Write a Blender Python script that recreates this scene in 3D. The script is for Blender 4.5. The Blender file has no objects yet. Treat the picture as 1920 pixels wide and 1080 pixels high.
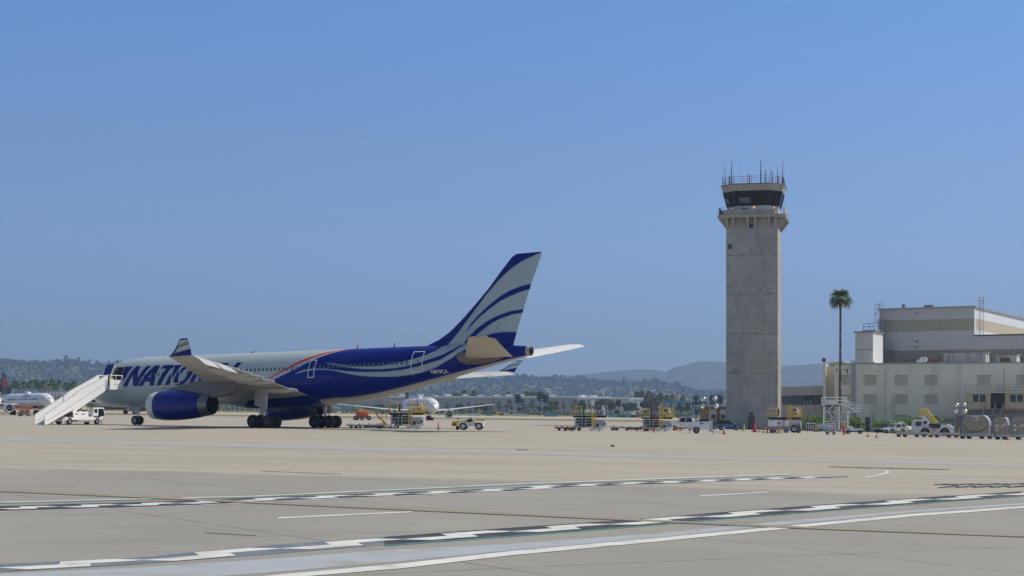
import bpy, bmesh, math, random
import numpy as np
from mathutils import Vector, Matrix
R = math.radians
random.seed(7)
SC = bpy.context.scene
COL = SC.collection
# ------------------------------------------------------------------ camera, world, sun, exposure
F_PX, EYE, HORIZON = 3223.0, 1.98, 781.1          # focal length and horizon of the 1920x1080 photograph
cam_d = bpy.data.cameras.new('camera'); cam = bpy.data.objects.new('camera', cam_d); COL.objects.link(cam)
cam_d.sensor_width = 36.0; cam_d.lens = F_PX / 1920 * 36.0
cam_d.shift_y = (HORIZON - 540) / 1920.0
cam_d.clip_start = 0.5; cam_d.clip_end = 30000
cam.location = (0, 0, EYE); cam.rotation_euler = (R(90), 0, 0)
SC.camera = cam
SUN_EL, SUN_AZ = R(50), R(74)                      # azimuth clockwise from the view direction (+Y)
world = bpy.data.worlds.new('World'); SC.world = world; world.use_nodes = True
wn, wl = world.node_tree.nodes, world.node_tree.links
bg = wn['Background']; sky = wn.new('ShaderNodeTexSky'); sky.sky_type = 'NISHITA'
sky.sun_disc = False; sky.sun_elevation = SUN_EL; sky.sun_rotation = SUN_AZ
sky.altitude = 300; sky.air_density = 1.0; sky.dust_density = 0.6; sky.ozone_density = 3.0
# the low sky of a hazy day: the Nishita sky brought to the paler, bluer gradient seen near the horizon
gtc = wn.new('ShaderNodeTexCoord'); gse = wn.new('ShaderNodeSeparateXYZ'); wl.new(gtc.outputs['Generated'], gse.inputs[0])
ramp = wn.new('ShaderNodeValToRGB'); wl.new(gse.outputs['Z'], ramp.inputs['Fac'])
cr = ramp.color_ramp; cr.interpolation = 'EASE'
for i, (p, c) in enumerate(((0.0, (.42, .51, .78)), (.056, (.45, .53, .79)), (.148, (.46, .57, .79)), (.235, (.43, .61, .86)), (.46, (1.1, .88, .61)), (1.0, (1.12, .88, .6)))):
    e = cr.elements[i] if i < 2 else cr.elements.new(p); e.position = p; e.color = (*c, 1)
mulv = wn.new('ShaderNodeVectorMath'); mulv.operation = 'MULTIPLY'
wl.new(sky.outputs['Color'], mulv.inputs[0]); wl.new(ramp.outputs['Color'], mulv.inputs[1]); wl.new(mulv.outputs['Vector'], bg.inputs['Color'])
bg.inputs['Strength'].default_value = 0.15
sun_d = bpy.data.lights.new('sun', 'SUN'); sun_o = bpy.data.objects.new('sun', sun_d); COL.objects.link(sun_o)
sun_d.energy = 4.3; sun_d.angle = R(0.5); sun_d.color = (1.0, 0.93, 0.82)
sd = Vector((math.sin(SUN_AZ) * math.cos(SUN_EL), math.cos(SUN_AZ) * math.cos(SUN_EL), math.sin(SUN_EL)))
sun_o.rotation_euler = sd.to_track_quat('Z', 'Y').to_euler(); sun_o.location = (60, 0, 120)
SC.view_settings.view_transform = 'Standard'; SC.view_settings.look = 'None'
SC.view_settings.exposure = -0.03; SC.view_settings.gamma = 1.0
SC.cycles.volume_bounces = 0; SC.cycles.max_bounces = 8; SC.cycles.diffuse_bounces = 5

# ------------------------------------------------------------------ lie of the land
def gz(X, D):
    sp = np.minimum(np.log1p(np.exp(np.clip(X / 4., -40, 40))) * 4., 70.)
    return -.0127 * X + .0026 * D - .0092 * sp * np.clip((480 - D) / 180., 0, 1)
def at(px, py):                                     # where the sight line through a pixel meets the ground
    lo, hi = 8., 3000.
    for _ in range(50):
        m = .5 * (lo + hi); X = (px - 960) / F_PX * m
        if HORIZON - F_PX * (gz(X, m) - EYE) / m > py: lo = m
        else: hi = m
    return Vector((X, m, float(gz(X, m))))
def gp(X, D, up=0.): return Vector((X, D, float(gz(X, D)) + up))
def wx(px, D): return (px - 960) / F_PX * D
def wz(py, D): return EYE - (py - HORIZON) / F_PX * D

# ------------------------------------------------------------------ materials
MATS = {}
def mat(name, col, rough=.6, metal=0., var=.08, scale=1.5, bump=0., spec=.5, grime=None, attr=None, emit=0., coat=0.):
    if name in MATS: return MATS[name]
    m = bpy.data.materials.new(name); m.use_nodes = True; MATS[name] = m
    n, l = m.node_tree.nodes, m.node_tree.links
    b = n['Principled BSDF']; b.inputs['Roughness'].default_value = rough; b.inputs['Metallic'].default_value = metal
    b.inputs['Specular IOR Level'].default_value = spec
    if coat: b.inputs['Coat Weight'].default_value = coat; b.inputs['Coat Roughness'].default_value = .05
    tc = n.new('ShaderNodeTexCoord'); nz = n.new('ShaderNodeTexNoise'); nz.inputs['Scale'].default_value = scale
    nz.inputs['Detail'].default_value = 6; nz.inputs['Roughness'].default_value = .62
    l.new(tc.outputs['Object'], nz.inputs['Vector'])
    mr = n.new('ShaderNodeMapRange'); mr.inputs['From Min'].default_value = .3; mr.inputs['From Max'].default_value = .7
    mr.inputs['To Min'].default_value = 1 - var; mr.inputs['To Max'].default_value = 1 + var
    l.new(nz.outputs['Fac'], mr.inputs['Value'])
    mx = n.new('ShaderNodeVectorMath'); mx.operation = 'SCALE'
    if attr:
        a = n.new('ShaderNodeAttribute'); a.attribute_name = attr; l.new(a.outputs['Color'], mx.inputs[0])
    else: mx.inputs[0].default_value = col[:3]
    l.new(mr.outputs['Result'], mx.inputs['Scale'])
    out = mx.outputs['Vector']
    if grime:
        g = n.new('ShaderNodeTexNoise'); g.inputs['Scale'].default_value = grime[1]; g.inputs['Detail'].default_value = 8
        mp = n.new('ShaderNodeMapping'); mp.inputs['Scale'].default_value = grime[3] if len(grime) > 3 else (1, 1, 1)
        l.new(tc.outputs['Object'], mp.inputs['Vector']); l.new(mp.outputs['Vector'], g.inputs['Vector'])
        r = n.new('ShaderNodeMapRange'); r.inputs['From Min'].default_value = .52; r.inputs['From Max'].default_value = .72
        r.inputs['To Max'].default_value = grime[2]; l.new(g.outputs['Fac'], r.inputs['Value'])
        mm = n.new('ShaderNodeMixRGB'); mm.inputs['Color2'].default_value = (*grime[0], 1)
        l.new(r.outputs['Result'], mm.inputs['Fac']); l.new(out, mm.inputs['Color1']); out = mm.outputs['Color']
    l.new(out, b.inputs['Base Color'])
    if emit:
        b.inputs['Emission Color'].default_value = (*col[:3], 1); b.inputs['Emission Strength'].default_value = emit
    if bump:
        bp = n.new('ShaderNodeBump'); bp.inputs['Strength'].default_value = bump; bp.inputs['Distance'].default_value = .05
        l.new(nz.outputs['Fac'], bp.inputs['Height']); l.new(bp.outputs['Normal'], b.inputs['Normal'])
    return m
WHITE = mat('white_paint', (.78, .79, .8), .35, var=.04, grime=((.45, .43, .38), 2.2, .35))
OFFWHITE = mat('offwhite_paint', (.62, .62, .6), .5, var=.06, grime=((.3, .28, .24), 1.5, .5))
LGREY = mat('light_grey_paint', (.48, .5, .52), .4, var=.06, grime=((.25, .24, .22), 2., .4))
MGREY = mat('mid_grey_metal', (.26, .27, .28), .45, .3, var=.1, grime=((.1, .09, .08), 3., .5))
DGREY = mat('dark_grey_metal', (.09, .09, .095), .5, .3, var=.15)
BLACK = mat('black_plastic', (.018, .018, .02), .5, var=.2)
RUBBER = mat('tyre_rubber', (.022, .022, .023), .8, var=.25, scale=4)
STEEL = mat('bare_steel', (.52, .53, .55), .3, .8, var=.1)
GALV = mat('galvanised_steel', (.45, .47, .48), .45, .5, var=.1)
YELLOW = mat('safety_yellow', (.78, .52, .03), .5, var=.08, grime=((.3, .2, .05), 3., .4))
ORANGE = mat('safety_orange', (.75, .16, .04), .5, var=.08)
LIFTRED = mat('lift_orange_paint', (.62, .14, .06), .5, var=.1)
RED = mat('red_paint', (.5, .03, .03), .5, var=.1)
DKRED = mat('dark_red_cover', (.2, .015, .02), .7, var=.15)
GLASS = mat('dark_glass', (.02, .028, .035), .06, var=.05, spec=.8)
MIRROR = mat('lamp_reflector', (.8, .8, .82), .12, .9, var=.02)
BLUE = mat('airliner_blue', (.001, .013, .2), .3, var=.03, spec=.3, coat=.15)
RUST = mat('rusty_steel', (.16, .1, .065), .8, .2, var=.3, scale=5, bump=.3)
LIME = mat('lime_plastic', (.5, .6, .1), .6, var=.05)
CYANC = mat('cyan_paint', (.1, .4, .7), .5, var=.06)
FABRIC = mat('grey_cover', (.3, .3, .31), .8, var=.15)

# ------------------------------------------------------------------ mesh builder
class MB:
    def __init__(s): s.v = []; s.f = []; s.m = []; s.mi = 0; s.tf = None
    def add(s, vs, fs, mi=None):
        o = len(s.v)
        if s.tf is not None: vs = [s.tf @ Vector(p) for p in vs]
        s.v += [tuple(p) for p in vs]; s.f += [tuple(i + o for i in f) for f in fs]
        s.m += [s.mi if mi is None else mi] * len(fs); return s
    def box(s, c, d, rz=0., mi=None, taper=1., ry=0.):
        x, y, z = d[0] / 2, d[1] / 2, d[2] / 2
        M = Matrix.Translation(c) @ Matrix.Rotation(rz, 4, 'Z') @ Matrix.Rotation(ry, 4, 'Y')
        vs = [M @ Vector((a * x * (taper if e > 0 else 1), b * y * (taper if e > 0 else 1), e * z)) for e in (-1, 1) for a, b in ((-1, -1), (1, -1), (1, 1), (-1, 1))]
        return s.add(vs, [(3, 2, 1, 0), (4, 5, 6, 7), (0, 1, 5, 4), (1, 2, 6, 5), (2, 3, 7, 6), (3, 0, 4, 7)], mi)
    def b2(s, x0, x1, y0, y1, z0, z1, mi=None):
        return s.box(((x0 + x1) / 2, (y0 + y1) / 2, (z0 + z1) / 2), (abs(x1 - x0), abs(y1 - y0), abs(z1 - z0)), 0, mi)
    def tube(s, p, q, r, r2=None, n=8, mi=None, caps=True):
        p, q = Vector(p), Vector(q); r2 = r if r2 is None else r2
        z = (q - p).normalized(); a = z.orthogonal().normalized(); b = z.cross(a)
        vs = []
        for c, rr in ((p, r), (q, r2)):
            vs += [c + (a * math.cos(t) + b * math.sin(t)) * rr for t in [2 * math.pi * i / n for i in range(n)]]
        fs = [(i, (i + 1) % n, n + (i + 1) % n, n + i) for i in range(n)]
        if caps: fs += [tuple(range(n))[::-1], tuple(range(n, 2 * n))]
        return s.add(vs, fs, mi)
    def path(s, pts, r, n=6, mi=None):
        for a, b in zip(pts, pts[1:]): s.tube(a, b, r, n=n, mi=mi)
        return s
    def loft(s, rings, close=True, cap0=True, cap1=True, mi=None):
        n = len(rings[0]); vs = [p for r in rings for p in r]; fs = []
        for k in range(len(rings) - 1):
            for i in range(n if close else n - 1):
                j = (i + 1) % n; fs.append((k * n + i, k * n + j, (k + 1) * n + j, (k + 1) * n + i))
        if cap0: fs.append(tuple(range(n))[::-1])
        if cap1: fs.append(tuple((len(rings) - 1) * n + i for i in range(n)))
        return s.add(vs, fs, mi)
    def lathe(s, prof, o=(0, 0, 0), axis='X', n=24, mi=None, cap=False):
        rings = []
        for a, r in prof:
            ring = []
            for i in range(n):
                t = 2 * math.pi * i / n; c, d = r * math.cos(t), r * math.sin(t)
                ring.append({'X': (o[0] + a, o[1] + c, o[2] + d), 'Y': (o[0] + c, o[1] + a, o[2] + d), 'Z': (o[0] + c, o[1] + d, o[2] + a)}[axis])
            rings.append(ring)
        return s.loft(rings, True, cap, cap, mi)
    def prism(s, poly, y0, y1, plane='XZ', mi=None):     # polygon in a plane, extruded along the third axis
        n = len(poly)
        def P(a, b, c): return {'XZ': (a, c, b), 'XY': (a, b, c), 'YZ': (c, a, b)}[plane]
        vs = [P(a, b, y0) for a, b in poly] + [P(a, b, y1) for a, b in poly]
        fs = [(i, (i + 1) % n, n + (i + 1) % n, n + i) for i in range(n)] + [tuple(range(n))[::-1], tuple(range(n, 2 * n))]
        return s.add(vs, fs, mi)
    def rail(s, pts, h, r=.025, mid=1, n=5, posts=True):  # handrail along ground points
        up = Vector((0, 0, 1)); P = [Vector(p) for p in pts]
        for k in range(mid + 1):
            hh = h * (k + 1) / (mid + 1); s.path([p + up * hh for p in P], r, n)
        if posts:
            for p in P: s.tube(p, p + up * h, r, n=n)
        return s
    def build(s, name, mats, parent=None, smooth=False, loc=None, rz=None, bevel=0., auto=None):
        me = bpy.data.meshes.new(name); me.from_pydata(s.v, [], s.f)
        mats = mats if isinstance(mats, (list, tuple)) else [mats]
        for m in mats: me.materials.append(m)
        if len(mats) > 1: me.polygons.foreach_set('material_index', s.m)
        bm = bmesh.new(); bm.from_mesh(me); bmesh.ops.recalc_face_normals(bm, faces=bm.faces); bm.to_mesh(me); bm.free()
        if smooth:
            me.polygons.foreach_set('use_smooth', [True] * len(me.polygons))
            if auto: me.set_sharp_from_angle(angle=R(auto))
        me.update()
        o = bpy.data.objects.new(name, me); COL.objects.link(o)
        if parent is not None: o.parent = parent
        if loc is not None: o.location = loc
        if rz is not None: o.rotation_euler = (0, 0, rz)
        if bevel:
            b = o.modifiers.new('bevel', 'BEVEL'); b.width = bevel; b.segments = 2; b.limit_method = 'ANGLE'
        return o
def tag(o, label=None, cat=None, group=None, kind=None):
    if label: o['label'] = label
    if cat: o['category'] = cat
    if group: o['group'] = group
    if kind: o['kind'] = kind
    return o
def thing(name, label, cat, loc=(0, 0, 0), rz=0., group=None, scale=1.):
    o = bpy.data.objects.new(name, None); COL.objects.link(o); o.empty_display_size = .3
    o.location = loc; o.rotation_euler = (0, 0, rz); o.scale = (scale,) * 3
    return tag(o, label, cat, group)
def kids(o): return [c for c in bpy.data.objects if c.parent == o]
def copy_tree(o, parent=None, loc=None, rz=None, label=None, scale=None):
    c = o.copy(); COL.objects.link(c)
    if parent is not None: c.parent = parent
    if loc is not None: c.location = loc
    if rz is not None: c.rotation_euler = (0, 0, rz)
    if scale is not None: c.scale = (scale,) * 3
    if label: c['label'] = label
    for ch in kids(o): copy_tree(ch, c)
    return c
def wheel(parent, x, y, r, w, tyre=RUBBER, hub=MGREY, name='wheel'):
    k = r * .58
    t = MB().lathe([(-w / 2, k), (-w / 2, r * .86), (-w * .36, r * .97), (-w * .15, r), (w * .15, r), (w * .36, r * .97), (w / 2, r * .86), (w / 2, k)], (x, y, r), 'Y', 20).build(name, tyre, parent, True, auto=50)
    MB().lathe([(-w * .38, 0.01), (-w * .40, k * .3), (-w * .3, k * .5), (-w * .42, k * .95), (-w * .42, k * 1.02), (w * .42, k * 1.02), (w * .42, k * .95), (w * .3, k * .5), (w * .40, k * .3), (w * .38, .01)], (x, y, r), 'Y', 16).build('rim', hub, t, True, auto=40)
    return t
def text_mb(txt, size, M, shear=0., bold=.0, align='CENTER', res=3):   # lettering as mesh, placed by a matrix
    c = bpy.data.curves.new('lettering', 'FONT'); c.body = txt; c.size = size; c.shear = shear; c.offset = bold; c.align_x = align; c.resolution_u = res
    o = bpy.data.objects.new('lettering', c); COL.objects.link(o)
    bpy.context.view_layer.update()
    me = o.to_mesh(); mb = MB(); mb.tf = M
    mb.add([v.co.copy() for v in me.vertices], [tuple(p.vertices) for p in me.polygons]); mb.tf = None
    o.to_mesh_clear(); bpy.data.objects.remove(o); bpy.data.curves.remove(c)
    return mb
def frame_m(o, xd, up):                                # matrix whose x runs along xd, y along up
    x = Vector(xd).normalized(); y = Vector(up); y = (y - x * y.dot(x)).normalized(); z = x.cross(y)
    return Matrix(((x.x, y.x, z.x, o[0]), (x.y, y.y, z.y, o[1]), (x.z, y.z, z.z, o[2]), (0, 0, 0, 1)))
# ------------------------------------------------------------------ ground sheet
def sheet(name, poly_rows, m, up, kind='structure', label=None, cat=None):
    """rows of ground points (X, D) -> one sheet following the ground, lifted by up"""
    n = len(poly_rows[0]); mb = MB()
    vs = [gp(x, d, up) for r in poly_rows for x, d in r]
    fs = [(k * n + i, k * n + i + 1, (k + 1) * n + i + 1, (k + 1) * n + i) for k in range(len(poly_rows) - 1) for i in range(n - 1)]
    o = mb.add(vs, fs).build(name, m, None); o['kind'] = kind
    if label: tag(o, label, cat)
    return o
def ground_material():
    m = bpy.data.materials.new('apron_concrete'); m.use_nodes = True
    n, l = m.node_tree.nodes, m.node_tree.links; b = n['Principled BSDF']; b.inputs['Roughness'].default_value = .85
    b.inputs['Specular IOR Level'].default_value = .3
    tc = n.new('ShaderNodeTexCoord')
    def noise(scale, det, sc=(1, 1, 1), rot=0.):
        mp = n.new('ShaderNodeMapping'); mp.inputs['Scale'].default_value = sc; mp.inputs['Rotation'].default_value = (0, 0, rot)
        l.new(tc.outputs['Object'], mp.inputs['Vector'])
        t = n.new('ShaderNodeTexNoise'); t.inputs['Scale'].default_value = scale; t.inputs['Detail'].default_value = det
        t.inputs['Roughness'].default_value = .6; l.new(mp.outputs['Vector'], t.inputs['Vector']); return t.outputs['Fac']
    def ramp(v, a, b_, lo, hi):
        r = n.new('ShaderNodeMapRange'); r.inputs['From Min'].default_value = a; r.inputs['From Max'].default_value = b_
        r.inputs['To Min'].default_value = lo; r.inputs['To Max'].default_value = hi; l.new(v, r.inputs['Value']); return r.outputs['Result']
    def mix(f, c1, c2, mode='MIX'):
        x = n.new('ShaderNodeMixRGB'); x.blend_type = mode
        for i, c in (('Fac', f), ('Color1', c1), ('Color2', c2)):
            if isinstance(c, tuple): x.inputs[i].default_value = (*c, 1)
            elif isinstance(c, float): x.inputs[i].default_value = c
            else: l.new(c, x.inputs[i])
        return x.outputs['Color']
    def math_(op, a, b_):
        x = n.new('ShaderNodeMath'); x.operation = op
        for i, c in ((0, a), (1, b_)):
            if isinstance(c, (float, int)): x.inputs[i].default_value = c
            else: l.new(c, x.inputs[i])
        return x.outputs[0]
    sep = n.new('ShaderNodeSeparateXYZ'); l.new(tc.outputs['Object'], sep.inputs[0]); X, D = sep.outputs['X'], sep.outputs['Y']
    # old tan concrete beyond the service road, greyer newer slabs this side of an oblique joint
    edge = math_('ADD', math_('SUBTRACT', D, math_('MULTIPLY', X, -.3)), math_('MULTIPLY', noise(.12, 5), 7.))
    tan = mix(ramp(noise(.05, 6, (1, 2.5, 1)), .35, .7, 0., 1.), (.365, .33, .275), (.425, .385, .325))
    grey = mix(ramp(noise(.16, 7, (1, .6, 1), .4), .35, .68, 0., 1.), (.268, .26, .235), (.322, .31, .28))
    c = mix(ramp(edge, 52.6, 54.4, 0., 1.), grey, tan)
    # long streaks of wear, tyre and oil stains
    c = mix(ramp(noise(.35, 6, (.12, 1.4, 1), .1), .52, .72, 0., .38), c, (.25, .23, .2))
    c = mix(ramp(noise(.9, 5, (.15, 1.6, 1), -.18), .58, .75, 0., .3), c, (.2, .185, .165))
    c = mix(ramp(noise(.5, 8, (.5, 1, 1)), .6, .8, 0., .4), c, (.48, .44, .37))
    c = mix(ramp(noise(7., 6), .3, .7, .16, 0.), c, (.16, .15, .14))
    # slab joints every 6 m, turned to the service road
    mp = n.new('ShaderNodeMapping'); mp.inputs['Rotation'].default_value = (0, 0, R(-34)); l.new(tc.outputs['Object'], mp.inputs['Vector'])
    s2 = n.new('ShaderNodeSeparateXYZ'); l.new(mp.outputs['Vector'], s2.inputs[0])
    for ax in ('X', 'Y'):
        fr = math_('FRACT', math_('DIVIDE', s2.outputs[ax], 6.1), 0.)
        ln = math_('LESS_THAN', fr, .011)
        c = mix(math_('MULTIPLY', ln, ramp(noise(1.3, 4),   .35, .65, .2, .8)), c, (.11, .1, .095))
    l.new(c, b.inputs['Base Color'])
    bp = n.new('ShaderNodeBump'); bp.inputs['Strength'].default_value = .25; bp.inputs['Distance'].default_value = .02
    l.new(noise(11., 7), bp.inputs['Height']); l.new(bp.outputs['Normal'], b.inputs['Normal'])
    return m
APRON = ground_material()
drows = [-80, -30, -5, 4, 8, 12, 16, 20, 25, 30, 36, 43, 50, 60, 70, 85, 100, 115, 130, 145, 160, 175, 190, 205, 220, 235, 250, 270, 290, 310, 330, 350, 375, 400, 430, 460, 500, 560, 640, 760, 900, 1100, 1400, 1800, 2400, 3200, 4300, 6200, 8800, 12300]
us = [math.copysign(abs(t) ** 1.5, t) for t in np.linspace(-1, 1, 61)]
sheet('ground', [[(u * (140 + .62 * max(d, 0)), d) for u in us] for d in drows], APRON, 0.)

# ------------------------------------------------------------------ the big airliner
TH = .5206; CA, SA = math.cos(TH), math.sin(TH)
PX0, PD0, MG = -48.08, 197.4, 28.85
TOPL = [(0, 4.2), (.15, 4.72), (.5, 5.15), (1, 5.6), (2, 6.3), (3, 6.9), (4, 7.33), (5, 7.62), (6.5, 7.85), (8, 7.95), (45, 7.95), (49, 7.95), (52, 7.88), (55, 7.72), (57.2, 7.52), (57.5, 7.48)]
BOTL = [(0, 4.2), (.15, 3.7), (.5, 3.35), (1, 3.1), (2, 2.75), (3, 2.55), (4, 2.45), (5, 2.38), (6.5, 2.33), (8, 2.31), (35, 2.31), (37.5, 2.4), (40, 2.72), (43, 3.3), (46, 4.0), (49, 4.72), (52, 5.42), (55, 6.1), (57.2, 6.55), (57.5, 6.6)]
def smooth_prof(L):
    xs, ys = np.array(L).T; g = np.linspace(0, 57.5, 1151); y = np.interp(g, xs, ys)
    for _ in range(3):
        k = np.ones(17) / 17; yp = np.pad(y, 8, mode='edge'); y2 = np.convolve(yp, k, 'valid'); w = np.clip((g - 1.2) / 2, 0, 1); y = y * (1 - w) + y2 * w
    return g, y
PT, PB = smooth_prof(TOPL), smooth_prof(BOTL)
def prof(S): return float(np.interp(S, *PT)), float(np.interp(S, *PB))
def pit(S): return (S - 19.7) * .0258                  # it stands nose-low
def B(S, Y, H): return (S - MG, Y, H + pit(S))         # station, span, height -> local
def skin(S, H, off=.0):                                # port skin at a station and height
    t, b = prof(S); c, r = (t + b) / 2, (t - b) / 2
    y = math.sqrt(max(r * r - (H - c) ** 2, 1e-4)); k = (r + off) / r
    return B(S, -y * k, c + (H - c) * k)
mgx, mgd = PX0 + MG * CA, PD0 - MG * SA
air = thing('airliner', 'large blue and silver twin-engine airliner with striped tail, parked in front of the control tower', 'airliner')
ex = Vector((CA, -SA, float(gz(mgx + CA * 8, mgd - SA * 8) - gz(mgx - CA * 8, mgd + SA * 8)) / 16)).normalized()
ey = Vector((SA, CA, float(gz(mgx + SA * 8, mgd + CA * 8) - gz(mgx - SA * 8, mgd - CA * 8)) / 16)); ey = (ey - ex * ey.dot(ex)).normalized(); ez = ex.cross(ey)
air.matrix_world = Matrix(((ex.x, ey.x, ez.x, mgx), (ex.y, ey.y, ez.y, mgd), (ex.z, ey.z, ez.z, float(gz(mgx, mgd))), (0, 0, 0, 1)))
SILVER = np.array((.40, .47, .50)); NAVY = np.array((.001, .013, .19)); LRED = np.array((.55, .02, .025)); BELLY = np.array((.42, .42, .41))
def inpoly(x, y, P):
    P = np.array(P); r = np.zeros(x.shape, bool); n = len(P)
    for i in range(n):
        (x1, y1), (x2, y2) = P[i], P[(i + 1) % n]
        if y1 == y2: continue
        r ^= ((y1 > y) != (y2 > y)) & (x < (x2 - x1) * (y - y1) / (y2 - y1) + x1)
    return r
def soft(x, y, P, h):
    a = np.zeros(x.shape)
    for dx in (-.33, 0, .33):
        for dy in (-.33, 0, .33): a += inpoly(x + dx * h, y + dy * h, P)
    return (a / 9.)[..., None]
EDGE = [(20.0, 2.2), (22.8, 2.45), (23.7, 2.78), (25.2, 3.7), (26.4, 4.25), (27.54, 4.65), (28.6, 5.09), (29.95, 5.59), (30.96, 6.03), (32.2, 6.58), (33.35, 7.08), (34.44, 7.46), (35.53, 7.73), (36.9, 8.1)]
RLO = [(26.6, 4.66), (28.01, 5.19), (30.21, 6.1), (31.47, 6.62), (32.69, 7.05), (33.77, 7.40), (34.93, 7.66), (36.3, 7.88)]
RUP = [(26.6, 4.7), (28.01, 5.36), (30.14, 6.33), (31.33, 6.87), (32.51, 7.26), (33.59, 7.57), (34.77, 7.78), (36.1, 7.94)]
AU = [(34.5, 6.49), (35.84, 6.31), (37.31, 6.08), (38.68, 5.96), (40.01, 5.93), (41.3, 5.96), (42.57, 6.09), (44.92, 6.52), (46.24, 6.9), (47.3, 7.35), (47.9, 7.97)]
AL = [(34.5, 6.45), (35.88, 6.2), (37.34, 5.91), (39.38, 5.68), (41.33, 5.62), (42.61, 5.67), (43.86, 5.8), (45.1, 6.05), (46.32, 6.36), (47.4, 6.65), (48.3, 6.95), (49.3, 7.5), (49.75, 7.97)]
BU = [(30.84, 5.42), (31.73, 5.75), (33.13, 5.9), (34.57, 5.84), (35.99, 5.67), (37.39, 5.49), (39.39, 5.36), (41.33, 5.33), (42.6, 5.38), (43.86, 5.5), (45.1, 5.68), (46.34, 5.96), (48.1, 6.42), (49.2, 7.05), (50.2, 7.96)]
BL = [(30.84, 5.38), (32.03, 5.66), (33.59, 5.78), (35.15, 5.7), (36.43, 5.48), (37.4, 5.28), (38.73, 5.04), (40.03, 4.91), (41.91, 4.82), (43.26, 4.84), (45.0, 5.0), (46.25, 5.25), (47.6, 5.68), (49.28, 6.54), (50.71, 7.45), (51.6, 7.9)]
def fuselage():
    Ss = np.concatenate([[0.004, .03, .07, .12], np.arange(.2, 57.501, .075)]); n = 224
    ph = np.linspace(-math.pi, math.pi, n, endpoint=False) - math.pi / 2
    t = np.interp(Ss, *PT); b = np.interp(Ss, *PB); c, r = (t + b) / 2, (t - b) / 2
    Yv = r[:, None] * np.cos(ph)[None]; Hv = c[:, None] + r[:, None] * np.sin(ph)[None]; Sv = np.repeat(Ss[:, None], n, 1)
    # belly fairing round the wing root
    w = np.exp(-(((Sv - 27.3) / 6.3) ** 6)); low = np.clip((4.6 - Hv) / 2.3, 0, 1)
    Yf = Yv * (1 + w * low * .16); Hf = Hv - w * np.clip((3.9 - Hv) / 1.6, 0, 1) * .42
    col = np.broadcast_to(SILVER, Sv.shape + (3,)).copy(); h = .075
    def put(P, c_):
        nonlocal col
        a = soft(Sv, Hv, P, h); col = col * (1 - a) + c_ * a
    put(EDGE + [(60, 8.2), (60, 2.0), (20, 2.0)], NAVY)
    put(RUP + RLO[::-1], LRED); put(AU + AL[::-1], SILVER); put(BU + BL[::-1], SILVER)
    up = np.sin(ph)[None, :, None] * np.ones_like(col[..., :1]); a = np.clip((-up - .80) / .05, 0, 1) * np.clip((Sv[..., None] - 33) / .3, 0, 1)
    col = col * (1 - a) + BELLY * a
    a = np.clip((Sv[..., None] - 57.05) / .05, 0, 1); col = col * (1 - a) + np.array((.4, .38, .36)) * a
    for s_ in (9.6, 12.9, 16.2, 19.5, 22.8, 27.9, 31.6, 36.0, 40.1, 43.6, 47.2, 50.3): col[np.abs(Sv - s_) < .038] *= .86
    col[(np.abs(Hv - 6.98) < .03) & (Sv > 9) & (Sv < 44)] *= .88; col[(np.abs(Hv - 4.2) < .03) & (Sv > 5) & (Sv < 40)] *= .9
    vs = np.stack([Sv - MG, Yf, Hf + pit(Sv)], -1).reshape(-1, 3)
    m = len(Ss); i = np.arange(m - 1)[:, None] * n; j = np.arange(n)[None]; k = (j + 1) % n
    fs = np.stack([i + j, i + k, i + n + k, i + n + j], -1).reshape(-1, 4)
    me = bpy.data.meshes.new('fuselage')
    me.vertices.add(len(vs)); me.vertices.foreach_set('co', vs.ravel())
    me.loops.add(fs.size); me.loops.foreach_set('vertex_index', fs.ravel().astype(np.int32))
    me.polygons.add(len(fs)); me.polygons.foreach_set('loop_start', np.arange(0, fs.size, 4, dtype=np.int32))
    me.update(calc_edges=True); me.polygons.foreach_set('use_smooth', [True] * len(fs))
    at_ = me.attributes.new('paint', 'FLOAT_COLOR', 'POINT'); at_.data.foreach_set('color', np.concatenate([col, np.ones_like(col[..., :1])], -1).astype(np.float32).ravel())
    me.materials.append(mat('airliner_paint', (1, 1, 1), .35, var=.035, scale=.8, attr='paint', spec=.14, coat=.05, grime=((.2, .2, .2), .35, .12, (.4, 1, 3))))
    me.validate(); bm = bmesh.new(); bm.from_mesh(me); bmesh.ops.recalc_face_normals(bm, faces=bm.faces); bm.to_mesh(me); bm.free()
    o = bpy.data.objects.new('fuselage', me); COL.objects.link(o); o.parent = air; return o
FUS = fuselage()
MB().lathe([(-.25, .05), (-.25, .34), (.06, .4), (.1, .36), (-.1, .3)], B(57.45, 0, 7.04), 'X', 20).build('exhaust_outlet', DGREY, FUS, True, auto=40)
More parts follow.
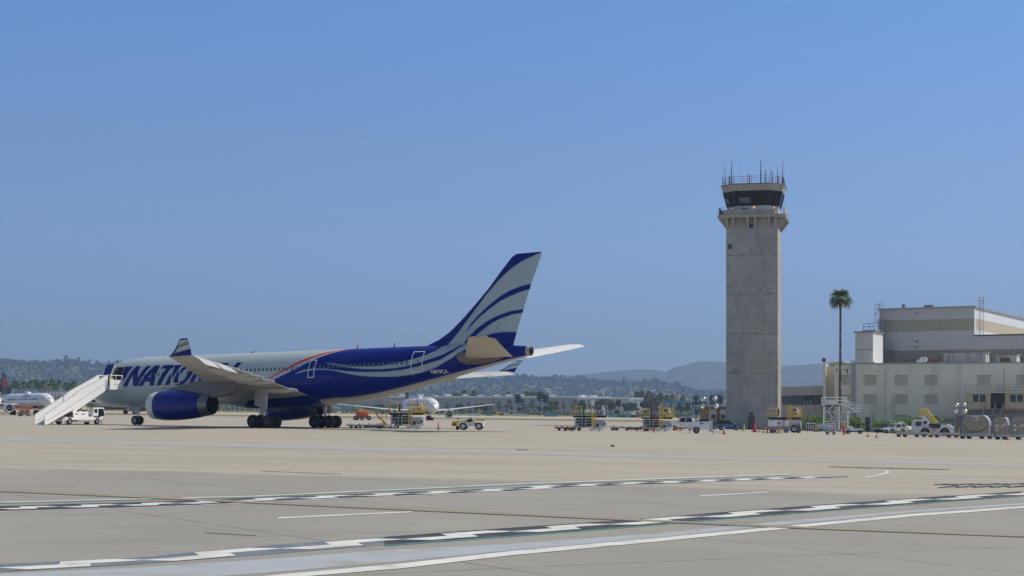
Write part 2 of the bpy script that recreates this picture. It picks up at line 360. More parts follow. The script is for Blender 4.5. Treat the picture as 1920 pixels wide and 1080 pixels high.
# slender airfoil panels: stations (Y, S leading, S trailing, H leading, H trailing, thickness)
XS = [0, .012, .04, .1, .2, .33, .5, .68, .85, 1.]
def foil(st, mb=None):
    rings = []
    for Y, l, t, hl, ht, th in st:
        up, lo = [], []
        for x in XS:
            y = 5 * th * (.2969 * math.sqrt(x) - .126 * x - .3516 * x * x + .2843 * x ** 3 - .1015 * x ** 4) * (t - l)
            cam_ = .018 * (t - l) * math.sin(math.pi * x)
            S, H = l + (t - l) * x, hl + (ht - hl) * x
            up.append(B(S, Y, H + cam_ + y * 1.05)); lo.append(B(S, Y, H + cam_ - y))
        rings.append(up[::-1] + lo[1:])
    return (mb or MB()).loft(rings)
WGREY = mat('wing_grey_paint', (.5, .5, .48), .4, var=.06, scale=.5, grime=((.25, .23, .2), .6, .4, (.5, 1.5, 1)))
def winglet_mesh(s):
    root = [(36.45, 6.12), (39.05, 6.22)]; tip = [(38.7, 7.62), (39.55, 7.6)]
    mb = MB(); nu, nv = 24, 40; vs = []; cols = []
    for side in (0, 1):
        for j in range(nv + 1):
            for i in range(nu + 1):
                u, v = i / nu, j / nv
                l = root[0][0] + (tip[0][0] - root[0][0]) * (v ** .9); t = root[1][0] + (tip[1][0] - root[1][0]) * v
                H = root[0][1] + (tip[0][1] - root[0][1]) * v + .05 * u * (1 - v); th = .09 * (1 - .6 * v) * 4 * u * (1 - u) + .004
                Y = 28.95 + 1.15 * v ** 1.3
                vs.append(B(l + (t - l) * u, s * (Y + (th if side else -th)), H))
                blue = v < .16 + .24 * u or v > .90 or u < .16 - .05 * v or abs(v - (.36 + .30 * u ** .6 + .04)) < .028 or abs(v - (.5 + .30 * u ** .6)) < .025
                cols.append(NAVY if blue else SILVER)
    fs = []
    for side in (0, 1):
        o = side * (nu + 1) * (nv + 1)
        for j in range(nv):
            for i in range(nu):
                a = o + j * (nu + 1) + i; fs.append((a, a + 1, a + nu + 2, a + nu + 1))
    ob = mb.add(vs, fs).build('winglet', MATS['airliner_paint'], None, True)
    a_ = ob.data.attributes.new('paint', 'FLOAT_COLOR', 'POINT'); a_.data.foreach_set('color', np.array([(*c, 1.) for c in cols], np.float32).ravel())
    return ob
def wing(s):
    st = [(s * 2.2, 19.1, 32.1, 3.4, 3.15, .125), (s * 5., 21.05, 32.0, 4.0, 3.7, .11), (s * 9.5, 24.0, 32.1, 4.78, 4.6, .095), (s * 15, 27.5, 34.0, 5.28, 5.15, .095), (s * 20, 30.7, 35.8, 5.66, 5.6, .095), (s * 25, 33.9, 37.6, 5.96, 5.97, .095), (s * 28.3, 36.0, 38.75, 6.12, 6.16, .1), (s * 28.95, 36.45, 39.05, 6.15, 6.2, .08)]
    w = foil(st).build('wing', WGREY, air, True, auto=35)
    wl = winglet_mesh(s); wl.parent = w
    def te(Y): return float(np.interp(Y, [2.2, 5, 9.5, 15, 20, 25, 28.9], [32.1, 32.0, 32.1, 34.0, 35.8, 37.6, 39.05])), float(np.interp(Y, [2.2, 5, 9.5, 15, 20, 25, 28.9], [3.15, 3.7, 4.6, 5.15, 5.6, 5.97, 6.2]))
    for y0, y1, droop, nm, ch in ((20.2, 24.1, .8, 'aileron', 1.7), (24.2, 28.2, .8, 'aileron', 1.5), (3.2, 9.3, .2, 'flap', 1.0), (9.6, 20.0, .2, 'flap', .9)):
        mb = MB(); rings = []
        if nm == 'aileron' and s > 0: droop, ch = .3, 1.1
        for k in range(5):
            Y = y0 + (y1 - y0) * k / 4; S, H = te(Y); S -= .25
            rings.append([B(S, s * Y, H + .08), B(S + ch * .5, s * Y, H + .06 - droop * .4), B(S + ch, s * Y, H - droop), B(S + ch * .5, s * Y, H - .10 - droop * .4), B(S, s * Y, H - .07)])
        mb.loft(rings).build(nm, WGREY, w, True, auto=30)
    for Y, ln in ((6.2, 4.6), (10.6, 4.6), (13.6, 4.3), (16.6, 4.0), (19.6, 3.6)):
        S, H = te(Y); rings = []
        for x, r in ((-.74, .04), (-.66, .22), (-.45, .38), (-.2, .44), (.08, .40), (.24, .30), (.36, .12)):
            rings.append([B(S + x * ln, s * Y + r * .55 * math.cos(t), H - .26 + (-.12 * x) + r * math.sin(t) * (.9 if math.sin(t) < 0 else .45)) for t in [2 * math.pi * i / 12 for i in range(12)]])
        MB().loft(rings).build('flap_fairing', WGREY, w, True, auto=50)
    return w
for s in (-1, 1): wing(s)
# engines: one long cowl each, pale lip, dark nozzle, pylon
def engine(s):
    Y = s * 9.37; cH = 2.22
    def o(S, H=cH): return (B(S, Y, H))
    z0 = o(17.4)
    def L(pr, nm, m, par, drop=0.):
        mb = MB(); rings = []
        for S, r, dh in pr:
            c = o(S, cH + dh); rings.append([(c[0], c[1] + r * math.cos(t), c[2] + r * math.sin(t)) for t in [2 * math.pi * i / 40 for i in range(40)]])
        return mb.loft(rings, cap0=False, cap1=False).build(nm, m, par, True, auto=40)
    e = L([(18.38, 1.485, 0), (18.9, 1.55, .02), (19.8, 1.6, .03), (20.8, 1.58, .03), (22, 1.5, .02), (23.2, 1.36, 0), (24.2, 1.2, 0)], 'engine', BLUE, air)
    L([(18.6, 1.16, 0), (17.7, 1.2, 0), (17.45, 1.27, 0), (17.40, 1.32, 0), (17.46, 1.37, 0), (17.75, 1.43, 0), (18.379, 1.484, 0)], 'intake_lip', mat('cowl_lip_paint', (.62, .62, .63), .3, .0, var=.03), e)
    L([(24.201, 1.2, 0), (25.25, 1.03, 0), (25.26, .99, 0), (24.0, 1.0, 0), (22.6, 1.05, 0)], 'exhaust_nozzle', mat('nozzle_metal', (.2, .2, .21), .35, .7, var=.12), e)
    L([(22.65, 1.06, 0), (22.6, .55, 0), (23.6, .5, 0), (24.3, .25, 0), (24.5, .02, 0)], 'exhaust_cone', mat('burnt_metal', (.03, .03, .032), .6, .5, var=.2), e)
    fb = MB()
    for k in range(26):
        t = 2 * math.pi * k / 26; c = o(18.55); d = Vector((0, math.cos(t), math.sin(t))); q = Vector((.3, -math.sin(t) * .14, math.cos(t) * .14))
        fb.add([Vector(c) + d * .3 - q * .4, Vector(c) + d * .3 + q * .4, Vector(c) + d * 1.17 + q, Vector(c) + d * 1.17 - q], [(0, 1, 2, 3)])
    fb.lathe([(-.45, .02), (-.2, .22), (.1, .33)], o(18.5), 'X', 16); fb.build('fan', DGREY, e, True, auto=30)
    py = MB(); rings = []
    for S, zb, zt, w in ((18.9, 3.72, 3.8, .08), (20.2, 3.6, 4.12, .26), (22, 3.5, 4.45, .36), (23.6, 3.2, 4.7, .40), (25.2, 2.9, 4.75, .42), (27, 3.1, 4.65, .38), (28.8, 3.7, 4.55, .2), (30.2, 4.3, 4.5, .08)):
        rings.append([B(S, Y - w, zb), B(S, Y + w, zb), B(S, Y + w * .8, zt), B(S, Y - w * .8, zt)])
    py.loft(rings).build('pylon', mat('pylon_grey', (.17, .16, .15), .5, var=.1, grime=((.1, .09, .08), .8, .5)), e, True, auto=35)
    return e
for s in (-1, 1): engine(s)
# tail fin and stabilisers
FLE = [(44.9, 7.6), (45.44, 8.0), (46.75, 8.5), (48.04, 9.25), (49.33, 10.32), (50.86, 11.75), (52.51, 13.4), (53.88, 15.0), (55.2, 16.42), (55.7, 16.67)]
FTE = [(55.4, 7.5), (55.81, 8.93), (56.55, 11.15), (57.4, 13.67), (58.32, 16.0), (58.56, 16.70)]
FS = [[(44, 7), (44.5, 8.4), (48.43, 10.8), (54, 17), (59, 17), (58.56, 16.71), (57.34, 16.25), (56.24, 15.82), (55.0, 15.12), (53.76, 14.15), (52.38, 12.8), (50.86, 11.03), (49.84, 9.86), (48.82, 8.72), (48.4, 8.3), (47.7, 7.6), (47, 7)],
      [(50.1, 9.09), (50.61, 9.89), (51.5, 10.74), (52.63, 11.66), (53.88, 12.5), (55.13, 13.12), (56.36, 13.47), (57.6, 13.70), (57.5, 13.17), (56.24, 12.89), (55.13, 12.53), (54.01, 12.08), (52.88, 11.4), (51.62, 10.52), (50.73, 9.73)],
      [(50.3, 8.55), (51.37, 9.44), (52.38, 10.07), (53.63, 10.63), (55.13, 11.04), (56.95, 11.26), (56.85, 10.86), (55.38, 10.71), (54.13, 10.37), (53.01, 9.88), (52.0, 9.25), (51.0, 8.55), (50.6, 8.0), (49.9, 8.0)],
      [(51.9, 8.35), (52.5, 8.72), (53.13, 8.92), (54.38, 9.02), (56.2, 8.95), (56, 7), (51, 7)]]
def tail_fin():
    nu, nv = 120, 130; lx, lh = np.array(FLE).T; tx, thh = np.array(FTE).T
    Hs = np.linspace(7.6, 16.68, nv + 1); u = np.linspace(0, 1, nu + 1); l = np.interp(Hs, lh, lx); t = np.interp(Hs, thh, tx)
    Sv = l[:, None] + (t - l)[:, None] * u[None]; Hv = np.repeat(Hs[:, None], nu + 1, 1); Hv = Hv + .05 * u[None] * (Hs[:, None] > 16.5)
    tk = 5 * .085 * (.2969 * np.sqrt(u) - .126 * u - .3516 * u ** 2 + .2843 * u ** 3 - .1015 * u ** 4)[None] * np.minimum(t - l, 7.)[:, None] + .012
    tk *= np.clip((16.75 - Hs) / .25, .15, 1)[:, None]
    col = np.broadcast_to(SILVER, Sv.shape + (3,)).copy()
    for P in FS: a = soft(Sv, Hv, P, .07); col = col * (1 - a) + NAVY * a
    # hinge line of the rudder and a few panel joints
    hl = np.abs(u[None] - .70 + 0 * Sv) < .0045; col[hl & (Hv > 8.3)] *= .55
    mb = MB(); vs = []
    for sgn in (-1, 1): vs += [B(a, sgn * k, h) for a, k, h in zip(Sv.ravel(), tk.ravel(), Hv.ravel())]
    fs = []
    for o in (0, (nu + 1) * (nv + 1)):
        fs += [(o + j * (nu + 1) + i, o + j * (nu + 1) + i + 1, o + (j + 1) * (nu + 1) + i + 1, o + (j + 1) * (nu + 1) + i) for j in range(nv) for i in range(nu)]
    N = (nu + 1) * (nv + 1); top = nv * (nu + 1)
    fs += [(top + i, top + i + 1, N + top + i + 1, N + top + i) for i in range(nu)]
    fs += [(j * (nu + 1) + nu, (j + 1) * (nu + 1) + nu, N + (j + 1) * (nu + 1) + nu, N + j * (nu + 1) + nu) for j in range(nv)]
    fs += [(j * (nu + 1), (j + 1) * (nu + 1), N + (j + 1) * (nu + 1), N + j * (nu + 1)) for j in range(nv)]
    o = mb.add(vs, fs).build('tail_fin', MATS['airliner_paint'], air, True, auto=40)
    c4 = np.concatenate([col, np.ones_like(col[..., :1])], -1).reshape(-1, 4); c4 = np.concatenate([c4, c4]).astype(np.float32)
    a_ = o.data.attributes.new('paint', 'FLOAT_COLOR', 'POINT'); a_.data.foreach_set('color', c4.ravel())
    for k in range(5):
        h = 13.2 + k * .75; S = float(np.interp(h, thh, tx)); MB().tube(B(S - .05, 0, h), B(S + .28, 0, h + .02), .012, n=5).build('static_wick', DGREY, o)
tail_fin()
STABW = mat('stabiliser_white', (.72, .72, .72), .4, var=.04)
STABSHADE = mat('stabiliser_shade_tan', (.43, .39, .32), .45, var=.06, scale=.6, grime=((.28, .24, .18), .7, .4))  # port side: shade and warm ground bounce put into the tan
for s in (-1, 1):
    sb = foil([(s * 1.2, 50.6, 55.4, 6.62, 6.5, .1), (s * 4, 52.4, 56.2, 7.0, 6.98, .095), (s * 7, 54.3, 57.2, 7.5, 7.52, .09), (s * 9.5, 56.0, 58.1, 7.96, 8.0, .08), (s * 9.7, 56.3, 58.2, 8.0, 8.03, .05)]).build('stabiliser', STABSHADE if s < 0 else STABW, air, True, auto=35)
    mb = MB(); rings = []
    for k in range(5):
        Y = 1.5 + 7.7 * k / 4; S = 55.5 + (Y - 1.2) * .318 - .1; H = float(np.interp(Y, [1.2, 4, 7, 9.5], [6.5, 6.98, 7.52, 8.0]))
        rings.append([B(S, s * Y, H + .06), B(S + .8, s * Y, H - .12), B(S, s * Y, H - .06)])
    mb.loft(rings).build('elevator', STABSHADE if s < 0 else STABW, sb, True, auto=30)
    # scuffed metal apron the stabiliser swings on
    pts = [(50.0, 6.9), (50.35, 6.2), (51.2, 5.95), (53.0, 6.15), (54.4, 6.5), (54.6, 7.0), (52.5, 7.2), (50.6, 7.2)]
    mb = MB(); rg = []
    for H, a_, b_ in ((5.86, 51.0, 52.0), (5.95, 50.6, 52.8), (6.1, 50.25, 53.6), (6.3, 50.0, 54.3), (6.55, 49.85, 54.8), (6.85, 49.8, 54.7), (7.1, 50.0, 54.2)):
        row = [skin(a_ + (b_ - a_) * k / 8, H, .035) for k in range(9)]; rg.append([(p_[0], -s * p_[1], p_[2]) for p_ in row])
    mb.loft(rg, False, False, False).build('wear_plate', mat('scuffed_plate', (.2, .17, .13), .45, .6, var=.3, scale=3), sb)
# cabin windows, doors, lettering
WIN = mat('cabin_window', (.1, .1, .105), .3, var=.1)
def skin_patch(poly, nm, m, par, off=.012, thick=.03):      # closed patch following the skin
    mb = MB(); mb.loft([[skin(S, H, -thick) for S, H in poly], [skin(S, H, off) for S, H in poly]]); return mb.build(nm, m, par)
def window(S, H):
    poly = [(S + .15 * math.cos(t) * (1 if abs(math.cos(t)) < .7 else .95), H + .215 * math.sin(t)) for t in [2 * math.pi * k / 12 for k in range(12)]]
    skin_patch(poly, 'cabin_window', WIN, air)
for k in range(12): window(7.39 + k * .524, 5.82)
for k in range(15): window(16.2 + k * .52, 5.95) if k not in (1,) else None
for k in range(13): window(24.35 + k * .54, 5.97)
for k in range(20): window(33.92 + k * .546, 6.02 + k * .009)
LINE = mat('door_outline_paint', (.72, .73, .74), .4, var=.03)
def door_outline(S0, S1, H0, H1, w=.07):
    mb = MB()
    def strip(a, b, c, d):
        mb.loft([[skin(S, H, .006) for S, H in (a, b, c, d)], [skin(S, H, .018) for S, H in (a, b, c, d)]])
    for k in range(12):
        h0, h1 = H0 + (H1 - H0) * k / 12, H0 + (H1 - H0) * (k + 1) / 12
        for S in (S0, S1): strip((S - w / 2, h0), (S + w / 2, h0), (S + w / 2, h1), (S - w / 2, h1))
    for H in (H0, H1): strip((S0, H - w / 2), (S1, H - w / 2), (S1, H + w / 2), (S0, H + w / 2))
    mb.build('passenger_door', LINE, air)
    sc = (S0 + S1) / 2; skin_patch([(sc + .09 * math.cos(t) + .1, (H0 + H1) / 2 + .12 + .12 * math.sin(t)) for t in [k * math.pi / 4 for k in range(8)]], 'door_window', WIN, air)
door_outline(14.02, 15.12, 4.78, 6.86); door_outline(32.5, 33.24, 4.98, 6.78); door_outline(44.8, 46.03, 5.24, 7.3)
# open front door: cabin shade put in as a dark sheet, door swung forward
mb = MB()
for k in range(10):
    h0, h1 = 4.72 + .208 * k, 4.72 + .208 * (k + 1)
    mb.loft([[skin(S, H, .004) for S, H in ((5.45, h0), (6.62, h0), (6.62, h1), (5.45, h1))], [skin(S, H, .014) for S, H in ((5.45, h0), (6.62, h0), (6.62, h1), (5.45, h1))]])
mb.build('doorway', mat('doorway_shade', (.008, .008, .009), .8, var=.1), air)
mb = MB()
for k in range(10):
    h0, h1 = 4.72 + .208 * k, 4.72 + .208 * (k + 1)
    def q(S, H, o): p = skin(max(S, 5.5), H, o); return (S - MG, p[1], p[2])
    mb.loft([[q(S, H, .38) for S, H in ((4.3, h0), (5.3, h0), (5.3, h1), (4.3, h1))], [q(S, H, .5) for S, H in ((4.3, h0), (5.3, h0), (5.3, h1), (4.3, h1))]])
od = mb.build('open_door', BLUE, air)
mb = MB()
for k in range(10):
    h0, h1 = 4.72 + .208 * k, 4.72 + .208 * (k + 1)
    mb.loft([[q(S, H, .36) for S, H in ((5.31, h0), (5.46, h0), (5.46, h1), (5.31, h1))], [q(S, H, .48) for S, H in ((5.31, h0), (5.46, h0), (5.46, h1), (5.31, h1))]])
mb.build('door_lining', OFFWHITE, od)
MB().loft([[skin(S, H, .016) for S, H in ((5.5, 4.8), (5.72, 4.8), (5.72, 6.5), (5.5, 6.5))], [skin(S, H, .03) for S, H in ((5.5, 4.8), (5.72, 4.8), (5.72, 6.5), (5.5, 6.5))]]).build('door_jamb', OFFWHITE, od)
# slanted capitals cut into level strips so that they hug the skin; each letter is a list of closed outlines (S at its foot, height 0..1)
LH0, LH1, SL = 4.62, 6.84, 1.42                       # foot, head and slant of the letters
def stroke(a, b, w): return [(a[0], a[1]), (a[0] + w, a[1]), (b[0] + w, b[1]), (b[0], b[1])]
def ell(cx, cy, rx, ry, n=28): return [(cx + rx * math.copysign(abs(math.cos(t)) ** .8, math.cos(t)), cy + ry * math.copysign(abs(math.sin(t)) ** .8, math.sin(t))) for t in [2 * math.pi * k / n for k in range(n)]]
GL = [('/', [[(6.66, 0), (6.95, 0), (6.95, 1), (6.1, 1), (6.1, .1)]], -.25)]
letters = []
def N_(x): return [stroke((x, 0), (x, 1), .62), stroke((x + 1.55, 0), (x + 1.55, 1), .62), [(x + .0, 1), (x + .62, 1), (x + 2.17, 0), (x + 1.45, 0)]]
def A_(x): return [[(x - .1, 0), (x + .62, 0), (x + 1.02, 1), (x + .42, 1)], [(x + 1.55, 0), (x + 2.25, 0), (x + 1.25, 1), (x + .55, 1)], [(x + .3, .2), (x + 1.7, .2), (x + 1.6, .42), (x + .4, .42)]]
def T_(x): return [[(x - .15, .82), (x + 2.05, .82), (x + 2.05, 1), (x - .15, 1)], stroke((x + .63, 0), (x + .63, .83), .68)]
def I_(x): return [stroke((x, 0), (x, 1), .66)]
def O_(x): return [(ell(x + 1.1, .5, 1.12, .52), ell(x + 1.1, .5, .5, .33))]
def L_(x): return [stroke((x, 0), (x, 1), .66), [(x, 0), (x + 1.6, 0), (x + 1.6, .18), (x, .18)]]
WORD = [N_(7.02), A_(9.3), T_(11.2), I_(13.05), O_(13.95), N_(16.4), A_(18.85), L_(21.28)]
def lettering():
    mb = MB(); BAND = 26
    outl = []
    for g in WORD:
        for o in g: outl.append((o[0], o[1]) if isinstance(o, tuple) else (o,))
    outl.append(([(6.80, 0.0), (6.62, 0), (6.66, .3), (6.72, 1), (7.95, 1)],))
    lift = 0
    for loops in outl:
        lift = (lift + 1) % 5
        ys = sorted(set([round(p[1], 4) for lp in loops for p in lp] + [k / BAND for k in range(BAND + 1)]))
        ymin, ymax = min(p[1] for lp in loops for p in lp), max(p[1] for lp in loops for p in lp)
        for ya, yb in zip(ys, ys[1:]):
            if yb <= ymin + 1e-6 or ya >= ymax - 1e-6: continue
            ym = (ya + yb) / 2; xs = []
            for lp in loops:
                for (x1, y1), (x2, y2) in zip(lp, lp[1:] + lp[:1]):
                    if (y1 > ym) != (y2 > ym):
                        f = lambda y: x1 + (x2 - x1) * (y - y1) / (y2 - y1)
                        xs.append((f(ym), f(ya), f(yb)))
            xs.sort()
            for (m0, a0, b0), (m1, a1, b1) in zip(xs[::2], xs[1::2]):
                sl = 0 if len(loops[0]) == 5 else SL
                P = [(a0 + ya * sl, ya), (a1 + ya * sl, ya), (b1 + yb * sl, yb), (b0 + yb * sl, yb)]
                of = .008 + .0015 * lift
                mb.add([skin(S, LH0 + h * (LH1 - LH0), of) for S, h in P], [(0, 1, 2, 3)])
    return mb.build('lettering', mat('lettering_blue', (.003, .009, .16), .35, var=.03, spec=.2, coat=.05), air, True)
lettering()
def skin_text(txt, size, S, H, m, nm, shear=0., bold=0.):
    mb = text_mb(txt, size, Matrix.Identity(4), shear, bold, 'LEFT'); mb.v = [skin(S + v[0], H + v[1], .014) for v in mb.v]; return mb.build(nm, m, air)
skin_text('N819CA', .5, 46.85, 5.06, LINE, 'registration', bold=.012)
skin_text('www.nationalairlines.com', .36, 12.6, 4.22, mat('small_print', (.1, .1, .13), .5, var=.02), 'small_lettering', shear=.3)
for S, h, w, m in ((9.6, .42, .3, WHITE), (22.5, .18, .5, RED), (26.0, .1, 1.1, WHITE), (28.4, .1, 1.1, WHITE), (36.6, .5, .16, RED), (41.2, .48, .16, BLUE)):
    t, _ = prof(S); MB().loft([[B(S, -.03, t - .05), B(S + w, -.03, t - .05), B(S + w, .03, t - .05), B(S, .03, t - .05)], [B(S + w * 1.2, -.01, t + h), B(S + w * 1.55, -.01, t + h), B(S + w * 1.55, .01, t + h), B(S + w * 1.2, .01, t + h)]]).build('antenna', m, air)
# cockpit glazing (port side and front)
mb = MB()
for (a, b) in ((1.75, 2.35), (2.45, 3.05), (3.12, 3.75)):
    mb.loft([[skin(S, H, .002) for S, H in ((a, 5.72 + (a - 1.7) * .1), (b, 5.75 + (b - 1.7) * .1), (b, min(6.3 + (b - 1.7) * .12, prof(b)[0] - .1)), (a, min(6.25 + (a - 1.7) * .2, prof(a)[0] - .05)))], [skin(S, H, .02) for S, H in ((a, 5.72 + (a - 1.7) * .1), (b, 5.75 + (b - 1.7) * .1), (b, min(6.3 + (b - 1.7) * .12, prof(b)[0] - .1)), (a, min(6.25 + (a - 1.7) * .2, prof(a)[0] - .05)))]])
mb.build('cockpit_window', GLASS, air)
# landing gear
TYRE = mat('aircraft_tyre', (.02, .02, .021), .75, var=.25, scale=3)
def main_gear(s):
    Y = s * 5.34
    st = MB().tube((0, Y, .75), (0, Y, 1.9), .15, n=12).tube((0, Y, 1.8), (.05, Y - s * .3, 4.0), .24, n=12).tube((0, Y - s * .1, 2.4), (-1.5, Y - s * 1.0, 3.6), .08).tube((.1, Y, 1.0), (.55, Y, 1.5), .05).tube((.55, Y, 1.5), (.1, Y, 2.0), .05)
    st.tube((-1.0, Y, .72), (1.0, Y, .72), .13, n=10)
    for x in (-.99, .99): st.tube((x, Y - .7, .69), (x, Y + .7, .69), .09)
    st.box((-.18, Y + .25, 1.55), (.3, .25, .3)).box((.3, Y - .2, 1.2), (.2, .3, .25))
    g = st.build('landing_gear', STEEL if s else STEEL, air, True, auto=40)
    for x in (-.99, .99):
        for y in (-.62, .62): wheel(g, x, Y + y, .69, .5, TYRE, DGREY)
    dp = MB().prism([(-.95, 3.9), (.42, 3.9), (.5, 2.6), (.55, 1.75), (.3, 1.62), (-.28, 1.62), (-.3, 2.15), (-1.05, 2.35)], Y + s * .34, Y + s * .40); dp.build('gear_door', WGREY, g)
for s in (-1, 1): main_gear(s)
nx = 6.67 - MG; ng = MB().tube((nx, 0, .5), (nx + .1, 0, 1.4), .1, n=10).tube((nx + .1, 0, 1.3), (nx + .25, 0, 2.6), .16, n=10).tube((nx, 0, 1.2), (nx - 1.3, 0, 2.3), .07).tube((nx, -.5, .52), (nx, .5, .52), .08).box((nx, 0, 1.5), (.35, .7, .22)).build('landing_gear', STEEL, air, True, auto=40)
for y in (-.36, .36): wheel(ng, nx, y, .52, .4, TYRE, LGREY)
for y in (-.55, .55): MB().prism([(nx - .9, 2.3), (nx + .9, 2.3), (nx + .8, 1.55), (nx - .7, 1.5)], y - .02, y + .02).build('gear_door', LGREY, ng)
wheel_chock = MB().prism([(-.3, 0), (.3, 0), (.18, .22), (-.18, .22)], -.45, .45)
# ------------------------------------------------------------------ far field: grass, taxiway, hills
DRYG = mat('dry_grass', (.33, .255, .10), .95, var=.3, scale=.08, grime=((.14, .13, .05), .15, .7, (.3, 1, 1)))
WEED = mat('weedy_grass', (.2, .17, .075), .95, var=.35, scale=.12, grime=((.09, .1, .035), .2, .8, (.3, 1, 1)))
TAXI = mat('taxiway_concrete', (.40, .38, .34), .9, var=.1, scale=.05)
def across(d0, d1, n=4, xw=1.0): return [[(u * (140 + xw * d), d) for u in np.linspace(-1, 1, 41)] for d in np.linspace(d0, d1, n)]
sheet('dry_grass_strip', across(770, 1290, 6), DRYG, .02, 'stuff', 'dry yellow grass strip beyond the far taxiway', 'grass')
sheet('taxiway', across(560, 770), TAXI, .02)
sheet('weed_strip', across(425, 545), WEED, .02, 'stuff', 'patchy green and yellow weeds between apron and taxiway', 'grass')
sheet('apron_shoulder', across(398, 424), TAXI, .02)

def fbm(x, y, seed=0):
    rs = np.random.RandomState(seed); v = 0; a = 1.
    for o in range(5):
        for _ in range(3):
            k = rs.normal(0, 1, 2); k /= np.hypot(*k); f = (2 ** o) * rs.uniform(.7, 1.4); v = v + a * np.sin((k[0] * x + k[1] * y) * f + rs.uniform(0, 6.28)) / 3
        a *= .52
    return v
def hill(name, ridge, Dr, front, m, seed, rough, ul=.0):
    px, py = np.array(ridge, float).T; us = np.linspace(-350, 2300, 240 if name == 'near_hills' else 520); vs_ = np.linspace(0, 1, 26 if name == 'near_hills' else 60)
    vs = []
    for v in vs_:
        D = Dr - front + front * 1.5 * v; t = v * 1.5
        for u in us:
            X = (u - 960) / F_PX * D; Hr = EYE + (HORIZON - np.interp(u, px, py)) / F_PX * Dr
            base = gz(X, min(D, 1600)) - 4
            k = (t ** 1.25 if t <= 1 else 1 - (t - 1) * .8); amp = rough * min(t, 1.) * (1 - .8 * (1 - abs(1 - t)) ** 3 if t <= 1.2 else .5)
            vs.append((X, D, base + (Hr - base) * k + amp * float(fbm(X / 300., D / 300., seed)) * Hr * (.35 if name == 'near_hills' else .42)))
    n = len(us); fs = [(j * n + i, j * n + i + 1, (j + 1) * n + i + 1, (j + 1) * n + i) for j in range(len(vs_) - 1) for i in range(n - 1)]
    o = MB().add(vs, fs).build(name, m, None, True); o['kind'] = 'structure'; return np.array(vs).reshape(len(vs_), n, 3)
SCRUB = mat('scrub_hillside', (.08, .095, .05), .95, var=.3, scale=.012, grime=((.2, .16, .1), .009, .7, (1, 1, 2.5)))
FARH = mat('far_hillside', (.05, .065, .04), .95, var=.6, scale=.011, grime=((.2, .15, .1), .005, .6, (.7, 1, 5)))
RA = [(-350, 684), (0, 684), (13, 682), (40, 687), (80, 690), (105, 688), (135, 685), (180, 690), (215, 689), (400, 692), (700, 702), (860, 711), (930, 716), (970, 708), (1010, 713), (1060, 714), (1120, 720), (1170, 724), (1225, 719), (1260, 728), (1300, 737), (1358, 740), (1450, 750), (1550, 765), (2300, 772)]
RB = [(-350, 700), (600, 703), (800, 703), (900, 702), (1000, 702), (1080, 702), (1130, 695), (1180, 692), (1225, 694), (1250, 699), (1262, 690), (1290, 683), (1315, 679), (1340, 681), (1400, 683), (1463, 685), (1480, 683), (1500, 682), (1540, 677), (1560, 674), (1600, 669), (1750, 655), (2300, 640)]
HA = hill('near_hills', RA, 5200, 1700, SCRUB, 3, .5)
HB = hill('far_hills', RB, 8600, 2600, FARH, 11, .6)

# ------------------------------------------------------------------ foliage
LEAF = [mat('leaf_green', (.11, .16, .06), .7, var=.35, scale=.6), mat('leaf_dark_green', (.06, .09, .04), .7, var=.35, scale=.6), mat('leaf_grey_green', (.16, .2, .1), .7, var=.3, scale=.6), mat('leaf_brown_green', (.12, .11, .065), .75, var=.35, scale=.6)]
BARK = mat('bark', (.13, .10, .075), .9, var=.25, scale=3)
def leafball(mb, c, r, n, sz, rnd, flat=.8):
    for _ in range(n):
        d = Vector((rnd.gauss(0, 1), rnd.gauss(0, 1), rnd.gauss(0, 1))).normalized() * (rnd.random() ** .45)
        p = Vector(c) + Vector((d.x * r, d.y * r, d.z * r * flat))
        a = Vector((rnd.gauss(0, 1), rnd.gauss(0, 1), rnd.gauss(0, 1))).normalized(); b = a.orthogonal().normalized(); e = a.cross(b); s = sz * rnd.uniform(.6, 1.3)
        mb.add([p - b * s * .5, p + e * s * .35, p + b * s * .5, p - e * s * .35], [(0, 1, 2, 3)])
def tree_proto(kind, seed):
    rnd = random.Random(seed); root = thing('leafy_tree', '', 'tree')
    H = 10.; W = {'round': 3.4, 'tall': 2.4, 'sparse': 2.6, 'big': 5.2}[kind]; tr = MB(); cr = MB()
    tr.tube((0, 0, -.3), (.1, .05, H * .45), .24, .15, 7)
    nb = {'round': 11, 'tall': 10, 'sparse': 8, 'big': 15}[kind]
    for k in range(nb):
        a = rnd.uniform(0, 6.28); zz = H * (rnd.uniform(.38, .92) if kind != 'tall' else rnd.uniform(.25, .95))
        rr = W * rnd.uniform(.25, .75) * (1 - .5 * abs(zz / H - .6) if kind != 'tall' else (1.1 - zz / H))
        c = (rr * math.cos(a), rr * math.sin(a), zz); tr.tube((.05, 0, max(zz * .55, H * .25)), c, .1, .03, 5)
        leafball(cr, c, W * rnd.uniform(.34, .55) * (.75 if kind == 'sparse' else 1), 46 if kind == 'sparse' else 80, 1.1 if kind != 'sparse' else .85, rnd)
    cr.build('crown', {'round': LEAF[0], 'tall': LEAF[1], 'sparse': LEAF[2], 'big': LEAF[3]}[kind], root); tr.build('trunk', BARK, root); return root
TP = {k: tree_proto(k, i + 3) for i, k in enumerate(('round', 'tall', 'sparse', 'big'))}
USED = set()
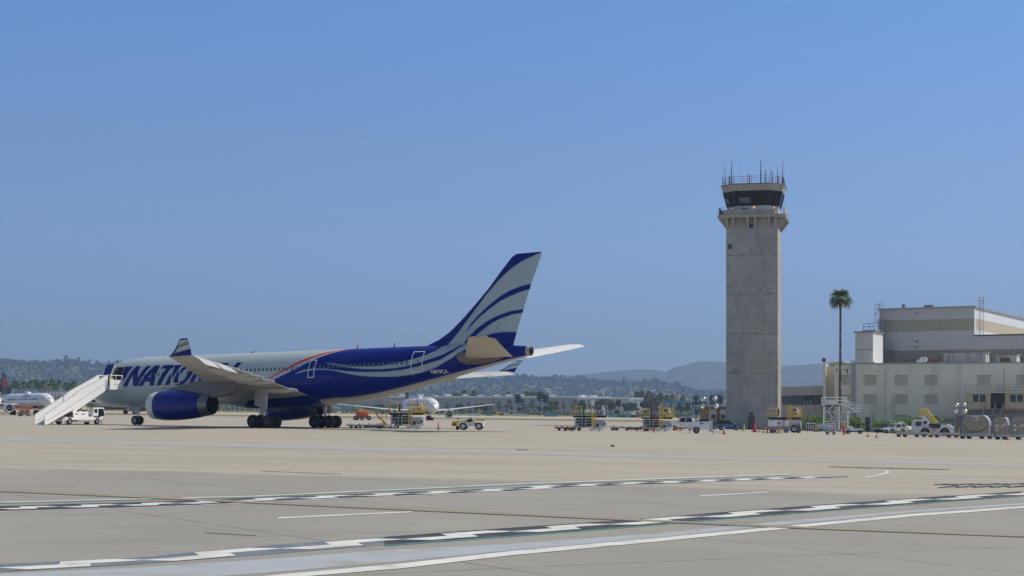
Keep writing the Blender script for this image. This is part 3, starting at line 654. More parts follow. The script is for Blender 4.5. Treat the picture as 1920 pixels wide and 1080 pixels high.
def put_tree(kind, px, top, D, wpx, label, group, rnd=random.Random(5)):
    X = wx(px, D); z0 = float(gz(X, D)); h = wz(top, D) - z0; w0 = {'round': 5.2, 'tall': 3.6, 'sparse': 4., 'big': 8.}[kind]
    o = TP[kind] if kind not in USED else copy_tree(TP[kind]); USED.add(kind)
    o.location = (X, D, z0); o.rotation_euler = (0, 0, rnd.uniform(0, 6.28)); s = h / 10.; ww = wpx / F_PX * D / w0; o.scale = (ww, ww, s); o['label'] = label; o['group'] = group
    return o
KN = {'round': 'green bushy tree', 'tall': 'dark pointed tree', 'sparse': 'pale thin-leaved tree', 'big': 'large brownish spreading tree'}
KROW = [('sparse', 837, 752, 10), ('round', 861, 754, 16), ('sparse', 882, 751, 12), ('round', 898, 752, 18), ('round', 911, 757, 10), ('sparse', 922, 754, 9), ('sparse', 938, 750, 12), ('sparse', 950, 747, 14), ('sparse', 960, 750, 13), ('tall', 971, 741, 17), ('sparse', 985, 748, 15), ('sparse', 999, 746, 15), ('tall', 1013, 736, 20), ('tall', 1023, 739, 14), ('round', 1039, 748, 18), ('round', 1032, 758, 16), ('sparse', 1058, 747, 10), ('sparse', 1076, 747, 12), ('round', 1093, 746, 15), ('sparse', 1108, 747, 12), ('round', 1122, 746, 16), ('round', 1135, 744, 20), ('round', 1146, 748, 12), ('tall', 1160, 750, 14), ('round', 1174, 753, 12), ('round', 1185, 751, 14), ('sparse', 1196, 755, 12), ('tall', 1206, 753, 15), ('big', 1218, 744, 24), ('big', 1230, 740, 20), ('sparse', 1247, 756, 12), ('sparse', 1262, 755, 12), ('round', 1276, 752, 14), ('round', 1291, 750, 16), ('tall', 1305, 742, 18), ('tall', 1335, 742, 15), ('tall', 1351, 740, 14), ('round', 690, 757, 20), ('round', 712, 756, 18), ('round', 735, 757, 16), ('sparse', 665, 755, 12), ('sparse', 1467, 760, 10), ('sparse', 1480, 757, 11), ('sparse', 1495, 754, 13), ('round', 1508, 757, 10), ('tall', 6, 716, 24), ('tall', 15, 722, 16), ('round', 158, 742, 18), ('round', 176, 738, 22), ('round', 200, 741, 24), ('round', 225, 744, 22), ('round', 250, 746, 22), ('round', 146, 748, 16), ('round', 1318, 748, 14)]
for i, (k, x, y, w) in enumerate(KROW):
    grp = ('trees below the airliner nose at left' if x < 300 else 'trees under the airliner belly' if x < 800 else 'trees along the grey warehouse' if x < 1085 else 'trees along the white warehouse' if x < 1237 else 'trees before the blue-roofed warehouse' if x < 1400 else 'trees between tower and office building')
    wh = grp.split(' ', 1)[1]
    put_tree(k, x, y, 1130 + (i * 37) % 60, w, KN[k] + ' in the far row ' + wh, KN[k] + 's ' + wh)
# low bushes that close the foot of the far row: nobody could count them
rnd = random.Random(9); mb = MB()
for i in range(900):
    px = rnd.uniform(-60, 1560); D = rnd.uniform(1060, 1110); X = wx(px, D); z = float(gz(X, D)); hh = rnd.uniform(1.2, 3.4) if 300 < px else rnd.uniform(3, 8)
    if px < 1560: leafball(mb, (X, D, z + hh * .5), hh * 1.1, 12, hh * .55, rnd, .55)
tag(mb.build('bush_belt', LEAF[0]), 'low green bushes massed along the far edge of the airfield', 'bushes', kind='stuff')
# wooded near hill: thousands of crowns
mb = MB(); rnd = random.Random(4); nv_, nu_ = HA.shape[:2]
for i in range(7500):
    j = rnd.uniform(1, 17.4) if i % 4 else rnd.uniform(15.5, 17.6); k = rnd.uniform(20, 178)
    j0, k0 = int(j), int(k); p = HA[j0, k0] * (1 - (j - j0)) + HA[j0 + 1, k0] * (j - j0); q = HA[j0, k0 + 1] * (1 - (j - j0)) + HA[j0 + 1, k0 + 1] * (j - j0); p = p * (1 - (k - k0)) + q * (k - k0)
    h = rnd.uniform(8, 18) * (1.5 if rnd.random() < .08 else 1); leafball(mb, (p[0], p[1], p[2] + h * .4), h * .6, 9, h * .62, rnd, 1.)
tag(mb.build('hillside_wood', mat('hill_leaf', (.075, .10, .06), .95, var=.15, scale=.02)), 'dark hazy trees covering the near hillside', 'woodland', kind='stuff')
HW = [mat('pale_stucco', (.6, .56, .5), .9, var=.06), mat('tan_stucco', (.5, .4, .3), .9, var=.06)]; HRF = [mat('red_tile_roof', (.32, .13, .085), .9, var=.1), mat('grey_roof', (.3, .29, .28), .9, var=.1)]
hp = []
for w_ in (0, 1):
    mb = MB().b2(-7, 7, -5, 5, -2, 4.5); mb.prism([(-5.8, 4.5), (5.8, 4.5), (0, 7.2)], -7.6, 7.6, 'YZ', 1); hp.append(mb)
hn = 0; protos = {}
for i in range(64):
    k = rnd.uniform(121, 155) if i > 12 else rnd.uniform(34, 52); j = rnd.uniform(5, 13); j0, k0 = int(j), int(k); p = HA[j0, k0]
    key = (i % 2, (i // 2) % 2)
    lab = ('pale' if key[0] == 0 else 'tan') + ' hillside house with ' + ('red tiled' if key[1] == 0 else 'grey') + ' roof among the far trees ' + ('right of the tail' if i > 12 else 'left of the airliner nose')
    if key not in protos: o = protos[key] = hp[0].build('hillside_house', [HW[key[0]], HRF[key[1]]])
    else: o = protos[key].copy(); COL.objects.link(o)
    o.location = (p[0], p[1], p[2] + 4); s = rnd.uniform(.65, 1.25); o.scale = (s * 1.3, s, s); o.rotation_euler = (0, 0, rnd.uniform(-.6, .6)); tag(o, lab, 'house', lab.replace('hillside house', 'hillside houses'))

# palms
FROND = [mat('palm_frond', (.10, .15, .03), .8, var=.3, scale=.8, spec=.2), mat('palm_dead_frond', (.22, .16, .08), .9, var=.25)]
def palm_proto(H, r, nf, seg, seed, name='palm_tree', skirt=True, bw=.09):
    rnd = random.Random(seed); root = thing(name, '', 'palm'); t = MB(); pts = [(.12 * math.sin(k / 4.), 0, H * k / 8) for k in range(9)]; pts[0] = (0, 0, -.3)
    for k in range(8): t.tube(pts[k], pts[k + 1], .25 - .011 * k, .24 - .011 * k, 9)
    t.build('trunk', mat('palm_trunk', (.11, .09, .07), .9, var=.3, scale=4, bump=.4), root, True)
    c = MB(); d = MB(); o = Vector(pts[-1])
    for i in range(nf):
        a = i * 2.39996; el = math.asin(max(-.75, 1 - 1.62 * (i + .5) / nf)); L = r * rnd.uniform(.85, 1.1)
        mb = c if el > -.35 else d
        dr = Vector((math.cos(a) * math.cos(el), math.sin(a) * math.cos(el), math.sin(el))); side = dr.cross(Vector((0, 0, 1))); side = side.normalized() if side.length > .05 else Vector((1, 0, 0))
        st = dr * L * rnd.uniform(.42, .66); up = side.cross(dr)
        mb.tube(o, o + st, .035, .02, 4)
        for k in range(seg):                              # fan of pointed blades, drooping at the tips
            b = (k / (seg - 1) - .5) * 2.5; bd = (dr * math.cos(b) + side * math.sin(b)); w = side * math.cos(b) * bw * r - dr * math.sin(b) * bw * r
            e1 = o + st + bd * L * .30; e2 = o + st + bd * L * .55 - Vector((0, 0, L * (.2 if el < .4 else .07))); e3 = e2 + bd * L * .06 - Vector((0, 0, L * (.22 if el < .4 else .09)))
            mb.add([o + st - w * .2, o + st + w * .2, e1 + w * .5 + up * .02, e1 - w * .5], [(0, 1, 2, 3)]); mb.add([e1 - w * .5, e1 + w * .5, e2 + w * .3, e2 - w * .3], [(0, 1, 2, 3)]); mb.add([e2 - w * .3, e2 + w * .3, e3], [(0, 1, 2)])
    cr = c.build('crown', FROND[0], root)
    if skirt: d.build('dead_fronds', FROND[1], cr)
    return root
fp = palm_proto(14., 2.6, 34, 6, 2, bw=.2); first = True
PALMS = [(5, 711), (28, 717), (35, 720), (45, 719), (56, 717), (66, 715), (73, 720), (81, 717), (85, 718), (91, 721), (98, 715), (104, 722), (110, 717), (125, 719), (131, 723), (138, 717), (855, 739), (872, 734), (889, 735), (866, 741), (896, 740), (953, 738), (988, 736), (996, 738), (1196, 736), (1204, 736.5), (1216, 736), (1238, 740), (1251, 743), (1260, 743), (1280, 745), (1472, 743), (1498, 742), (845, 741), (1004, 739)]
for i, (px, top) in enumerate(PALMS):
    D = 1330 + (i * 29) % 50; X = wx(px, D); z0 = float(gz(X, D)); wh = 'behind the white jets at left' if px < 200 else 'behind the grey warehouse' if px < 1100 else 'behind the white warehouse' if px < 1230 else 'behind the blue-roofed warehouse' if px < 1400 else 'right of the tower'
    o = fp if first else copy_tree(fp); first = False
    h = wz(top, D) - z0; o.location = (X, D, z0); o.scale = (1.15, 1.15, h / 15.4); o.rotation_euler = (0, 0, i * 1.7); tag(o, 'distant fan palm with bare trunk standing ' + wh, 'palm', 'distant palms ' + wh)

# ------------------------------------------------------------------ warehouses and the far yard
def far_box(name, x0, x1, top, D, depth, m, label, cat, roof=None, band=None, rt=1.2, panels=True, rot=0.):
    X0_, X1_ = wx(x0, D), wx(x1, D); z0 = min(float(gz(X0_, D)), float(gz(X1_, D))) - .5; zt = wz(top, D)
    t = thing(name, label, cat, ((X0_ + X1_) / 2, D + depth / 2, z0), rot); w = (X1_ - X0_) / math.cos(rot) * (1 if not rot else .96); h = zt - z0; depth = depth if not rot else 12
    MB().b2(-w / 2, w / 2, -depth / 2, depth / 2, 0, h).build('wall', m, t)
    MB().b2(-w / 2 - .4, w / 2 + .4, -depth / 2 - .4, depth / 2 + .4, h, h + rt).build('parapet', roof or WHITE, t)
    if band: MB().b2(-w / 2 - .1, w / 2 + .1, -depth / 2 - .1, -depth / 2 + 3, h - band[1], h - .1).build('fascia', band[0], t)
    if panels and w > 20:
        mb = MB()
        for k in range(1, int(w / 9)): mb.b2(-w / 2 + k * 9 - .1, -w / 2 + k * 9 + .1, -depth / 2 - .06, -depth / 2, 0, h - .3)
        mb.build('wall_joints', MGREY, t)
        rn = random.Random(int(x0))
        for k in range(int(w / 11)):
            X = -w / 2 + 5 + k * 11 + rn.uniform(-2, 2); MB().b2(X - 2, X + rn.uniform(1, 3), -depth / 2 + 3, -depth / 2 + 7, h + rt, h + rt + rn.uniform(.6, 1.5)).build('roof_unit', WHITE, t)
        for k in range(int(w / 26)): MB().b2(-w / 2 + 12 + k * 26, -w / 2 + 16 + k * 26, -depth / 2 - .08, -depth / 2, .3, 4.6).build('loading_door', LGREY, t)
    return t
GWALL = mat('warehouse_grey_wall', (.33, .35, .40), .9, var=.05, scale=.1); WWALL = mat('warehouse_white_wall', (.62, .63, .64), .9, var=.05, scale=.1); TEAL = mat('teal_fascia', (.04, .28, .45), .6, var=.05)
far_box('warehouse', 660, 1082, 745.5, 1260, 80, GWALL, 'long grey warehouse with white roof edge behind the tree row', 'warehouse')
far_box('warehouse', 1083, 1145, 746, 1270, 70, WWALL, 'wide pale warehouse right of the grey one, lowest roof step at left', 'warehouse', rot=R(32))
far_box('warehouse', 1145.5, 1179, 747.5, 1255, 70, mat('warehouse_pale_grey', (.5, .51, .53), .9, var=.05), 'pale grey middle warehouse of the white row', 'warehouse')
far_box('warehouse', 1179.5, 1212, 748, 1265, 70, WWALL, 'bright white warehouse left of the blue-roofed one', 'warehouse', rot=R(32))
far_box('warehouse', 1236, 1283, 752, 1245, 60, GWALL, 'grey warehouse with a bright blue roof fascia', 'warehouse', TEAL, (TEAL, 1.6), .5)
far_box('warehouse', 1440, 1560, 755, 1240, 60, WWALL, 'white warehouse with teal top stripe seen right of the tower', 'warehouse', TEAL, (TEAL, .9), .4, rot=R(30))
far_box('warehouse', 86, 150, 738, 1420, 40, WWALL, 'low white building behind the palms at left', 'building', panels=False)
far_box('hillside_block', 1206, 1219, 737, 1500, 25, mat('mauve_wall', (.38, .34, .36), .9), 'mauve block behind the three palms', 'building', panels=False)
far_box('chimney_stack', 1226, 1228, 733, 1550, 3, mat('pink_stack', (.5, .33, .28), .9), 'pale pink stack behind the palms', 'chimney', panels=False)
for x0, x1, t, lab in ((1252, 1267, 739, 'long pale hillside building above the blue-roofed warehouse'), (1271, 1276, 738, 'cream house above the blue-roofed warehouse'), (1244, 1248, 736, 'small white house above the blue-roofed warehouse')): far_box('far_building', x0, x1, t, 1640, 12, HW[0], lab, 'building', HRF[1], panels=False)
def container(x0, x1, base, h, m, lab, cat='container', D=860):
    X0_, X1_ = wx(x0, D), wx(x1, D); c = gp((X0_ + X1_) / 2, D); w = X1_ - X0_; hh = h / F_PX * D
    t = thing('shipping_container' if cat == 'container' else 'covered_stack', lab, cat, c); mb = MB().b2(-w / 2, w / 2, -1.3, 1.3, .15, hh)
    for k in range(int(w / .6)): mb.b2(-w / 2 + .2 + k * .6, -w / 2 + .5 + k * .6, -1.35, -1.295, .3, hh - .2)
    mb.build('body', m, t); MB().b2(-w / 2 - .03, w / 2 + .03, -1.38, 1.38, hh, hh + .12).b2(-w / 2 - .03, w / 2 + .03, -1.38, 1.38, 0, .15).build('frame', MGREY if m is not WHITE else LGREY, t); return t
GREENC = mat('green_container', (.03, .22, .07), .6); CONT = [(822, 856, 3.0, WHITE, 'long white container beyond the belt loader, leftmost of its row'), (858, 868, 2.6, WHITE, 'short white container between two long white ones'), (875, 903, 3.6, WHITE, 'white container above the belt loader cart'), (909, 924, 2.2, CYANC, 'low pale blue covered stack on the far grass'), (963, 988, 4.2, WHITE, 'white container with a dark cart at its right end'), (1021, 1045, 4.2, CYANC, 'bright blue container alone on the far grass'), (1141, 1157, 4.8, CYANC, 'blue container right of the middle cargo loader'), (1158, 1172, 4.4, GREENC, 'green container between two blue ones'), (1173, 1182, 4.6, CYANC, 'blue container right of the green one'), (1182.5, 1191, 4.8, BLACK, 'black container right of the blue one'), (1191.5, 1200, 3.8, LIFTRED, 'rust red container at the row end'), (1219, 1237, 5.2, DKRED, 'dark red container behind the right cargo loader'), (1269, 1280, 4.6, LIFTRED, 'rust red container behind the pickup'), (1281, 1289, 4.6, BLUE, 'navy container behind the pickup'), (1290, 1298, 4.6, CYANC, 'blue container left of the white fence panels'), (1298.5, 1312, 6, OFFWHITE, 'off-white container beside the tan hut'), (930, 942, 6.5, YELLOW, 'yellow box trailer under the trees')]
for x0, x1, h, m, lab in CONT: container(x0, x1, 0, h, m, lab, D=1040 if m is YELLOW else 860)
# tall field lights
lp = None
for px, top, D in ((898, 751, 900), (955, 757, 880), (1015.6, 748.5, 890), (1053, 751, 870), (1099.5, 752, 900), (1236, 763, 700), (783, 752, 900), (798, 758, 900)):
    b_ = gp(wx(px, D), D); h = wz(top, D) - b_.z
    if lp is None:
        lp = thing('light_pole', '', 'light pole', b_); MB().tube((0, 0, 0), (0, 0, 10), .16, .09, 8).build('pole', GALV, lp); MB().box((0, 0, 10.05), (1.6, .4, .22)).box((-.6, -.2, 9.9), (.4, .5, .15)).box((.6, -.2, 9.9), (.4, .5, .15)).build('lamp_head', LGREY, lp); o = lp
    else: o = copy_tree(lp)
    o.location = b_; o.scale = (1, 1, h / 10.15); wh = {898: 'above the belt loader cart', 955: 'left of the tallest dark trees', 1015.6: 'before the tall dark tree', 1053: 'left of the middle cargo loader', 1099.5: 'behind the middle cargo loader', 1236: 'behind the right cargo loader', 783: 'left of the white jet nose', 798: 'behind the white jet nose'}[px]
    tag(o, 'tall grey light pole on the far field ' + wh, 'light pole', 'tall light poles across the field')

# ------------------------------------------------------------------ other airliners further off
JW = mat('jet_white', (.72, .72, .72), .3, var=.03, coat=.2); JBELLY = mat('jet_navy_belly', (.01, .015, .06), .3); JTAILB = mat('tail_navy', (.008, .014, .06), .35); JTAILR = mat('tail_red', (.42, .015, .03), .35)
def jet(label, loc, hd, sc, L=38., dia=3.8, span=34., fin=True, name_txt=True):
    """local frame: nose at +x, ground at z=0, main gear near x=-2"""
    j = thing('airliner', label, 'airliner', loc, hd, 'white airliners parked beyond the apron', sc); R0 = dia / 2; zc = 1.3 + R0 + .35; n = 28
    prof_ = [(.5, .03, -.35), (.492, .22, -.3), (.475, .45, -.2), (.45, .68, -.1), (.41, .88, -.03), (.36, .98, 0), (.3, 1, 0), (-.2, 1, 0), (-.3, .9, .1), (-.4, .6, .36), (-.47, .3, .6), (-.5, .1, .7)]
    rings = [[(x * L, r * R0 * math.cos(t), zc + dz * R0 + r * R0 * math.sin(t)) for t in [2 * math.pi * (i + .5) / n for i in range(n)]] for x, r, dz in prof_]
    f = MB().loft(rings); mi = []
    for fc in f.f: mi.append(1 if (len(fc) == 4 and sum(f.v[i][2] for i in fc) / 4 < zc - R0 * .62 and -.3 * L < f.v[fc[0]][0] < .42 * L) else 0)
    f.m = mi; fu = f.build('fuselage', [JW, JBELLY], j, True)
    def fz(x): return np.interp(-x / L, [-.5, -.36, .2, .3, .4, .5], [-.3, 0, 0, .1, .36, .7]) * R0 + zc
    for s in (-1, 1):
        w = MB(); rg = []
        for y, l, t, z, th in ((R0 * .6, 6.5, -2., zc - R0 * .62, .7), (span * .18, 3.2, -2.4, zc - R0 * .45, .5), (span * .5, -4., -5.6, zc + R0 * .25, .16)):
            rg.append([(l, s * y, z), ((l + t) / 2 + .8, s * y, z + th * .55), (t, s * y, z + .02), ((l + t) / 2 + .8, s * y, z - th * .4)])
        wo = w.loft(rg).build('wing', JW, j, True, auto=60)
        MB().loft([[(-4, s * span * .5, zc + R0 * .25 - .05), (-5.6, s * span * .5, zc + R0 * .25), (-5.6, s * span * .5, zc + R0 * .25 + .1), (-4, s * span * .5, zc + R0 * .25 + .1)], [(-5.9, s * (span * .5 + .5), zc + R0 * .25 + 2.2), (-6.5, s * (span * .5 + .5), zc + R0 * .25 + 2.2), (-6.5, s * (span * .5 + .52), zc + R0 * .25 + 2.25), (-5.9, s * (span * .5 + .52), zc + R0 * .25 + 2.25)]]).build('winglet', JTAILB, wo)
        e = MB().lathe([(1.2, .72), (1.75, .98), (1.6, 1.08), (.4, 1.12), (-1.2, .95), (-2.3, .6)], (3.6, s * span * .17, zc - R0 * .95), 'X', 24).build('engine', JW, j, True, auto=50)
        MB().lathe([(0, .02), (.01, .98)], (4.5, s * span * .17, zc - R0 * .95), 'X', 20).build('fan', DGREY, e); MB().lathe([(.55, .02), (.2, .2), (.0, .3)], (4.6, s * span * .17, zc - R0 * .95), 'X', 12).build('spinner', LGREY, e)
        MB().lathe([(1.75, .98), (1.86, 1.02), (1.8, 1.07), (1.6, 1.085)], (3.6, s * span * .17, zc - R0 * .95), 'X', 24).build('intake_lip', STEEL, e, True)
        MB().b2(1.5, 5.0, s * span * .17 - .15, s * span * .17 + .15, zc - R0 * .5, zc - R0 * .35).build('pylon', JW, e)
        MB().loft([[(-.42 * L, s * R0 * .3, zc + R0 * .45), (-.485 * L, s * R0 * .25, zc + R0 * .5), (-.485 * L, s * R0 * .25, zc + R0 * .6), (-.42 * L, s * R0 * .3, zc + R0 * .6)], [(-.48 * L, s * 6.2, zc + R0 * .9), (-.515 * L, s * 6.2, zc + R0 * .9), (-.515 * L, s * 6.2, zc + R0 * .95), (-.48 * L, s * 6.2, zc + R0 * .95)]]).build('stabiliser', JW, j)
        g = MB().tube((-1.2, s * 3.0, .4), (-1.2, s * 2.8, zc - R0 * .5), .12).build('landing_gear', LGREY, j)
        for dy in (-.35, .35): wheel(g, -1.2, s * 3.0 + dy, .55, .38, TYRE, LGREY)
        for dy in (-.3,): MB().box((-1.2, s * 3.0, .62), (1.25, 1.25, 1.25)).build('wheel_cover', DKRED, g, bevel=.15)
        g2 = MB()
        for (a, b, z0_, z1_) in ((.462, .475, .02, .36), (.442, .46, .05, .42), (.425, .44, .08, .45)):
            def cp(x, zz): r = np.interp(-x, [-.5, -.492, -.475, -.45, -.41, -.36], [.03, .22, .45, .68, .88, .98]) * R0; dz = np.interp(-x, [-.5, -.45, -.41, -.36], [-.35, -.1, -.03, 0]) * R0; return (x * L + .01, s * (math.sqrt(max(r * r - (zz * R0 - dz) ** 2, .01)) + .015), zc + zz * R0)
            g2.add([cp(a, z0_), cp(b, z0_), cp(b, z1_), cp(a, z1_)], [(0, 1, 2, 3)])
        g2.build('cockpit_window', GLASS, j)
        mb = MB()
        for k in range(44):
            x = .37 * L - k * .53
            if k in (12, 13, 28): continue
            mb.box((x, s * (R0 * .985), zc + R0 * .17), (.26, .04, .36))
        o = mb.build('cabin_windows', DGREY, fu)
        if name_txt:
            M = frame_m((.2 * L + 2.6 * s, s * (R0 * .9 + .02), zc + R0 * .44), (-s, 0, 0), (0, -s * .45, 1)); text_mb('DELTA', 1.25, M, .1, .02).build('lettering', JTAILB, fu)
            c = Vector((.2 * L + 2.6 * s - s * -2.6, s * (R0 * .9 + .03), zc + R0 * .55)); MB().add([c + Vector((-.5, 0, -.3)), c + Vector((.5, 0, -.3)), c + Vector((0, -s * .2, .6))], [(0, 1, 2)]).build('emblem', JTAILR, fu)
    g = MB().tube((.37 * L, 0, .4), (.37 * L, 0, zc - R0 * .8), .1).build('landing_gear', LGREY, j)
    for dy in (-.22, .22): wheel(g, .37 * L, dy, .42, .26, TYRE, LGREY)
    MB().box((.37 * L, -.5, .4), (.9, .5, .8)).box((.37 * L, .5, .4), (.9, .5, .8)).build('wheel_cover', DKRED, g, bevel=.1)
    if fin:
        zt = zc + R0 * .9; H = dia * 1.55
        def fl(a, b, nm, m, par):
            def P(v, u): l = -.33 * L - v * H * .8; t = -.47 * L - v * H * .28; return l + (t - l) * u, zt + v * H
            rg = []
            for v in (a, b):
                rg.append([(P(v, 0)[0], 0, P(v, 0)[1]), (P(v, .4)[0], .16 * (1.1 - v), P(v, .4)[1]), (P(v, 1)[0], 0, P(v, 1)[1]), (P(v, .4)[0], -.16 * (1.1 - v), P(v, .4)[1])])
            return MB().loft(rg).build(nm, m, par)
        tf = fl(0, .32, 'tail_fin', JTAILB, j); fl(.32, .76, 'red_panel', JTAILR, tf); fl(.76, 1, 'fin_tip', JTAILB, tf)
    MB().loft([[(-.02 * L, -.5, zc + R0 * .93), (.08 * L, -.5, zc + R0 * .93), (.08 * L, .5, zc + R0 * .93), (-.02 * L, .5, zc + R0 * .93)], [(0, -.3, zc + R0 * 1.25), (.055 * L, -.3, zc + R0 * 1.22), (.055 * L, .3, zc + R0 * 1.22), (0, .3, zc + R0 * 1.25)]]).build('antenna_fairing', JW, fu)
    return j
def jet_at(label, nose_px, base_py, hd, sc, **k):
    p = at(nose_px, base_py); d = Vector((math.cos(hd), math.sin(hd), 0)); L = k.get('L', 38.); o = Vector((p.x, p.y, 0)) - d * L * .46 * sc; return jet(label, gp(o.x, o.y), hd, sc, **k)
jet_at('white airliner with red and navy tail at far left, nose to the right', 93, 779.5, R(-56), .86, span=34)
jet_at('white airliner cut by the left picture edge behind the red-tailed one', -6, 777, R(-60), .86, name_txt=False)
jet_at('white airliner mostly hidden behind the boarding stairs and big jet nose', 335, 777.5, R(-18), .86, name_txt=False, fin=False)
jet_at('white airliner facing right behind the yellow cargo loader, nose clear of it', 813, 789, R(-76), .78, span=44., dia=4.4, L=44.)
# ------------------------------------------------------------------ control tower
def concrete(name, jz, jx, off):
    m = mat(name, (.37, .36, .32), .9, var=.18, scale=.35, bump=.25, grime=((.2, .19, .17), .9, .4, (1.2, 1.2, .22)))
    n, l = m.node_tree.nodes, m.node_tree.links; b = n['Principled BSDF']; src = b.inputs['Base Color'].links[0].from_socket
    tc = n['Texture Coordinate']; sp = n.new('ShaderNodeSeparateXYZ'); l.new(tc.outputs['Object'], sp.inputs[0])
    def M(op, a, c):
        x = n.new('ShaderNodeMath'); x.operation = op
        for i, v in ((0, a), (1, c)):
            if isinstance(v, (int, float)): x.inputs[i].default_value = v
            else: l.new(v, x.inputs[i])
        return x.outputs[0]
    wob = n.new('ShaderNodeTexNoise'); wob.inputs['Scale'].default_value = 2.; l.new(tc.outputs['Object'], wob.inputs['Vector'])
    zz = M('ADD', sp.outputs['Z'], M('MULTIPLY', wob.outputs['Fac'], .12))
    fz = M('FRACT', M('DIVIDE', M('ADD', zz, off), jz), 0); fz2 = M('FRACT', M('DIVIDE', M('ADD', zz, off), jz / 4.), 0)
    fx = M('FRACT', M('DIVIDE', M('ADD', M('ADD', sp.outputs['X'], sp.outputs['Y']), 20.), jx), 0)
    major = M('LESS_THAN', fz, .016); minor = M('MULTIPLY', M('MAXIMUM', M('LESS_THAN', fz2, .035), M('LESS_THAN', fx, .04)), .35)
    # dark blotchy weathering that gathers above each pour joint
    bl = n.new('ShaderNodeTexNoise'); bl.inputs['Scale'].default_value = 1.1; bl.inputs['Detail'].default_value = 9; bl.inputs['Roughness'].default_value = .75; l.new(tc.outputs['Object'], bl.inputs['Vector'])
    blr = n.new('ShaderNodeMapRange'); blr.inputs['From Min'].default_value = .52; blr.inputs['From Max'].default_value = .66; l.new(bl.outputs['Fac'], blr.inputs['Value'])
    near = n.new('ShaderNodeMapRange'); near.inputs['From Min'].default_value = 0.; near.inputs['From Max'].default_value = .22; near.inputs['To Min'].default_value = .95; near.inputs['To Max'].default_value = .3; l.new(fz, near.inputs['Value'])
    f = M('MAXIMUM', M('MAXIMUM', M('MULTIPLY', major, .6), M('MULTIPLY', minor, bl.outputs['Fac'])), M('MULTIPLY', blr.outputs['Result'], near.outputs['Result']))
    x = n.new('ShaderNodeMixRGB'); l.new(f, x.inputs['Fac']); l.new(src, x.inputs['Color1']); x.inputs['Color2'].default_value = (.10, .095, .09, 1); l.new(x.outputs['Color'], b.inputs['Base Color']); return m
CONC = concrete('tower_concrete', 6.35, 3.55, 6.35 * .55)
CPLAIN = mat('pale_concrete', (.38, .355, .3), .85, var=.12, scale=.8, grime=((.22, .18, .13), 1.2, .5, (1, 1, .3)))
TROT = R(-12.8); tb = at(1410, 805.5)
TW = thing('control_tower', 'tall grey concrete airport control tower with dark glass cab and roof antennas', 'control tower', (tb.x + .9, tb.y + 4.1, tb.z), TROT)
hw = 4.15
MB().b2(-hw, hw, -hw, hw, -1, 34.3).build('shaft', CONC, TW)
def chamf(h, c, z): return [(-h + c, -h, z), (h - c, -h, z), (h, -h + c, z), (h, h - c, z), (h - c, h, z), (-h + c, h, z), (-h, h - c, z), (-h, -h + c, z)]
MB().loft([chamf(5.45, .7, 34.3), chamf(5.55, .7, 34.75)]).build('balcony', CPLAIN, TW)
for k in range(4):
    a = k * math.pi / 2
    for u in (-3.98, -2.95, -.62, .62, 2.85, 3.85):
        mb = MB(); mb.tf = Matrix.Rotation(a, 4, 'Z'); mb.prism([(-hw + .01, 32.7), (-hw - .12, 32.7), (-5.3, 34.05), (-5.3, 34.3), (-hw + .01, 34.3)], u - .16, u + .16, 'YZ'); mb.tf = None; mb.build('bracket', CPLAIN, TW)
pw = MB(); T = .14
for k, spans in enumerate((((-4.5, 3.75),), ((-5.0, .5),), ((-4.8, 4.8),), ((-4.6, 4.8),))):
    pw.tf = Matrix.Rotation(k * math.pi / 2, 4, 'Z')
    for a, b in spans: pw.b2(a, b, -5.3, -5.3 + T, 34.75, 35.55 if k == 0 else 36.0)
pw.tf = None; pw.build('parapet', CPLAIN, TW)
rl = MB(); P = [Vector(p) for p in chamf(5.25, .7, 34.75)]; P.append(P[0]); rl.rail(P, 1.15, .03, 1); rl.build('railing', GALV, TW)
MB().loft([chamf(4.1, 1.75, 34.75), chamf(4.15, 1.75, 36.35)]).build('cab_wall', mat('cab_wall_paint', (.55, .55, .54), .7, var=.06), TW)
MB().b2(-1.6, -.85, -4.16, -4.10, 34.78, 35.9).build('cab_door', DGREY, TW)
cg = MB().loft([chamf(4.15, 1.75, 36.35), chamf(4.72, 2.0, 38.65)]); cab = cg.build('cab_glass', mat('cab_tinted_glass', (.010, .014, .02), .08, var=.05, spec=.25), TW)
mb = MB(); lo, up = chamf(4.19, 1.77, 36.35), chamf(4.76, 2.02, 38.65)
for i in range(8):
    mb.tube(lo[i], up[i], .09, n=5)
    j = (i + 1) % 8; a, b = Vector(lo[i]).lerp(Vector(lo[j]), .5), Vector(up[i]).lerp(Vector(up[j]), .5); mb.tube(a, b, .05, n=5); mb.tube(lo[i], lo[j], .08, n=4)
mb.build('mullion', BLACK, cab)
for x, y, z in ((-1.9, -3.95, .4), (.6, -3.98, .45), (2.0, -3.9, .3), (-3.2, -2.8, .5)): MB().box((x, y, 36.6 + z), (.7, .1, .9)).build('glass_reflection', mat('cab_reflection', (.10, .15, .19), .3, var=.1), cab)  # bluish reflections in the glazing put in as coloured panels
for i in (0, 7): MB().add([Vector(lo[i]).lerp(Vector(lo[(i + 1) % 8]), .1) + Vector((0, -.02, .3)), Vector(lo[i]).lerp(Vector(lo[(i + 1) % 8]), .45) + Vector((0, -.02, .3)), Vector(up[i]).lerp(Vector(up[(i + 1) % 8]), .45) + Vector((0, -.02, -1.1)), Vector(up[i]).lerp(Vector(up[(i + 1) % 8]), .12) + Vector((0, -.02, -1.1))], [(0, 1, 2, 3)]).build('glass_reflection', MATS['cab_reflection'], cab)  # more painted reflections on the front and left panes
MB().loft([chamf(4.78, 2.03, 38.66), chamf(5.1, 2.15, 39.65)]).build('fascia', CPLAIN, TW)
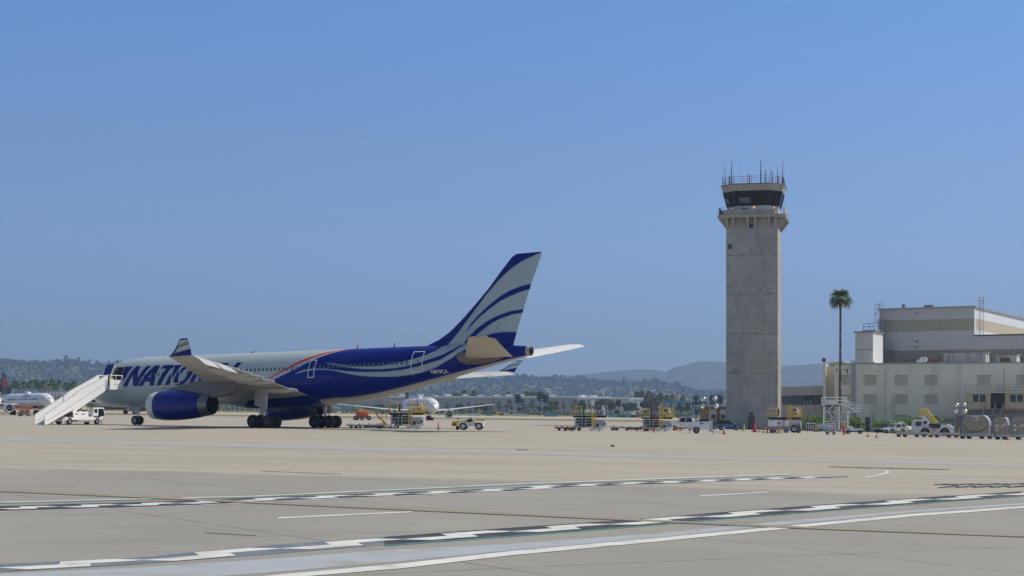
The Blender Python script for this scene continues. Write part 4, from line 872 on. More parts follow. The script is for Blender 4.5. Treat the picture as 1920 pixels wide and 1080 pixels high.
MB().loft([chamf(5.17, 2.18, 39.65), chamf(5.17, 2.18, 39.82)]).build('roof', mat('roof_edge', (.2, .19, .18), .8), TW)
rl = MB(); P = [Vector(p) for p in chamf(4.85, 2.0, 39.82)]; P.append(P[0])
PP = []
for a, b in zip(P, P[1:]): PP += [a.lerp(b, t) for t in (0, .25, .5, .75)]
PP.append(P[-1]); rl.rail(PP, 1.15, .028, 2); rl.build('roof_railing', mat('railing_dark', (.16, .13, .13), .6), TW)
AW = [GALV, mat('antenna_dark', (.06, .06, .07), .6), mat('antenna_red', (.4, .1, .1), .6), mat('antenna_green', (.1, .2, .13), .6)]
for x, y, h, r, m in ((-4.7, -3, 5.0, .035, 0), (-4.3, -3.6, 2.0, .05, 2), (-4.35, -3.3, 3.0, .08, 0), (-3.3, -4.1, 3.9, .1, 3), (-3.05, -3.9, 5.4, .035, 0), (-3.6, -4, 1.6, .12, 1), (-2.1, -3.5, 4.3, .03, 0), (-.7, -4.2, 2.0, .05, 2), (-.35, -4.5, 1.6, .11, 2), (1.45, -4.3, 3.9, .1, 1), (2.1, -4.0, 5.6, .035, 0), (2.2, -3.9, 2.2, .12, 0), (2.95, -3.6, 4.6, .04, 0), (3.2, -3.5, 2.2, .07, 1), (4.05, -3.0, 2.9, .06, 1), (4.1, -2.8, 1.5, .12, 2), (4.75, -2.4, 3.4, .07, 2), (4.95, -1.9, 4.9, .04, 0), (4.9, -2.2, 1.3, .12, 1), (-4.9, -2.4, 1.7, .06, 2)):
    mb = MB().tube((x, y, 39.75), (x, y, 39.75 + h * .55), r, r * .9, 6).tube((x, y, 39.75 + h * .55), (x, y, 39.75 + h), r * .7, r * .4, 6)
    if r > .05 and h < 2.4: mb.box((x, y, 39.75 + h * .8), (.3, .12, .12))
    mb.build('antenna', AW[m], TW)
LAMPON = mat('amber_lamp', (1., .45, .12), .4, emit=1.5)
for x, y in ((-3.2, -3.2), (.35, -4.22), (3.45, -3.0)): MB().box((x, y, 36.0), (.24, .16, .22)).build('obstruction_light', LAMPON, TW)
for x, z, w, h in ((-3.55, 29.7, .5, .65), (-.1, 33.0, .55, .6)):
    wn_ = MB().b2(x - w / 2, x + w / 2, -hw - .02, -hw + .1, z - h / 2, z + h / 2).build('window', GLASS, TW); MB().b2(x - w / 2 - .07, x + w / 2 + .07, -hw - .012, -hw + .1, z - h / 2 - .07, z + h / 2 + .07).build('window_frame', DGREY, wn_)
dr = MB().b2(-.52, .42, -hw - .04, -hw + .1, 0, 2.15).build('door', mat('brown_door', (.14, .115, .10), .6), TW); MB().b2(-.15, .1, -hw - .055, -hw - .03, 1.35, 1.75).build('door_window', GLASS, dr); MB().b2(-.62, .52, -hw - .02, -hw + .1, 0, 2.25).build('door_frame', DGREY, dr)
MB().box((-.1, -hw - .12, 2.55), (.6, .28, .35)).build('door_lamp', DGREY, TW)

# ------------------------------------------------------------------ buildings on the right
class Facade:
    def __init__(s, px, D, rot, zb=None):
        s.D, s.X, s.rot = D, wx(px, D), rot; s.c, s.s = math.cos(rot), math.sin(rot); s.z0 = float(gz(s.X, D)) if zb is None else zb
    def u(s, px, back=0.):                          # distance along the facade seen at this column
        k = (px - 960) / F_PX; X, D = s.X - s.s * back, s.D + s.c * back
        return (k * D - X) / (s.c - k * s.s)
    def z(s, px, py, back=0.):
        u = s.u(px, back); return EYE + (HORIZON - py) / F_PX * (s.D + s.c * back + u * s.s) - s.z0
    def root(s, name, label, cat): return thing(name, label, cat, (s.X, s.D, s.z0), s.rot)
BEIGE = mat('beige_render', (.74, .70, .585), .85, var=.06, scale=.4, grime=((.26, .23, .17), .5, .35, (1, 1, .25)))
PANEL = mat('boarded_window', (.5, .465, .37), .85, var=.06)
METALL = mat('hangar_grey_cladding', (.46, .47, .49), .6, .0, var=.05, scale=.3); METALT = mat('hangar_tan_cladding', (.34, .315, .25), .7, var=.06, scale=.3); METALD = mat('hangar_taupe_cladding', (.27, .25, .215), .75, var=.07, scale=.3)
METALSUN = mat('sunlit_cladding', (.7, .72, .75), .5, .0, var=.04, scale=.3)  # paler copy of the grey cladding with the sunlight in its colour
OFA = Facade(1600, 285, R(-12.8)); OF = OFA.root('office_building', 'long beige two-storey building with boarded windows, right of the tower', 'building')
u9 = 72.; zr = OFA.z(1640, 683)
MB().b2(-3.1, u9, 0, 26, -1, zr).build('wall', BEIGE, OF); MB().b2(-3.15, u9 + .1, -.08, .5, zr, zr + .22).build('roof_edge', CPLAIN, OF)
for a, b, rows in ((1572, 1594.5, (0, 1)), (1619, 1643.5, (0, 1)), (1677.3, 1702, (0, 1, 2)), (1733.5, 1758, (0, 1)), (1832, 1857.5, (0,)), (1905, 1931, (0,)), (1975, 2000, (0, 1))):
    for r in rows:
        t, bt = ((704.5, 722.3), (741, 757.5), (779, 792))[r]; m_ = (a + b) / 2
        p = MB().b2(OFA.u(a), OFA.u(b), -.03, .1, OFA.z(m_, bt), OFA.z(m_, t)).build('boarded_window', PANEL, OF)
        MB().b2(OFA.u(a) - .05, OFA.u(b) + .05, -.1, .1, OFA.z(m_, bt) - .1, OFA.z(m_, bt) - .005).build('sill', BEIGE, p); MB().b2(OFA.u(a) - .02, OFA.u(b) + .02, -.07, .1, OFA.z(m_, t) + .005, OFA.z(m_, t) + .08).build('lintel', METALD, p)
        MB().b2(OFA.u(m_) - .03, OFA.u(m_) + .03, -.05, .1, OFA.z(m_, bt), OFA.z(m_, t) - .01).build('joint', METALD, p)
for px_, r in ((1597, .09), (1600.5, .11), (1603.5, .08), (1660, .06), (1882.5, .06)): MB().tube((OFA.u(px_), -.14, .2), (OFA.u(px_), -.14, zr - (.8 if px_ > 1650 else 0)), r, n=8).build('downpipe', GALV if px_ < 1650 else PANEL, OF)
MB().path([(OFA.u(1601), -.14, zr + .35), (OFA.u(1604), -.1, zr + .5), (OFA.u(1640), .2, zr + .32)], .09, 7).build('roof_pipe', GALV, OF)
d_ = MB().b2(OFA.u(1622), OFA.u(1631), -.05, .1, 0, OFA.z(1626, 782)).build('door', mat('brown_door', (.14, .115, .1), .6), OF); MB().b2(OFA.u(1624.5), OFA.u(1628.5), -.07, .1, 1.1, 1.75).build('door_window', GLASS, d_)
MB().b2(OFA.u(1745), OFA.u(1757), -.04, .1, OFA.z(1750, 787), OFA.z(1750, 780)).build('window', GLASS, OF)
mb = MB()                                               # peeled paint patches by the palm
STAIN = mat('peeled_patch', (.12, .11, .1), .9)
for px_, py_, w, h in ((1569, 694, .35, .5), (1587, 693.5, .95, .18), (1588.5, 698, .3, .75), (1591, 687.5, .7, .12), (1590, 691, .35, .14), (1584.5, 704, .4, .12), (1592, 704, .3, .14), (1626, 724, .15, .15), (1669, 693, .12, .2), (1648, 687, .15, .12), (1689, 694, .1, .1)):
    u_, z_ = OFA.u(px_), OFA.z(px_, py_); MB().prism([(u_ - w / 2, z_ + h / 2), (u_ + w / 2, z_ + h * .45), (u_ + w * .3, z_ + h * .1), (u_ + w * .12, z_ - h / 2), (u_ - w * .15, z_ - h * .4), (u_ - w * .3, z_)], -.012, .02).build('peeled_patch', STAIN, OF)
# stepped left end: fin wall, recess, pier
uL = OFA.u(1543, -.6)
MB().b2(uL, OFA.u(1548.5, -.6), -.6, 8, -1, zr + .1).build('fin_wall', BEIGE, OF); MB().b2(OFA.u(1548.6, -.6) - .0, -3.05, 1.8, 8, -1, zr - .25).build('recess_wall', BEIGE, OF)
MB().b2(OFA.u(1556, 4), OFA.u(1590, 4), 4, 9, zr, zr + .5).build('roof_kerb', mat('tan_roof', (.45, .36, .2), .9), OF)
MB().box((OFA.u(1589, 2), 2, zr + .35), (.9, .5, .6), .5).build('roof_unit', WHITE, OF)
fl_ = MB().tube((OFA.u(1545.5), -.2, zr), (OFA.u(1545.5), -.2, zr + .4), .05).build('floodlight', DGREY, OF); MB().box((OFA.u(1545), -.3, zr + .75), (.55, .4, .6), .3, ry=.2).build('lamp', RUST, fl_)
# low wing
WGA = Facade(1524, 287, R(-6)); WG = WGA.root('low_wing', 'low grey building end with a band of dark windows, between tower and beige building', 'building')
WCOL = mat('grey_render', (.42, .4, .38), .85, var=.05); zt = WGA.z(1524, 724); ur = WGA.u(1544)
def wing_plan(o): return [(-o, -o), (ur, -o), (ur, 9), (-5.2, 9), (-1.55 - o, 1.4 - o)]
def band(z0, z1, o, nm, m):
    return MB().loft([[(x, y, z0) for x, y in wing_plan(o)], [(x, y, z1) for x, y in wing_plan(o)]]).build(nm, m, WG)
za, zb_ = WGA.z(1524, 759), WGA.z(1524, 741)
band(-1, za, .08, 'wall', WCOL); band(za, zb_, 0, 'window_band', GLASS); band(zb_, zt, .08, 'upper_wall', WCOL)
mb = MB()
for k in range(8): mb.b2(.05 + k * ur / 7.6 - .05, .05 + k * ur / 7.6 + .05, -.05, .05, za, zb_)
for k in range(1, 4): mb.tube((-1.55 * k / 4, 1.4 * k / 4 - .03, za), (-1.55 * k / 4, 1.4 * k / 4 - .03, zb_), .05, n=4)
mb.b2(0, ur, -.04, .05, (za + zb_) / 2 - .04, (za + zb_) / 2 + .04); mb.build('mullion', DGREY, WG)
for k in range(3): MB().b2(-1.2 + k * .45 - .12, -1.2 + k * .45 + .12, 1.05 - k * .4, 1.09 - k * .4, za + .05, (za + zb_) / 2 - .1).build('blind', OFFWHITE, WG)
MB().rail([(-1.4, 1.5, zt), (0, .2, zt), (ur * .5, .2, zt), (ur, .2, zt)], .38, .03, 0).build('roof_rail', WHITE, WG)
# projecting tan office with porch and stairs
PRA = Facade(1815, 274, R(-12.8)); PR = PRA.root('porch_office', 'tan raised office with dark porch opening and outside stairs, front of the beige building', 'building')
TAN = mat('tan_siding', (.5, .42, .28), .8, var=.06, grime=((.2, .16, .1), .9, .3)); zt, zb_ = PRA.z(1830, 737), PRA.z(1830, 767); u = PRA.u
MB().b2(0, u(1857.5), 0, 3.6, zb_, zt).b2(u(1884.5), u(1990), 0, 3.6, zb_, zt).build('wall', TAN, PR)
MB().b2(u(1857.5), u(1884.5), 1.6, 3.6, zb_, zt).build('porch_back', DGREY, PR); MB().b2(u(1857.5), u(1884.5), 0, 1.6, zb_ - .15, zb_ + .02).build('porch_floor', MGREY, PR)
MB().b2(-.5, u(1990), -.5, 4, zt, zt + .16).build('roof', mat('pale_roof', (.55, .53, .48), .8), PR); MB().b2(-.1, u(1990), -.12, 0, zb_ - .1, zb_ + .1).b2(0, u(1857.4), -.06, 0, zb_ + .95, zb_ + 1.05).b2(u(1884.6), u(1990), -.06, 0, zb_ + .95, zb_ + 1.05).build('trim', CPLAIN, PR)
MB().b2(.1, u(1990), 1.2, 3.6, -1, zb_ - .1).build('undercroft', METALD, PR)
for a, b in ((1824, 1835), (1837, 1848), (1894, 1905), (1907, 1918), (1930, 1942)):
    w = MB().b2(u(a), u(b), -.02, .1, PRA.z(a, 753.5), PRA.z(a, 740)).build('window', GLASS, PR); MB().b2(u(a) - .08, u(b) + .08, -.012, .1, PRA.z(a, 753.5) - .08, PRA.z(a, 740) + .08).build('window_frame', PANEL, w)
rl = MB()
for h in (.35, .75, 1.15): rl.path([(-.4, .3, zt + .16 + h), (u(1990), .3, zt + .16 + h)], .045, 5)
for k in range(9): rl.tube((-.4 + k * 1.9, .3, zt + .16), (-.4 + k * 1.9, .3, zt + 1.31), .045, n=5)
rl.path([(1.5, 1.2, zt + .4), (9, 1.2, zt + .5)], .12, 6); rl.path([(4, .8, zt + .9), (u(1960), .8, zt + .8)], .1, 6); rl.build('roof_railing', CPLAIN, PR)
for k, x in enumerate((1882, 1867, 1848)):
    ux = u(x); mb = MB()
    mb.path([(ux, 0, zb_ + 1.), (ux - 1.4, -3.0, 1.0), (ux - 2.2, -3.2, 1.0)], .06, 5); mb.path([(ux, 0, zb_ + .5), (ux - 1.4, -3.0, .5)], .045, 5)
    for t in range(7): mb.tube(Vector((ux, 0, zb_)).lerp(Vector((ux - 1.4, -3., 0)), t / 6), Vector((ux, 0, zb_ + 1.)).lerp(Vector((ux - 1.4, -3., 1.)), t / 6), .04, n=5)
    mb.build('handrail', CPLAIN, PR)
mb = MB()
for t in range(12): f = t / 11; mb.b2(u(1862) - 1.4 * f - .4, u(1880) - 1.4 * f + .3, -3.0 * f - .3, -3.0 * f, zb_ * (1 - f) - .08, zb_ * (1 - f))
mb.build('stairs', MGREY, PR)
# hangar behind
HGA = Facade(1650, 312, R(-28)); HG = HGA.root('hangar', 'big grey and tan metal-clad hangar rising behind the beige building', 'hangar')
ue = HGA.u(1826.5); LH = 70.; zt0, zt1 = HGA.z(1650, 579.5), HGA.z(1826, 575.5); uf = ue + 40
def hz_(py): return HGA.z(1720, py)
def clad(nm, m, a, b, z0, z1, y0=0., y1=LH, rib=.45, par=HG, side=True):
    o = MB().b2(a, b, y0, y1, z0, z1).build(nm, m, par); mb = MB()
    for k in range(1, int((b - a) / rib)): mb.b2(a + k * rib - .03, a + k * rib + .03, y0 - .05, y0, z0 + .04, z1 - .04)
    if side:
        for k in range(1, int((y1 - y0) / rib)): mb.b2(b, b + .05, y0 + k * rib - .03, y0 + k * rib + .03, z0 + .04, z1 - .04)
    mb.build('ribs', m, o)['kind'] = 'stuff'; return o
z1_, z2_, z3_ = hz_(599.5), hz_(621.5), hz_(657)
clad('taupe_cladding', METALD, 0, ue, -1, z3_, side=False); clad('grey_cladding', METALL, 0, ue, z3_, z2_, .06); clad('tan_cladding', METALT, .9, ue, z2_, z1_, .12, rib=1.1); clad('upper_cladding', METALL, 0, ue, z1_, (zt0 + zt1) / 2 - .2)
MB().b2(0, .9, .05, LH, z2_, z1_).build('corner_cladding', METALL, HG)
# flank: sunlight put into paler copies of the grey and tan cladding
MB().b2(ue, ue + .06, 0, LH, hz_(630), z2_ + .1).b2(ue, ue + .06, 0, LH, z1_, (zt0 + zt1) / 2 - .2).b2(ue, ue + .06, 0, .9, z2_ + .1, z1_).build('flank_cladding', METALSUN, HG)
MB().b2(ue, ue + .05, .9, LH, z2_ + .1, z1_).build('flank_stripe', mat('sunlit_tan', (.5, .45, .34), .7, var=.05), HG)
zt = (zt0 + zt1) / 2 - .2
MB().loft([[(-.3, -.3, zt), (ue + .3, -.3, zt), (ue + .3, LH + .3, zt), (-.3, LH + .3, zt)], [(-.3, -.3, zt + .35), (ue + .3, -.3, zt + .35), (ue + .3, LH + .3, zt + .35), (-.3, LH + .3, zt + .35)]]).build('roof', mat('hangar_roof', (.3, .31, .32), .6, var=.08), HG)
zan = HGA.z(1830, 630.5)
clad('annex_cladding', METALL, ue + .02, uf, HGA.z(1850, 655.5), zan, -.1, 5, side=False); clad('annex_base', METALD, ue + .02, uf, -1, HGA.z(1850, 655.5), 0, 5, side=False); MB().b2(ue, uf, -.35, 5.2, zan, zan + .25).build('annex_roof', DGREY, HG)
for x, z_ in ((1719.5, 588), (1719.5, 640), (1719.5, 651)):
    for dx in (-1.6, 1.6): MB().box((HGA.u(x + dx), -.03, HGA.z(x, z_)), (.12, .12, .25)).build('wall_lamp', DGREY, HG)
for px_, py_, w in ((1691, 574.5, .5), (1738, 574, 1.6)): MB().b2(HGA.u(px_) - w / 2, HGA.u(px_) + w / 2, 1, 2, zt + .35, zt + (1.1 if w < 1 else .8)).build('roof_vent', MGREY, HG)
# ladders and stair frames
def ladder(nm, x, y, z0, z1, cage, par, m=GALV, w=.55):
    mb = MB()
    for s in (-1, 1): mb.tube((x + s * w / 2, y, z0), (x + s * w / 2, y, z1), .05, n=5)
    for k in range(int((z1 - z0) / .4)): mb.tube((x - w / 2, y, z0 + k * .4), (x + w / 2, y, z0 + k * .4), .025, n=4)
    if cage:
        for z_ in (cage[0], (cage[0] + cage[1]) / 2, cage[1]): mb.path([(x - w / 2, y, z_), (x - w * .9, y - .6, z_), (x + w * .9, y - .6, z_), (x + w / 2, y, z_)], .045, 5)
        for s in (-.9, .9): mb.tube((x + s * w, y - .6, cage[0]), (x + s * w, y - .6, cage[1]), .045, n=5)
    return mb.build(nm, m, par)
ladder('ladder', HGA.u(1647), -.2, hz_(611), zt + 1.0, (hz_(603), zt + 1.0), HG); ladder('ladder', HGA.u(1841, 4), 4, zan, zt + 2.0, (zt + .9, zt + 2.0), HG)
MB().rail([(HGA.u(1648), -.3, zt + .3), (HGA.u(1657), -.3, zt + .3)], 1.1, .05, 1).build('roof_guard', GALV, HG)
mb = MB(); a, b = HGA.u(1652), HGA.u(1660); zz0, zz1 = hz_(675), hz_(609)
for x in (a, b):
    for y in (-1.6, -.3): mb.tube((x, y, zz0), (x, y, zz1 + 1.1), .1, n=5)
for k, py_ in enumerate((609, 626, 643, 656, 675)): mb.b2(a, b, -1.7, -.1, hz_(py_) - .08, hz_(py_)); mb.rail([(a, -1.65, hz_(py_)), (b, -1.65, hz_(py_))], 1.0, .07, 1, posts=False)
for p, q in ((609, 626), (626, 643), (643, 656)): mb.tube((a, -1.6, hz_(p)), (b, -1.6, hz_(q)), .1, n=5)
mb.b2(b, HGA.u(1675), -1.5, -.2, hz_(656) - .1, hz_(656)); mb.rail([(b, -1.5, hz_(656)), (HGA.u(1668), -1.5, hz_(656)), (HGA.u(1675), -1.5, hz_(656))], 1.7, .05, 2); mb.tube((b, -1.4, hz_(668)), (HGA.u(1675), -1.4, hz_(656)), .06); mb.rail([(b, -1.2, zz0), (HGA.u(1667), -1.2, zz0)], 1.6, .07, 1)
mb.build('stair_frame', MGREY, HG)
STA = Facade(1603.5, 302, R(-30)); ST = STA.root('stair_shaft', 'narrow grey metal stair shaft on the roof line, left of the hangar', 'stair shaft')
zs = STA.z(1620, 624); us_ = STA.u(1636.5)
clad('cladding', METALL, 0, us_, -1, zs, 0, 5.5, .75, ST, False); MB().b2(us_, us_ + .05, 0, 5.5, -1, zs).build('flank_cladding', METALSUN, ST); MB().b2(-.2, us_ + .25, -.2, 5.7, zs, zs + .25).b2(.9, us_ + .1, 1, 4, zs + .25, zs + .5).build('roof', MGREY, ST)  # flank of the shaft is coloured paler to carry the sunlight
MB().b2(-.0, us_, -.08, 0, zs - 3.05, zs - 2.95).build('joint', METALD, ST)
MB().rail([(1.2, 1., zs + .5), (2.2, 1., zs + .5), (us_ - .1, 1., zs + .5)], 1.15, .045, 1).build('roof_guard', DGREY, ST)
# cabins on the beige roof
for k, (a, b, c, t, d, lab) in enumerate(((1769.5, 1848, 1866, 662, 5, 'long streaked grey rooftop cabin on the beige building'), (1867, 1906, 1919, 666, 5.5, 'shorter grey rooftop cabin with brown doorway, right of the long one'))):
    A = Facade(a, 290 - k * 4, R(-25), OFA.z0 + zr); r_ = A.root('rooftop_cabin', lab, 'cabin'); h = A.z(a, t); w = A.u(b)
    MB().b2(0, w, 0, 3, -.1, h).build('wall', mat('streaked_cabin', (.36, .36, .37), .7, var=.1, grime=((.1, .09, .08), 1.4, .7, (1.5, 1, .2))), r_); MB().b2(w, w + .06, 0, 3, -.1, h).build('end_wall', METALSUN, r_); MB().b2(-.2, w + .3, -.2, 3.2, h, h + .18).build('roof', mat('cabin_roof', (.2, .18, .16), .7), r_)  # end wall: sunlight put into its paler colour
    MB().b2(w + .06, w + .1, .9, 1.7, .05, h - .3).build('door', CPLAIN, r_)
    if k: MB().b2(w * .25, w * .68, -.05, 0, .0, h - .45).build('doorway', RUST, r_)
mb = thing('roof_fan', 'white ventilation fans between ducts on the beige roof', 'roof fan', (OFA.X + OFA.c * OFA.u(1729, 2) + .44, OFA.D + OFA.s * OFA.u(1729, 2) + 2, OFA.z0 + zr), R(-13))
MB().tube((0, -.5, .75), (0, .4, .75), .45, n=14).tube((.5, -.5, .8), (.5, .4, .8), .42, n=14).build('fan_drum', WHITE, mb); MB().b2(-.9, -.2, -.4, .4, 0, .75).build('duct', OFFWHITE, mb); MB().b2(-3., -1., .2, .6, .55, .75).b2(-2.9, -2.8, .3, .5, 0, .55).build('pipe_rack', DGREY, mb); MB().b2(1.0, 2.6, .4, 1.2, .1, .85).b2(2.65, 3.0, .3, .8, 0, 1.2).build('roof_box', RUST, mb)

# tan hut left of the tower
HUA = Facade(1313, 318, R(-12)); HU = HUA.root('site_hut', 'tan timber site hut with two air conditioned windows, left of the tower', 'hut'); zt = HUA.z(1325, 766)
WOOD = mat('tan_hut_siding', (.30, .21, .105), .8, var=.08, scale=1.); ul = HUA.u(1400)
MB().b2(0, ul, 0, 6, 0, zt).build('wall', WOOD, HU); MB().loft([[(-.3, -.5, zt), (ul, -.5, zt), (ul, 6.3, zt), (-.3, 6.3, zt)], [(-.3, -.5, zt + .25), (ul, -.5, zt + .35), (ul, 6.3, zt + .5), (-.3, 6.3, zt + .3)]]).build('roof', mat('brown_roof_edge', (.12, .075, .05), .8), HU)
for a, b in ((1332.5, 1343), (1350.5, 1361)):
    w = MB().b2(HUA.u(a), HUA.u(b), -.05, .05, HUA.z(a, 786), HUA.z(a, 768)).build('window', LGREY, HU); MB().b2(HUA.u(a) + .1, HUA.u(b) - .1, -.08, -.04, HUA.z(a, 786) + .1, HUA.z(a, 779)).build('pane', GLASS, w); MB().b2(HUA.u(a) + .15, HUA.u(b) - .15, -.35, -.05, HUA.z(a, 779), HUA.z(a, 777)).build('air_conditioner', DGREY, w)
MB().b2(HUA.u(1347) - .15, HUA.u(1347) + .15, -.04, 0, 0, zt).build('corner_board', mat('brown_roof_edge', (.12, .075, .05)), HU)

# ------------------------------------------------------------------ hedges and the tall palm
HEDGE = mat('hedge_leaf', (.2, .3, .06), .7, var=.4, scale=2.)
def hedge(x0, x1, top, base, lab, seed):
    px_ = (x0 + x1) / 2; u_ = OFA.u(px_, -7.0); c = Vector((OFA.X + OFA.c * u_ + OFA.s * 7., OFA.D + OFA.s * u_ - OFA.c * 7., 0)); w = (x1 - x0) / F_PX * c.y; h = wz(top, c.y) - float(gz(c.x, c.y)); rn = random.Random(seed); mb = MB(); n = max(4, int(w * 1.6))
    t = thing('hedge', lab, 'hedge', gp(c.x, c.y), 0)
    for i in range(n):
        for zz in (.3, .68):
            leafball(mb, (-w / 2 + w * (i + .5) / n + rn.uniform(-.2, .2), rn.uniform(-.5, .5), h * zz * rn.uniform(.93, 1.06)), .34 * h + .25, 260, .2, rn, .95)
    mb.build('foliage', HEDGE, t); st = MB()
    for i in range(n): st.tube((-w / 2 + w * (i + .5) / n, 0, -.1), (-w / 2 + w * (i + .5) / n + .1, 0, h * .7), .06, .03, 5)
    st.build('stems', BARK, t); return t
hedge(1509, 1548, 777.5, 806, 'tall clipped hedge behind the white dollies, nearest the tower', 1)
hedge(1589, 1615, 781, 806, 'clipped hedge right of the white work stand', 2)
hedge(1640, 1671, 788, 806, 'low hedge mound left of the parked cars', 3)
hedge(1677, 1732, 783, 807, 'long hedge behind the two parked light cars', 4)
hedge(1754, 1806, 783, 806, 'hedge behind the tug and the cargo containers', 5)
pD = 279.; pZ = float(gz(wx(1574.5, pD), pD))
tp = palm_proto(wz(561, pD) - pZ, 1.9, 44, 8, 12, bw=.09); tp.location = (wx(1574.5, pD), pD, pZ); tag(tp, 'single very tall fan palm with thin trunk before the beige building', 'palm')

# ------------------------------------------------------------------ painted markings on the apron
def dens(pts, step=18.):
    out = []
    for (x0, y0), (x1, y1) in zip(pts, pts[1:]):
        n = max(1, int(abs(x1 - x0) / step)); out += [(x0 + (x1 - x0) * i / n, y0 + (y1 - y0) * i / n) for i in range(n)]
    return out + [pts[-1]]
def strip(name, top, bot, m, up):
    """a painted strip whose far and near edges were measured along the photograph, laid on the ground"""
    xs = sorted(set([p[0] for p in dens(top)] + [p[0] for p in dens(bot)])); tx, ty = zip(*top); bx, by = zip(*bot); vs = []
    for x in xs:
        for y in (np.interp(x, tx, ty), np.interp(x, bx, by)):
            p = at(x, float(y)); vs.append((p.x, p.y, p.z + up))
    o = MB().add(vs, [(2 * i, 2 * i + 1, 2 * i + 3, 2 * i + 2) for i in range(len(xs) - 1)]).build(name, m); o['kind'] = 'structure'; return o
PW = mat('road_paint_white', (.62, .62, .60), .8, var=.14, scale=1.2, grime=((.33, .325, .30), 1.7, .75)); PK = mat('road_paint_black', (.03, .034, .045), .75, var=.25, scale=1.2, grime=((.2, .2, .2), 1.2, .45))
PT_ = mat('road_paint_teal', (.07, .22, .2), .8, var=.15, grime=((.3, .3, .28), 1.5, .6)); PYL = mat('road_paint_yellow', (.40, .28, .11), .8, var=.15, grime=((.3, .28, .24), 1.4, .8)); PBL = mat('faded_bluish_paint', (.35, .38, .42), .85, var=.08, scale=1., grime=((.3, .29, .27), 1.1, .95))
PKF = mat('faded_black_paint', (.13, .16, .21), .8, var=.15, grime=((.27, .27, .27), 1.2, .7)); PALE = mat('faded_white_stripe', (.44, .43, .41), .85, var=.06, grime=((.36, .33, .29), .8, .9)); CRACK = mat('tar_joint', (.09, .085, .07), .9, var=.3, grime=((.3, .27, .22), 1.6, .9)); GREYP = mat('faded_grey_stripe', (.34, .34, .345), .85, var=.06, grime=((.42, .37, .3), .35, .8, (1, .3, 1)))
def off(pts, d): return [(x, y + d) for x, y in pts]
def lerp_pts(A, Bp, t):
    xs = sorted(set([p[0] for p in A] + [p[0] for p in Bp])); ax, ay = zip(*A); bx, by = zip(*Bp)
    return [(x, float(np.interp(x, ax, ay) * (1 - t) + np.interp(x, bx, by) * t)) for x in xs]
Z1T = [(-60, 951), (0, 949), (300, 940.5), (400, 937), (480, 933.5), (720, 924.5), (960, 915), (1060, 908), (1260, 901), (1460, 894.8), (1590, 892.8)]
Z1B = [(-60, 961), (0, 958.8), (300, 950), (400, 945.5), (480, 941), (720, 931), (960, 920.8), (1060, 914), (1260, 907), (1460, 899.3), (1590, 895.6)]
Z2T = [(-60, 1062), (0, 1058), (250, 1046.5), (500, 1023), (720, 1007), (960, 989.5), (1160, 976), (1360, 960), (1560, 945), (1760, 931), (1920, 921), (2000, 916)]
Z2B = [(-60, 1078), (0, 1073), (250, 1059), (500, 1040), (720, 1022), (960, 1004.5), (1160, 989), (1360, 972), (1560, 956.5), (1760, 941), (1920, 929.5), (2000, 925)]
strip('zipper_marking', Z1T, Z1B, PK, .004); strip('zipper_marking', [p for p in Z2T if p[0] >= 720], [p for p in Z2B if p[0] >= 720], PK, .004); strip('zipper_marking', [p for p in Z2T if p[0] <= 720], [p for p in Z2B if p[0] <= 720], PKF, .004)
def zipper(Tp, Bp, starts, half):
    """two rows of staggered white dashes along the middle of the dark band, square-ended on the ground"""
    C_ = lerp_pts(dens(Tp, 12), dens(Bp, 12), .5); P = [at(x, y) for x, y in C_]; xs = [c[0] for c in C_]; S = [0.]
    for a, b in zip(P, P[1:]): S.append(S[-1] + (b - a).length)
    def pos(s_, o):
        i = min(max(int(np.searchsorted(S, s_)) - 1, 0), len(S) - 2); f = (s_ - S[i]) / (S[i + 1] - S[i]); p = P[i].lerp(P[i + 1], f); d = (P[min(i + 2, len(P) - 1)] - P[max(i - 1, 0)]); d.z = 0; d.normalize(); q = p + Vector((d.y, -d.x, 0)) * o; return gp(q.x, q.y, .009)
    mb = MB()
    def quad(a, b, o0, o1, ins):                       # long edge on the centre line, short edge outside
        n = 4; vs = []
        for k in range(n + 1): f = k / n; vs += [pos(a + (b - a) * f, o0), pos(a + ins + (b - a - 2 * ins) * f, o1)]
        mb.add(vs, [(2 * k, 2 * k + 1, 2 * k + 3, 2 * k + 2) for k in range(n)])
    st = [float(np.interp(x, xs, S)) for x in starts if xs[0] <= x <= xs[-1]]
    for a, b in zip(st, st[1:]):
        L_ = b - a; quad(a - .06 * L_, a + .58 * L_, -half * .03, half * .64, .11 * L_); quad(a + .35 * L_, a + .99 * L_, half * .03, -half * .64, .11 * L_)
    o = mb.build('zipper_dashes', PW); o['kind'] = 'structure'
zipper(Z2T, Z2B, [-240, 10, 277, 535, 762, 967, 1150, 1320, 1478, 1622, 1755, 1880, 2000], .6)
zipper(Z1T, Z1B, [-125, -2, 115, 228, 337, 442, 560, 670, 775, 876, 972, 1062, 1146, 1224, 1296, 1364, 1428, 1488, 1545], .62)
strip('painted_line', off([(720, 1022.5), (960, 1005), (1160, 989.5), (1360, 972.5), (1560, 957), (1760, 941.5), (1920, 930), (2000, 925.5)], 0), off([(720, 1024.5), (960, 1007), (1160, 991.2), (1360, 974), (1560, 958.2), (1760, 942.6), (1920, 931), (2000, 926.4)], 0), PT_, .006)
strip('painted_line', off(Z1B, .3), off(Z1B, 1.2), PW, .006)
L3 = [(-60, 943.5), (0, 941.5), (480, 930), (960, 907.5), (1300, 895), (1480, 889)]; strip('painted_line', L3, off(L3, 1.3), PW, .006); strip('painted_line', off(L3, 1.6), off(L3, 2.9), PT_, .006)
